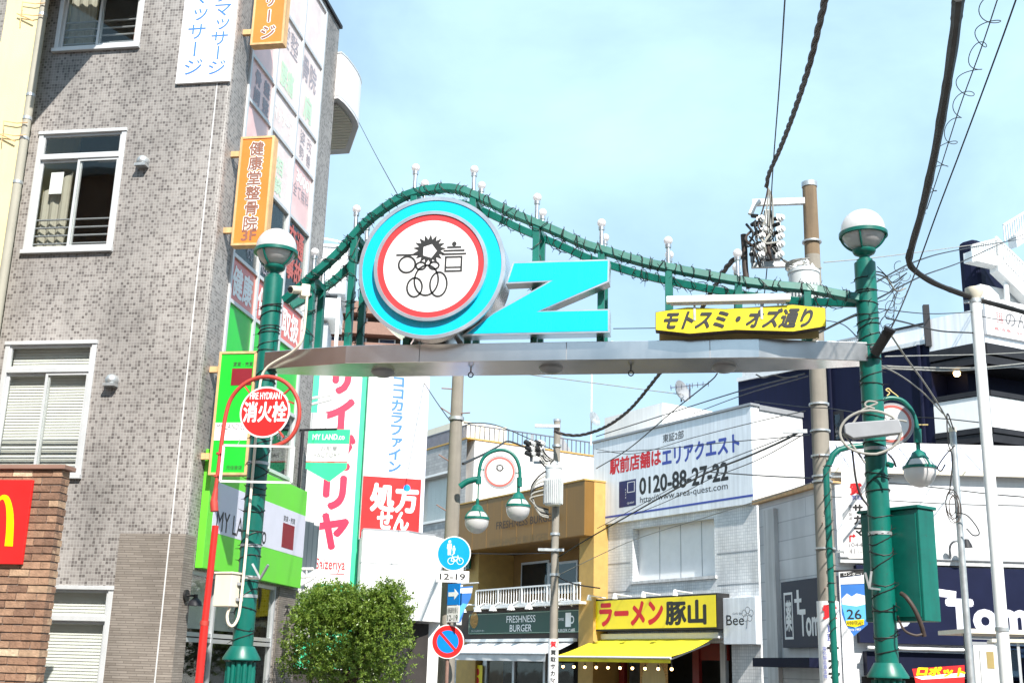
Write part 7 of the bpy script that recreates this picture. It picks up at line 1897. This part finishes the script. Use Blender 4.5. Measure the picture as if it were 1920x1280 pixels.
cable('black wire running from the top edge down to the black loudspeaker', [(1907, -6, 9.0), (1880, 70, 9.6), (1845, 165, 10.4), (1800, 285, 11.4), (1760, 390, 12.2), (1720, 500, 12.6), (1690, 575, 12.6), (1670, 617, 12.6)], 0.008)
# spiral hanger
h_ = Vector((FW.x, FW.y, 0)).normalized(); sp = []
for i in range(150):
    t = i / 149; x = 1872 + (1738 - 1872) * t; y = -6 + 398 * t; dd = 9.0 + 4.6 * t
    d = ray(x, y); c = EYE + d * (dd / d.dot(h_)); an = i * 2 * math.pi / 17
    sp.append(c + RIGHT * ((0.09 + 0.03 * math.sin(i * 0.13)) * math.cos(an) - 0.02) + UP * ((0.06 + 0.02 * math.sin(i * 0.21)) * math.sin(an)))
tag(obj('spiral_hanger', MB().tube(smooth_path(sp, 2), 0.0045, 5), 'black_rubber', None, True), 'black spiral cable hanger coiling down beside the thick bundle', 'cable', 'overhead cables')
cable('brown twisted cable dropping from the top edge to the transformer pole', [(1548, -6, 11.5), (1535, 50, 12.5), (1515, 130, 14), (1487, 215, 16.4), (1462, 280, 18.8), (1442, 325, 20.8), (1437, 350, 21.6)], 0.036, 'brown_rubber', 16, twist=4.5)
cable('thin straight black wire left of the twisted cable', [(1472, -6, 13), (1462, 150, 16), (1449, 320, 20), (1440, 480, 22.2), (1428, 600, 22.6)], 0.011)
cable('thick brown cable swagging from the transformer to the slim pole', [(1398, 478, 21.8), (1372, 490, 22), (1350, 520, 23), (1315, 580, 25), (1270, 655, 28), (1225, 715, 31), (1180, 768, 34), (1135, 800, 36.5), (1090, 815, 38.3), (1058, 814, 39.2), (1040, 808, 39.6)], 0.045, 'brown_rubber', twist=5)
cable('thin dark wire stretched from the roof canopy down to the gate', [(671, 226, 24), (700, 282, 19), (725, 328, 15.5), (746, 366, 13.2)], 0.006)
cable('thin dark wire dropping past the pharmacy sign to the bare pole', [(794, 716, 30), (815, 748, 27), (836, 778, 24), (862, 812, 21.6)], 0.012)
wires = [
 ('thin black wire crossing above the navy terrace to the upper corner', [(1645, 560, 14), (1730, 517, 18), (1800, 492, 24), (1870, 460, 30), (1930, 435, 36)], 0.012),
 ('thin black wire crossing the navy stair tower', [(1640, 530, 14), (1720, 489, 18), (1800, 468, 24), (1930, 446, 36)], 0.012),
 ('thin pale wire level with the stair tower railing', [(1545, 492, 22), (1650, 482, 26), (1790, 464, 32), (1850, 455, 36)], 0.012),
 ('pale service cable running level past the white pole', [(1655, 686, 13), (1700, 688, 14), (1790, 690, 17), (1850, 688, 19), (1930, 680, 22)], 0.011),
 ('second pale service cable just under the level one', [(1655, 690, 13), (1720, 693, 14.5), (1800, 694, 17.5), (1930, 686, 22.2)], 0.011),
 ('bright steel wire slanting from the loudspeaker to the thin grey pole', [(1672, 630, 12.6), (1700, 672, 13.4), (1735, 720, 14.6), (1768, 772, 15.8), (1785, 806, 16)], 0.011),
 ('second slanting wire tied to the thin grey pole', [(1650, 684, 12.8), (1690, 705, 13.6), (1730, 735, 14.8), (1768, 775, 15.8)], 0.009),
 ('black wire crossing in front of the navy building to the white pole', [(1662, 596, 12.6), (1700, 605, 13.4), (1760, 620, 14.4), (1825, 624, 15)], 0.010),
 ('long thin wire crossing the white phone board upward', [(1118, 878, 38), (1180, 840, 35), (1260, 772, 31), (1330, 716, 27), (1345, 700, 26)], 0.016),
 ('thin wire over the antenna to the concrete pole', [(1118, 818, 38), (1250, 776, 33), (1380, 735, 27), (1510, 700, 22.2)], 0.015),
 ('dark lashed cable slanting across the lower phone board', [(1045, 1045, 40), (1110, 1005, 38.5), (1180, 965, 36.5), (1260, 920, 33), (1330, 884, 29), (1400, 856, 25.5), (1470, 825, 22.8), (1505, 806, 22)], 0.022),
 ('thin wire rising beside the lashed cable on the phone board', [(1120, 990, 38), (1240, 925, 34), (1330, 876, 29), (1440, 832, 24), (1500, 808, 22)], 0.010),
 ('thin black wire across the phone digits to the white wall', [(1325, 884, 33), (1380, 888, 29), (1440, 892, 25.5), (1520, 896, 22)], 0.015),
 ('thin wire across the top of the phone board', [(1120, 848, 37), (1230, 842, 33), (1350, 830, 29), (1520, 815, 22.2)], 0.011),
 ('thin grey wire crossing the window recess', [(1045, 1078, 40), (1180, 1015, 35.5), (1320, 970, 29), (1440, 932, 24.5), (1520, 905, 22)], 0.011),
 ('thin wire slanting behind the green column to the white siding', [(1550, 900, 22), (1640, 903, 21), (1740, 912, 19.5), (1850, 925, 18), (1930, 932, 17)], 0.009),
 ('lower thin wire across the white siding', [(1550, 930, 22), (1700, 940, 20), (1800, 945, 18.5), (1930, 948, 17)], 0.008),
 ('thin wire from the concrete pole past the navy wing', [(1415, 752, 26), (1500, 762, 22.4), (1560, 766, 21), (1640, 778, 18), (1760, 784, 17), (1840, 792, 16)], 0.008),
 ('thin horizon wire between the letter Z and the name board', [(1150, 616, 30), (1230, 615, 29), (1350, 613, 27), (1480, 606, 24)], 0.012),
 ('black double cable rising to the gate column from behind the name board', [(1535, 624, 21), (1570, 606, 18), (1600, 592, 15), (1615, 586, 13.3)], 0.02),
 ('black wire from the gate column top to the cable bundle', [(1630, 508, 12.9), (1655, 512, 13), (1675, 530, 13.2), (1700, 512, 13.8)], 0.008),
 ('pale looped service wire at the gate column top', [(1630, 512, 12.8), (1660, 520, 13), (1680, 545, 13.2), (1698, 540, 13.6)], 0.010),
 ('thin wire from the slim pole to the burger fascia', [(1030, 1036, 39.8), (960, 1038, 42), (880, 1037, 46)], 0.014),
 ('curling service cable from the slim pole to the ramen building', [(1042, 1078, 40), (1060, 1088, 39.6), (1080, 1095, 39.2), (1110, 1100, 38.6), (1125, 1102, 38.4)], 0.022),
 ('brown bundled cable running behind the bare pole lamp', [(868, 869, 24), (905, 852, 29), (935, 836, 34), (953, 827, 37), (985, 838, 39.5)], 0.03),
]
for k in range(22):
    x0, y0 = rs_.uniform(1398, 1460), rs_.uniform(400, 470)
    obj('jumper_cable', MB().tube(smooth_path([on(B1, x0, y0, 21.6), on(B1, x0 + rs_.uniform(-12, 14), y0 + rs_.uniform(5, 22), 21.5), on(B1, x0 + rs_.uniform(-8, 20), y0 + rs_.uniform(15, 40), 21.6)], 5), rs_.choice([0.012, 0.018, 0.026]), 6), rs_.choice(['black_rubber', 'black_rubber', 'brown_rubber', 'grey_rubber']), sg, True)
tg = thing('wire_tangle', on(B5, 1690, 600, 13.4), 'tangle of small black wire loops between the gate column and the cable bundle', 'wires')
for k in range(9):
    cx_, cy_ = 1694 - k * 4 + rs_.uniform(-8, 8), 500 + k * 15; rx = rs_.uniform(7, 15)
    obj('wire_loop', MB().tube([on(B5, cx_ + rx * math.cos(a), cy_ + rx * 1.1 * math.sin(a), 13.2) for a in [i * 2 * math.pi / 16 * rs_.uniform(0.97, 1.03) for i in range(14)]], 0.004, 5, False), 'black_rubber', tg, True)
for k in range(7):
    obj('tie_wire', MB().tube([on(B5, 1645, 500 + 22 * k, 12.8), on(B5, 1668 + rs_.uniform(-8, 8), 520 + 14 * k, 13.0), on(B5, 1702 - 4 * k, 505 + 8 * k, 13.6)], 0.005, 5), 'black_rubber', tg, True)
wires += [
 ('thin wire from the column foot of the name board to the concrete pole', [(1545, 600, 22), (1580, 608, 17), (1615, 640, 13)], 0.008),
 ('thin pale wire low across the sky under the beam', [(900, 690, 30), (1100, 716, 34), (1300, 742, 38)], 0.014),
 ('thin dark wire from the dish to the concrete pole', [(1300, 775, 36), (1400, 738, 28), (1515, 705, 22)], 0.012),
 ('thin wire hugging the upper edge of the phone board', [(1118, 842, 38), (1190, 850, 36), (1300, 820, 32), (1420, 790, 26), (1510, 770, 22)], 0.010),
 ('thin dark wire looping below the lashed cable', [(1190, 964, 36), (1260, 935, 33), (1330, 898, 29), (1420, 862, 25), (1505, 815, 22)], 0.010),
 ('thin wire from the slim pole up to the bare pole band', [(870, 792, 22), (940, 800, 30), (1035, 842, 40)], 0.014),
 ('black curled cable end hanging under the beam by the concrete pole', [(1418, 702, 21), (1432, 708, 21.4), (1450, 703, 21.6), (1470, 708, 21.8), (1495, 706, 22)], 0.014),
 ('thin pale wire crossing the navy wing to the picture edge', [(1660, 668, 16), (1760, 666, 22), (1850, 664, 26), (1930, 660, 30)], 0.010),
 ('fine wire from the white pole collar to the terrace sign', [(1835, 592, 15), (1880, 600, 18), (1930, 603, 22)], 0.008),
 ('fine wire beside the lamp globe to the white pole', [(1640, 578, 13), (1740, 588, 14), (1825, 585, 15)], 0.006),
]
PALE = ('pale', 'bright', 'grey')
for lab, pts, r in wires:
    cable(lab, pts, r, 'grey_rubber' if any(k in lab for k in PALE) else 'black_rubber', 7)

# antennas and dish on the white building roof
am = on(FQ.p(0, 0, 0), 1294, 790, 37); zb = aq_top
an = thing('roof_antenna', (am.x, am.y, zb), 'thin multi element television antenna on the white building roof', 'antenna')
obj('mast', MB().tube([(am.x, am.y, zb), (am.x, am.y, vat(am, 1294, 720))], 0.03, 8), 'rail_blue', an, True)
FA = facing(Vector((am.x, am.y, 0)), 0)
za = vat(am, 1294, 723)
obj('boom', MB().bar(FA.p(-0.62, 0.0, za - 0.06), FA.p(0.62, 0.0, za + 0.06), 0.014), 'rail_blue', an)
for k in range(8):
    t = -0.6 + 1.2 * k / 7; obj('element', MB().bar(FA.p(t, -0.35, za + 0.1 * t), FA.p(t, 0.35, za + 0.1 * t), 0.01), 'rail_blue', an)
dm = on(FQ.p(0, 0, 0), 1108, 860, 44)
md = thing('antenna_mast', (dm.x, dm.y, gtop), 'tall thin white antenna mast with a dish between the two roofs', 'antenna')
obj('mast', MB().tube([(dm.x, dm.y, gtop - 2), (dm.x, dm.y, vat(dm, 1107, 690))], 0.03, 8), 'white_paint', md, True)
dz = vat(dm, 1108, 787)
obj('dish', MB().lathe((dm.x + 0.12, dm.y - 0.15, dz), [(0.0, 0.10), (0.16, 0.06), (0.28, -0.03), (0.30, -0.05), (0.28, -0.05), (0.0, 0.06)], 24, axis=(-0.75, 0.5, -0.3)), 'galvanised', md, True)
dm2 = on(FQ.p(0, 0, 0), 1278, 790, 37.5)
ds = thing('satellite_dish', (dm2.x, dm2.y, aq_top), 'grey satellite dish edge peeking over the phone board', 'dish')
obj('dish', MB().lathe((dm2.x, dm2.y, aq_top + 0.35), [(0.0, 0.12), (0.2, 0.08), (0.36, -0.03), (0.38, -0.06), (0.0, 0.08)], 24, axis=(-0.8, 0.55, -0.25)), 'grey_metal', ds, True)
obj('stand', MB().tube([(dm2.x, dm2.y, aq_top), (dm2.x, dm2.y, aq_top + 0.3)], 0.03, 8), 'grey_metal', ds, True)

# ================================================================== tree
def leaf_mat():
    m, n, l, b = nodes('leaf')
    g = n.new('ShaderNodeNewGeometry'); t = n.new('ShaderNodeTexNoise'); t.inputs['Scale'].default_value = 9; t.inputs['Detail'].default_value = 3
    l.new(g.outputs['Position'], t.inputs['Vector'])
    r = n.new('ShaderNodeValToRGB'); r.color_ramp.elements[0].position = 0.32; r.color_ramp.elements[1].position = 0.68
    r.color_ramp.elements[0].color = (0.085, 0.165, 0.022, 1); r.color_ramp.elements[1].color = (0.27, 0.37, 0.065, 1)
    l.new(t.outputs['Fac'], r.inputs['Fac']); l.new(r.outputs['Color'], b.inputs['Base Color'])
    b.inputs['Roughness'].default_value = 0.35
    tl = n.new('ShaderNodeBsdfTranslucent'); l.new(r.outputs['Color'], tl.inputs[0])
    mx = n.new('ShaderNodeMixShader'); mx.inputs[0].default_value = 0.4; l.new(b.outputs[0], mx.inputs[1]); l.new(tl.outputs[0], mx.inputs[2])
    l.new(mx.outputs[0], n['Material Output'].inputs['Surface']); return m
SPEC['leaf'] = leaf_mat
def tree(base, lobes, trunk_h, n_clump, label, seed, leaf=0.05):
    rn = random.Random(seed); t = thing('street_tree', base, label, 'tree', 'street trees')
    tk = MB(); top = base + Vector((0.05, 0, trunk_h))
    tk.tube(smooth_path([base, base + Vector((0.04, 0.02, trunk_h * 0.5)), top], 5), 0.07, 10, r1=0.05)
    for (cx_, cy_, cz_, rx, ry, rz) in lobes:
        e_ = base + Vector((cx_, cy_, cz_)); mid = top.lerp(e_, 0.5) + Vector((rn.uniform(-.1, .1), rn.uniform(-.1, .1), 0.05))
        tk.tube(smooth_path([top - Vector((0, 0, 0.1)), mid, e_ + Vector((0, 0, rz * 0.6))], 5), 0.035, 8, r1=0.008)
        for k in range(5):
            a = rn.uniform(0, 6.28); q = e_ + Vector((math.cos(a) * rx * .75, math.sin(a) * ry * .75, rn.uniform(-.4, .6) * rz))
            tk.tube([mid.lerp(e_, 0.6), q], 0.014, 6, r1=0.004)
    obj('trunk', tk, 'bark', t, True)
    V, F = [], []
    for i in range(n_clump):
        lb = lobes[rn.randrange(len(lobes))]
        while True:
            d = Vector((rn.gauss(0, 1), rn.gauss(0, 1), rn.gauss(0, 1))).normalized()
            if d.z > -0.75: break
        rr = rn.uniform(0.12, 1.0) ** 0.5 * rn.uniform(0.85, 1.12)
        c = base + Vector((lb[0] + d.x * lb[3] * rr, lb[1] + d.y * lb[4] * rr, lb[2] + d.z * lb[5] * rr))
        up = (d + Vector((0, 0, 0.7)) + Vector((rn.uniform(-.5, .5), rn.uniform(-.5, .5), rn.uniform(-.3, .5)))).normalized()
        Ls = rn.uniform(0.06, 0.16)
        for k in range(rn.randrange(9, 15)):
            s = rn.random(); p = c + up * (Ls * s)
            a = Vector((rn.gauss(0, 1), rn.gauss(0, 1), rn.gauss(0, 1))); a = (a - up * a.dot(up) * 0.6).normalized()
            dr = (a + up * rn.uniform(0.2, 0.9)).normalized(); sd = dr.cross(Vector((rn.uniform(-1, 1), rn.uniform(-1, 1), 1))).normalized()
            l_, w_ = leaf * rn.uniform(0.7, 1.3), leaf * rn.uniform(0.18, 0.3); nn = sd.cross(dr) * (w_ * 0.35)
            b = len(V)
            V += [p, p + dr * l_ * 0.5 + sd * w_ + nn, p + dr * l_, p + dr * l_ * 0.5 - sd * w_ + nn]
            F += [(b, b + 1, b + 2), (b, b + 2, b + 3)]
    mb = MB(); mb.v = V; mb.f = F
    obj('crown', mb, 'leaf', t)
BT = gpt(655, 19); BT.z = 0.12
tree(BT, [(-0.15, 0.0, 1.95, 0.72, 0.7, 0.75), (0.42, -0.1, 1.95, 0.62, 0.6, 0.80), (0.55, 0.1, 2.45, 0.35, 0.4, 0.42), (-0.35, 0.1, 2.45, 0.45, 0.4, 0.38), (0.1, -0.2, 1.45, 0.7, 0.6, 0.55), (0.12, -0.1, 2.35, 0.42, 0.4, 0.40)], 1.2, 4400, 'dense small leaved street tree in front of the restaurant sign', 3)
BT2 = gpt(580, 20.2); BT2.z = 0.12
tree(BT2, [(-0.05, 0.0, 1.85, 0.42, 0.5, 0.75), (0.1, 0.0, 2.4, 0.38, 0.4, 0.42)], 1.1, 1300, 'smaller shaded tree close to the shop front pier', 5)
# ================================================================== plain blocks added unseen behind the camera to shade and reflect into the scene
def block(x0, x1, y0, y1, h, mat, label, face):
    t = thing('added_block', ((x0 + x1) / 2, (y0 + y1) / 2, 0), label, 'building', 'added unseen blocks behind the viewpoint')
    obj('wall', MB().slab([(x0, y0), (x1, y0), (x1, y1), (x0, y1)], 0.01, h), mat, t)
    f, L = ((Fr((x1, y0), rad(90)), y1 - y0) if face == 'x+' else (Fr((x0, y1), rad(-90)), y1 - y0) if face == 'x-' else (Fr((x1, y1), rad(180)), x1 - x0))
    n = max(2, int(L / 2.6)); b = MB()
    for k in range(int(h / 3.2)):
        for i in range(n): b.box(f, L * (i + 0.2) / n, L * (i + 0.8) / n, 0.002, 0.04, 1.0 + k * 3.2, 2.5 + k * 3.2)
    o = obj('window_panes', b, 'dark_steel', t); o['kind'] = 'stuff'
    obj('coping', MB().slab([(x0 - 0.1, y0 - 0.1), (x1 + 0.1, y0 - 0.1), (x1 + 0.1, y1 + 0.1), (x0 - 0.1, y1 + 0.1)], h + 0.002, h + 0.2), 'grey_metal', t)
block(-20, -8.6, -12, 7.5, 13, 'brown_flat', 'added unseen brown block lining the street behind the brick wall', 'x+')
block(-20, -8.6, -34, -12.4, 15, 'grey_tile', 'added unseen grey tiled block further back on the brick wall side', 'x+')
block(-20, 4, -50, -34.5, 17, 'brown_flat', 'added unseen brown block closing the street behind the viewpoint', 'y+')
block(4.5, 24, -50, -34.5, 15, 'white_dirty', 'added unseen pale block closing the street beside the brown one', 'y+')
block(9.2, 22, -34, -14, 12, 'brown_flat', 'added unseen brown block on the drugstore side behind the viewpoint', 'x-')
block(9.2, 22, -13.6, 1.5, 11, 'grey_tile', 'added unseen grey tiled block on the drugstore side behind the viewpoint', 'x-')
flush_text()
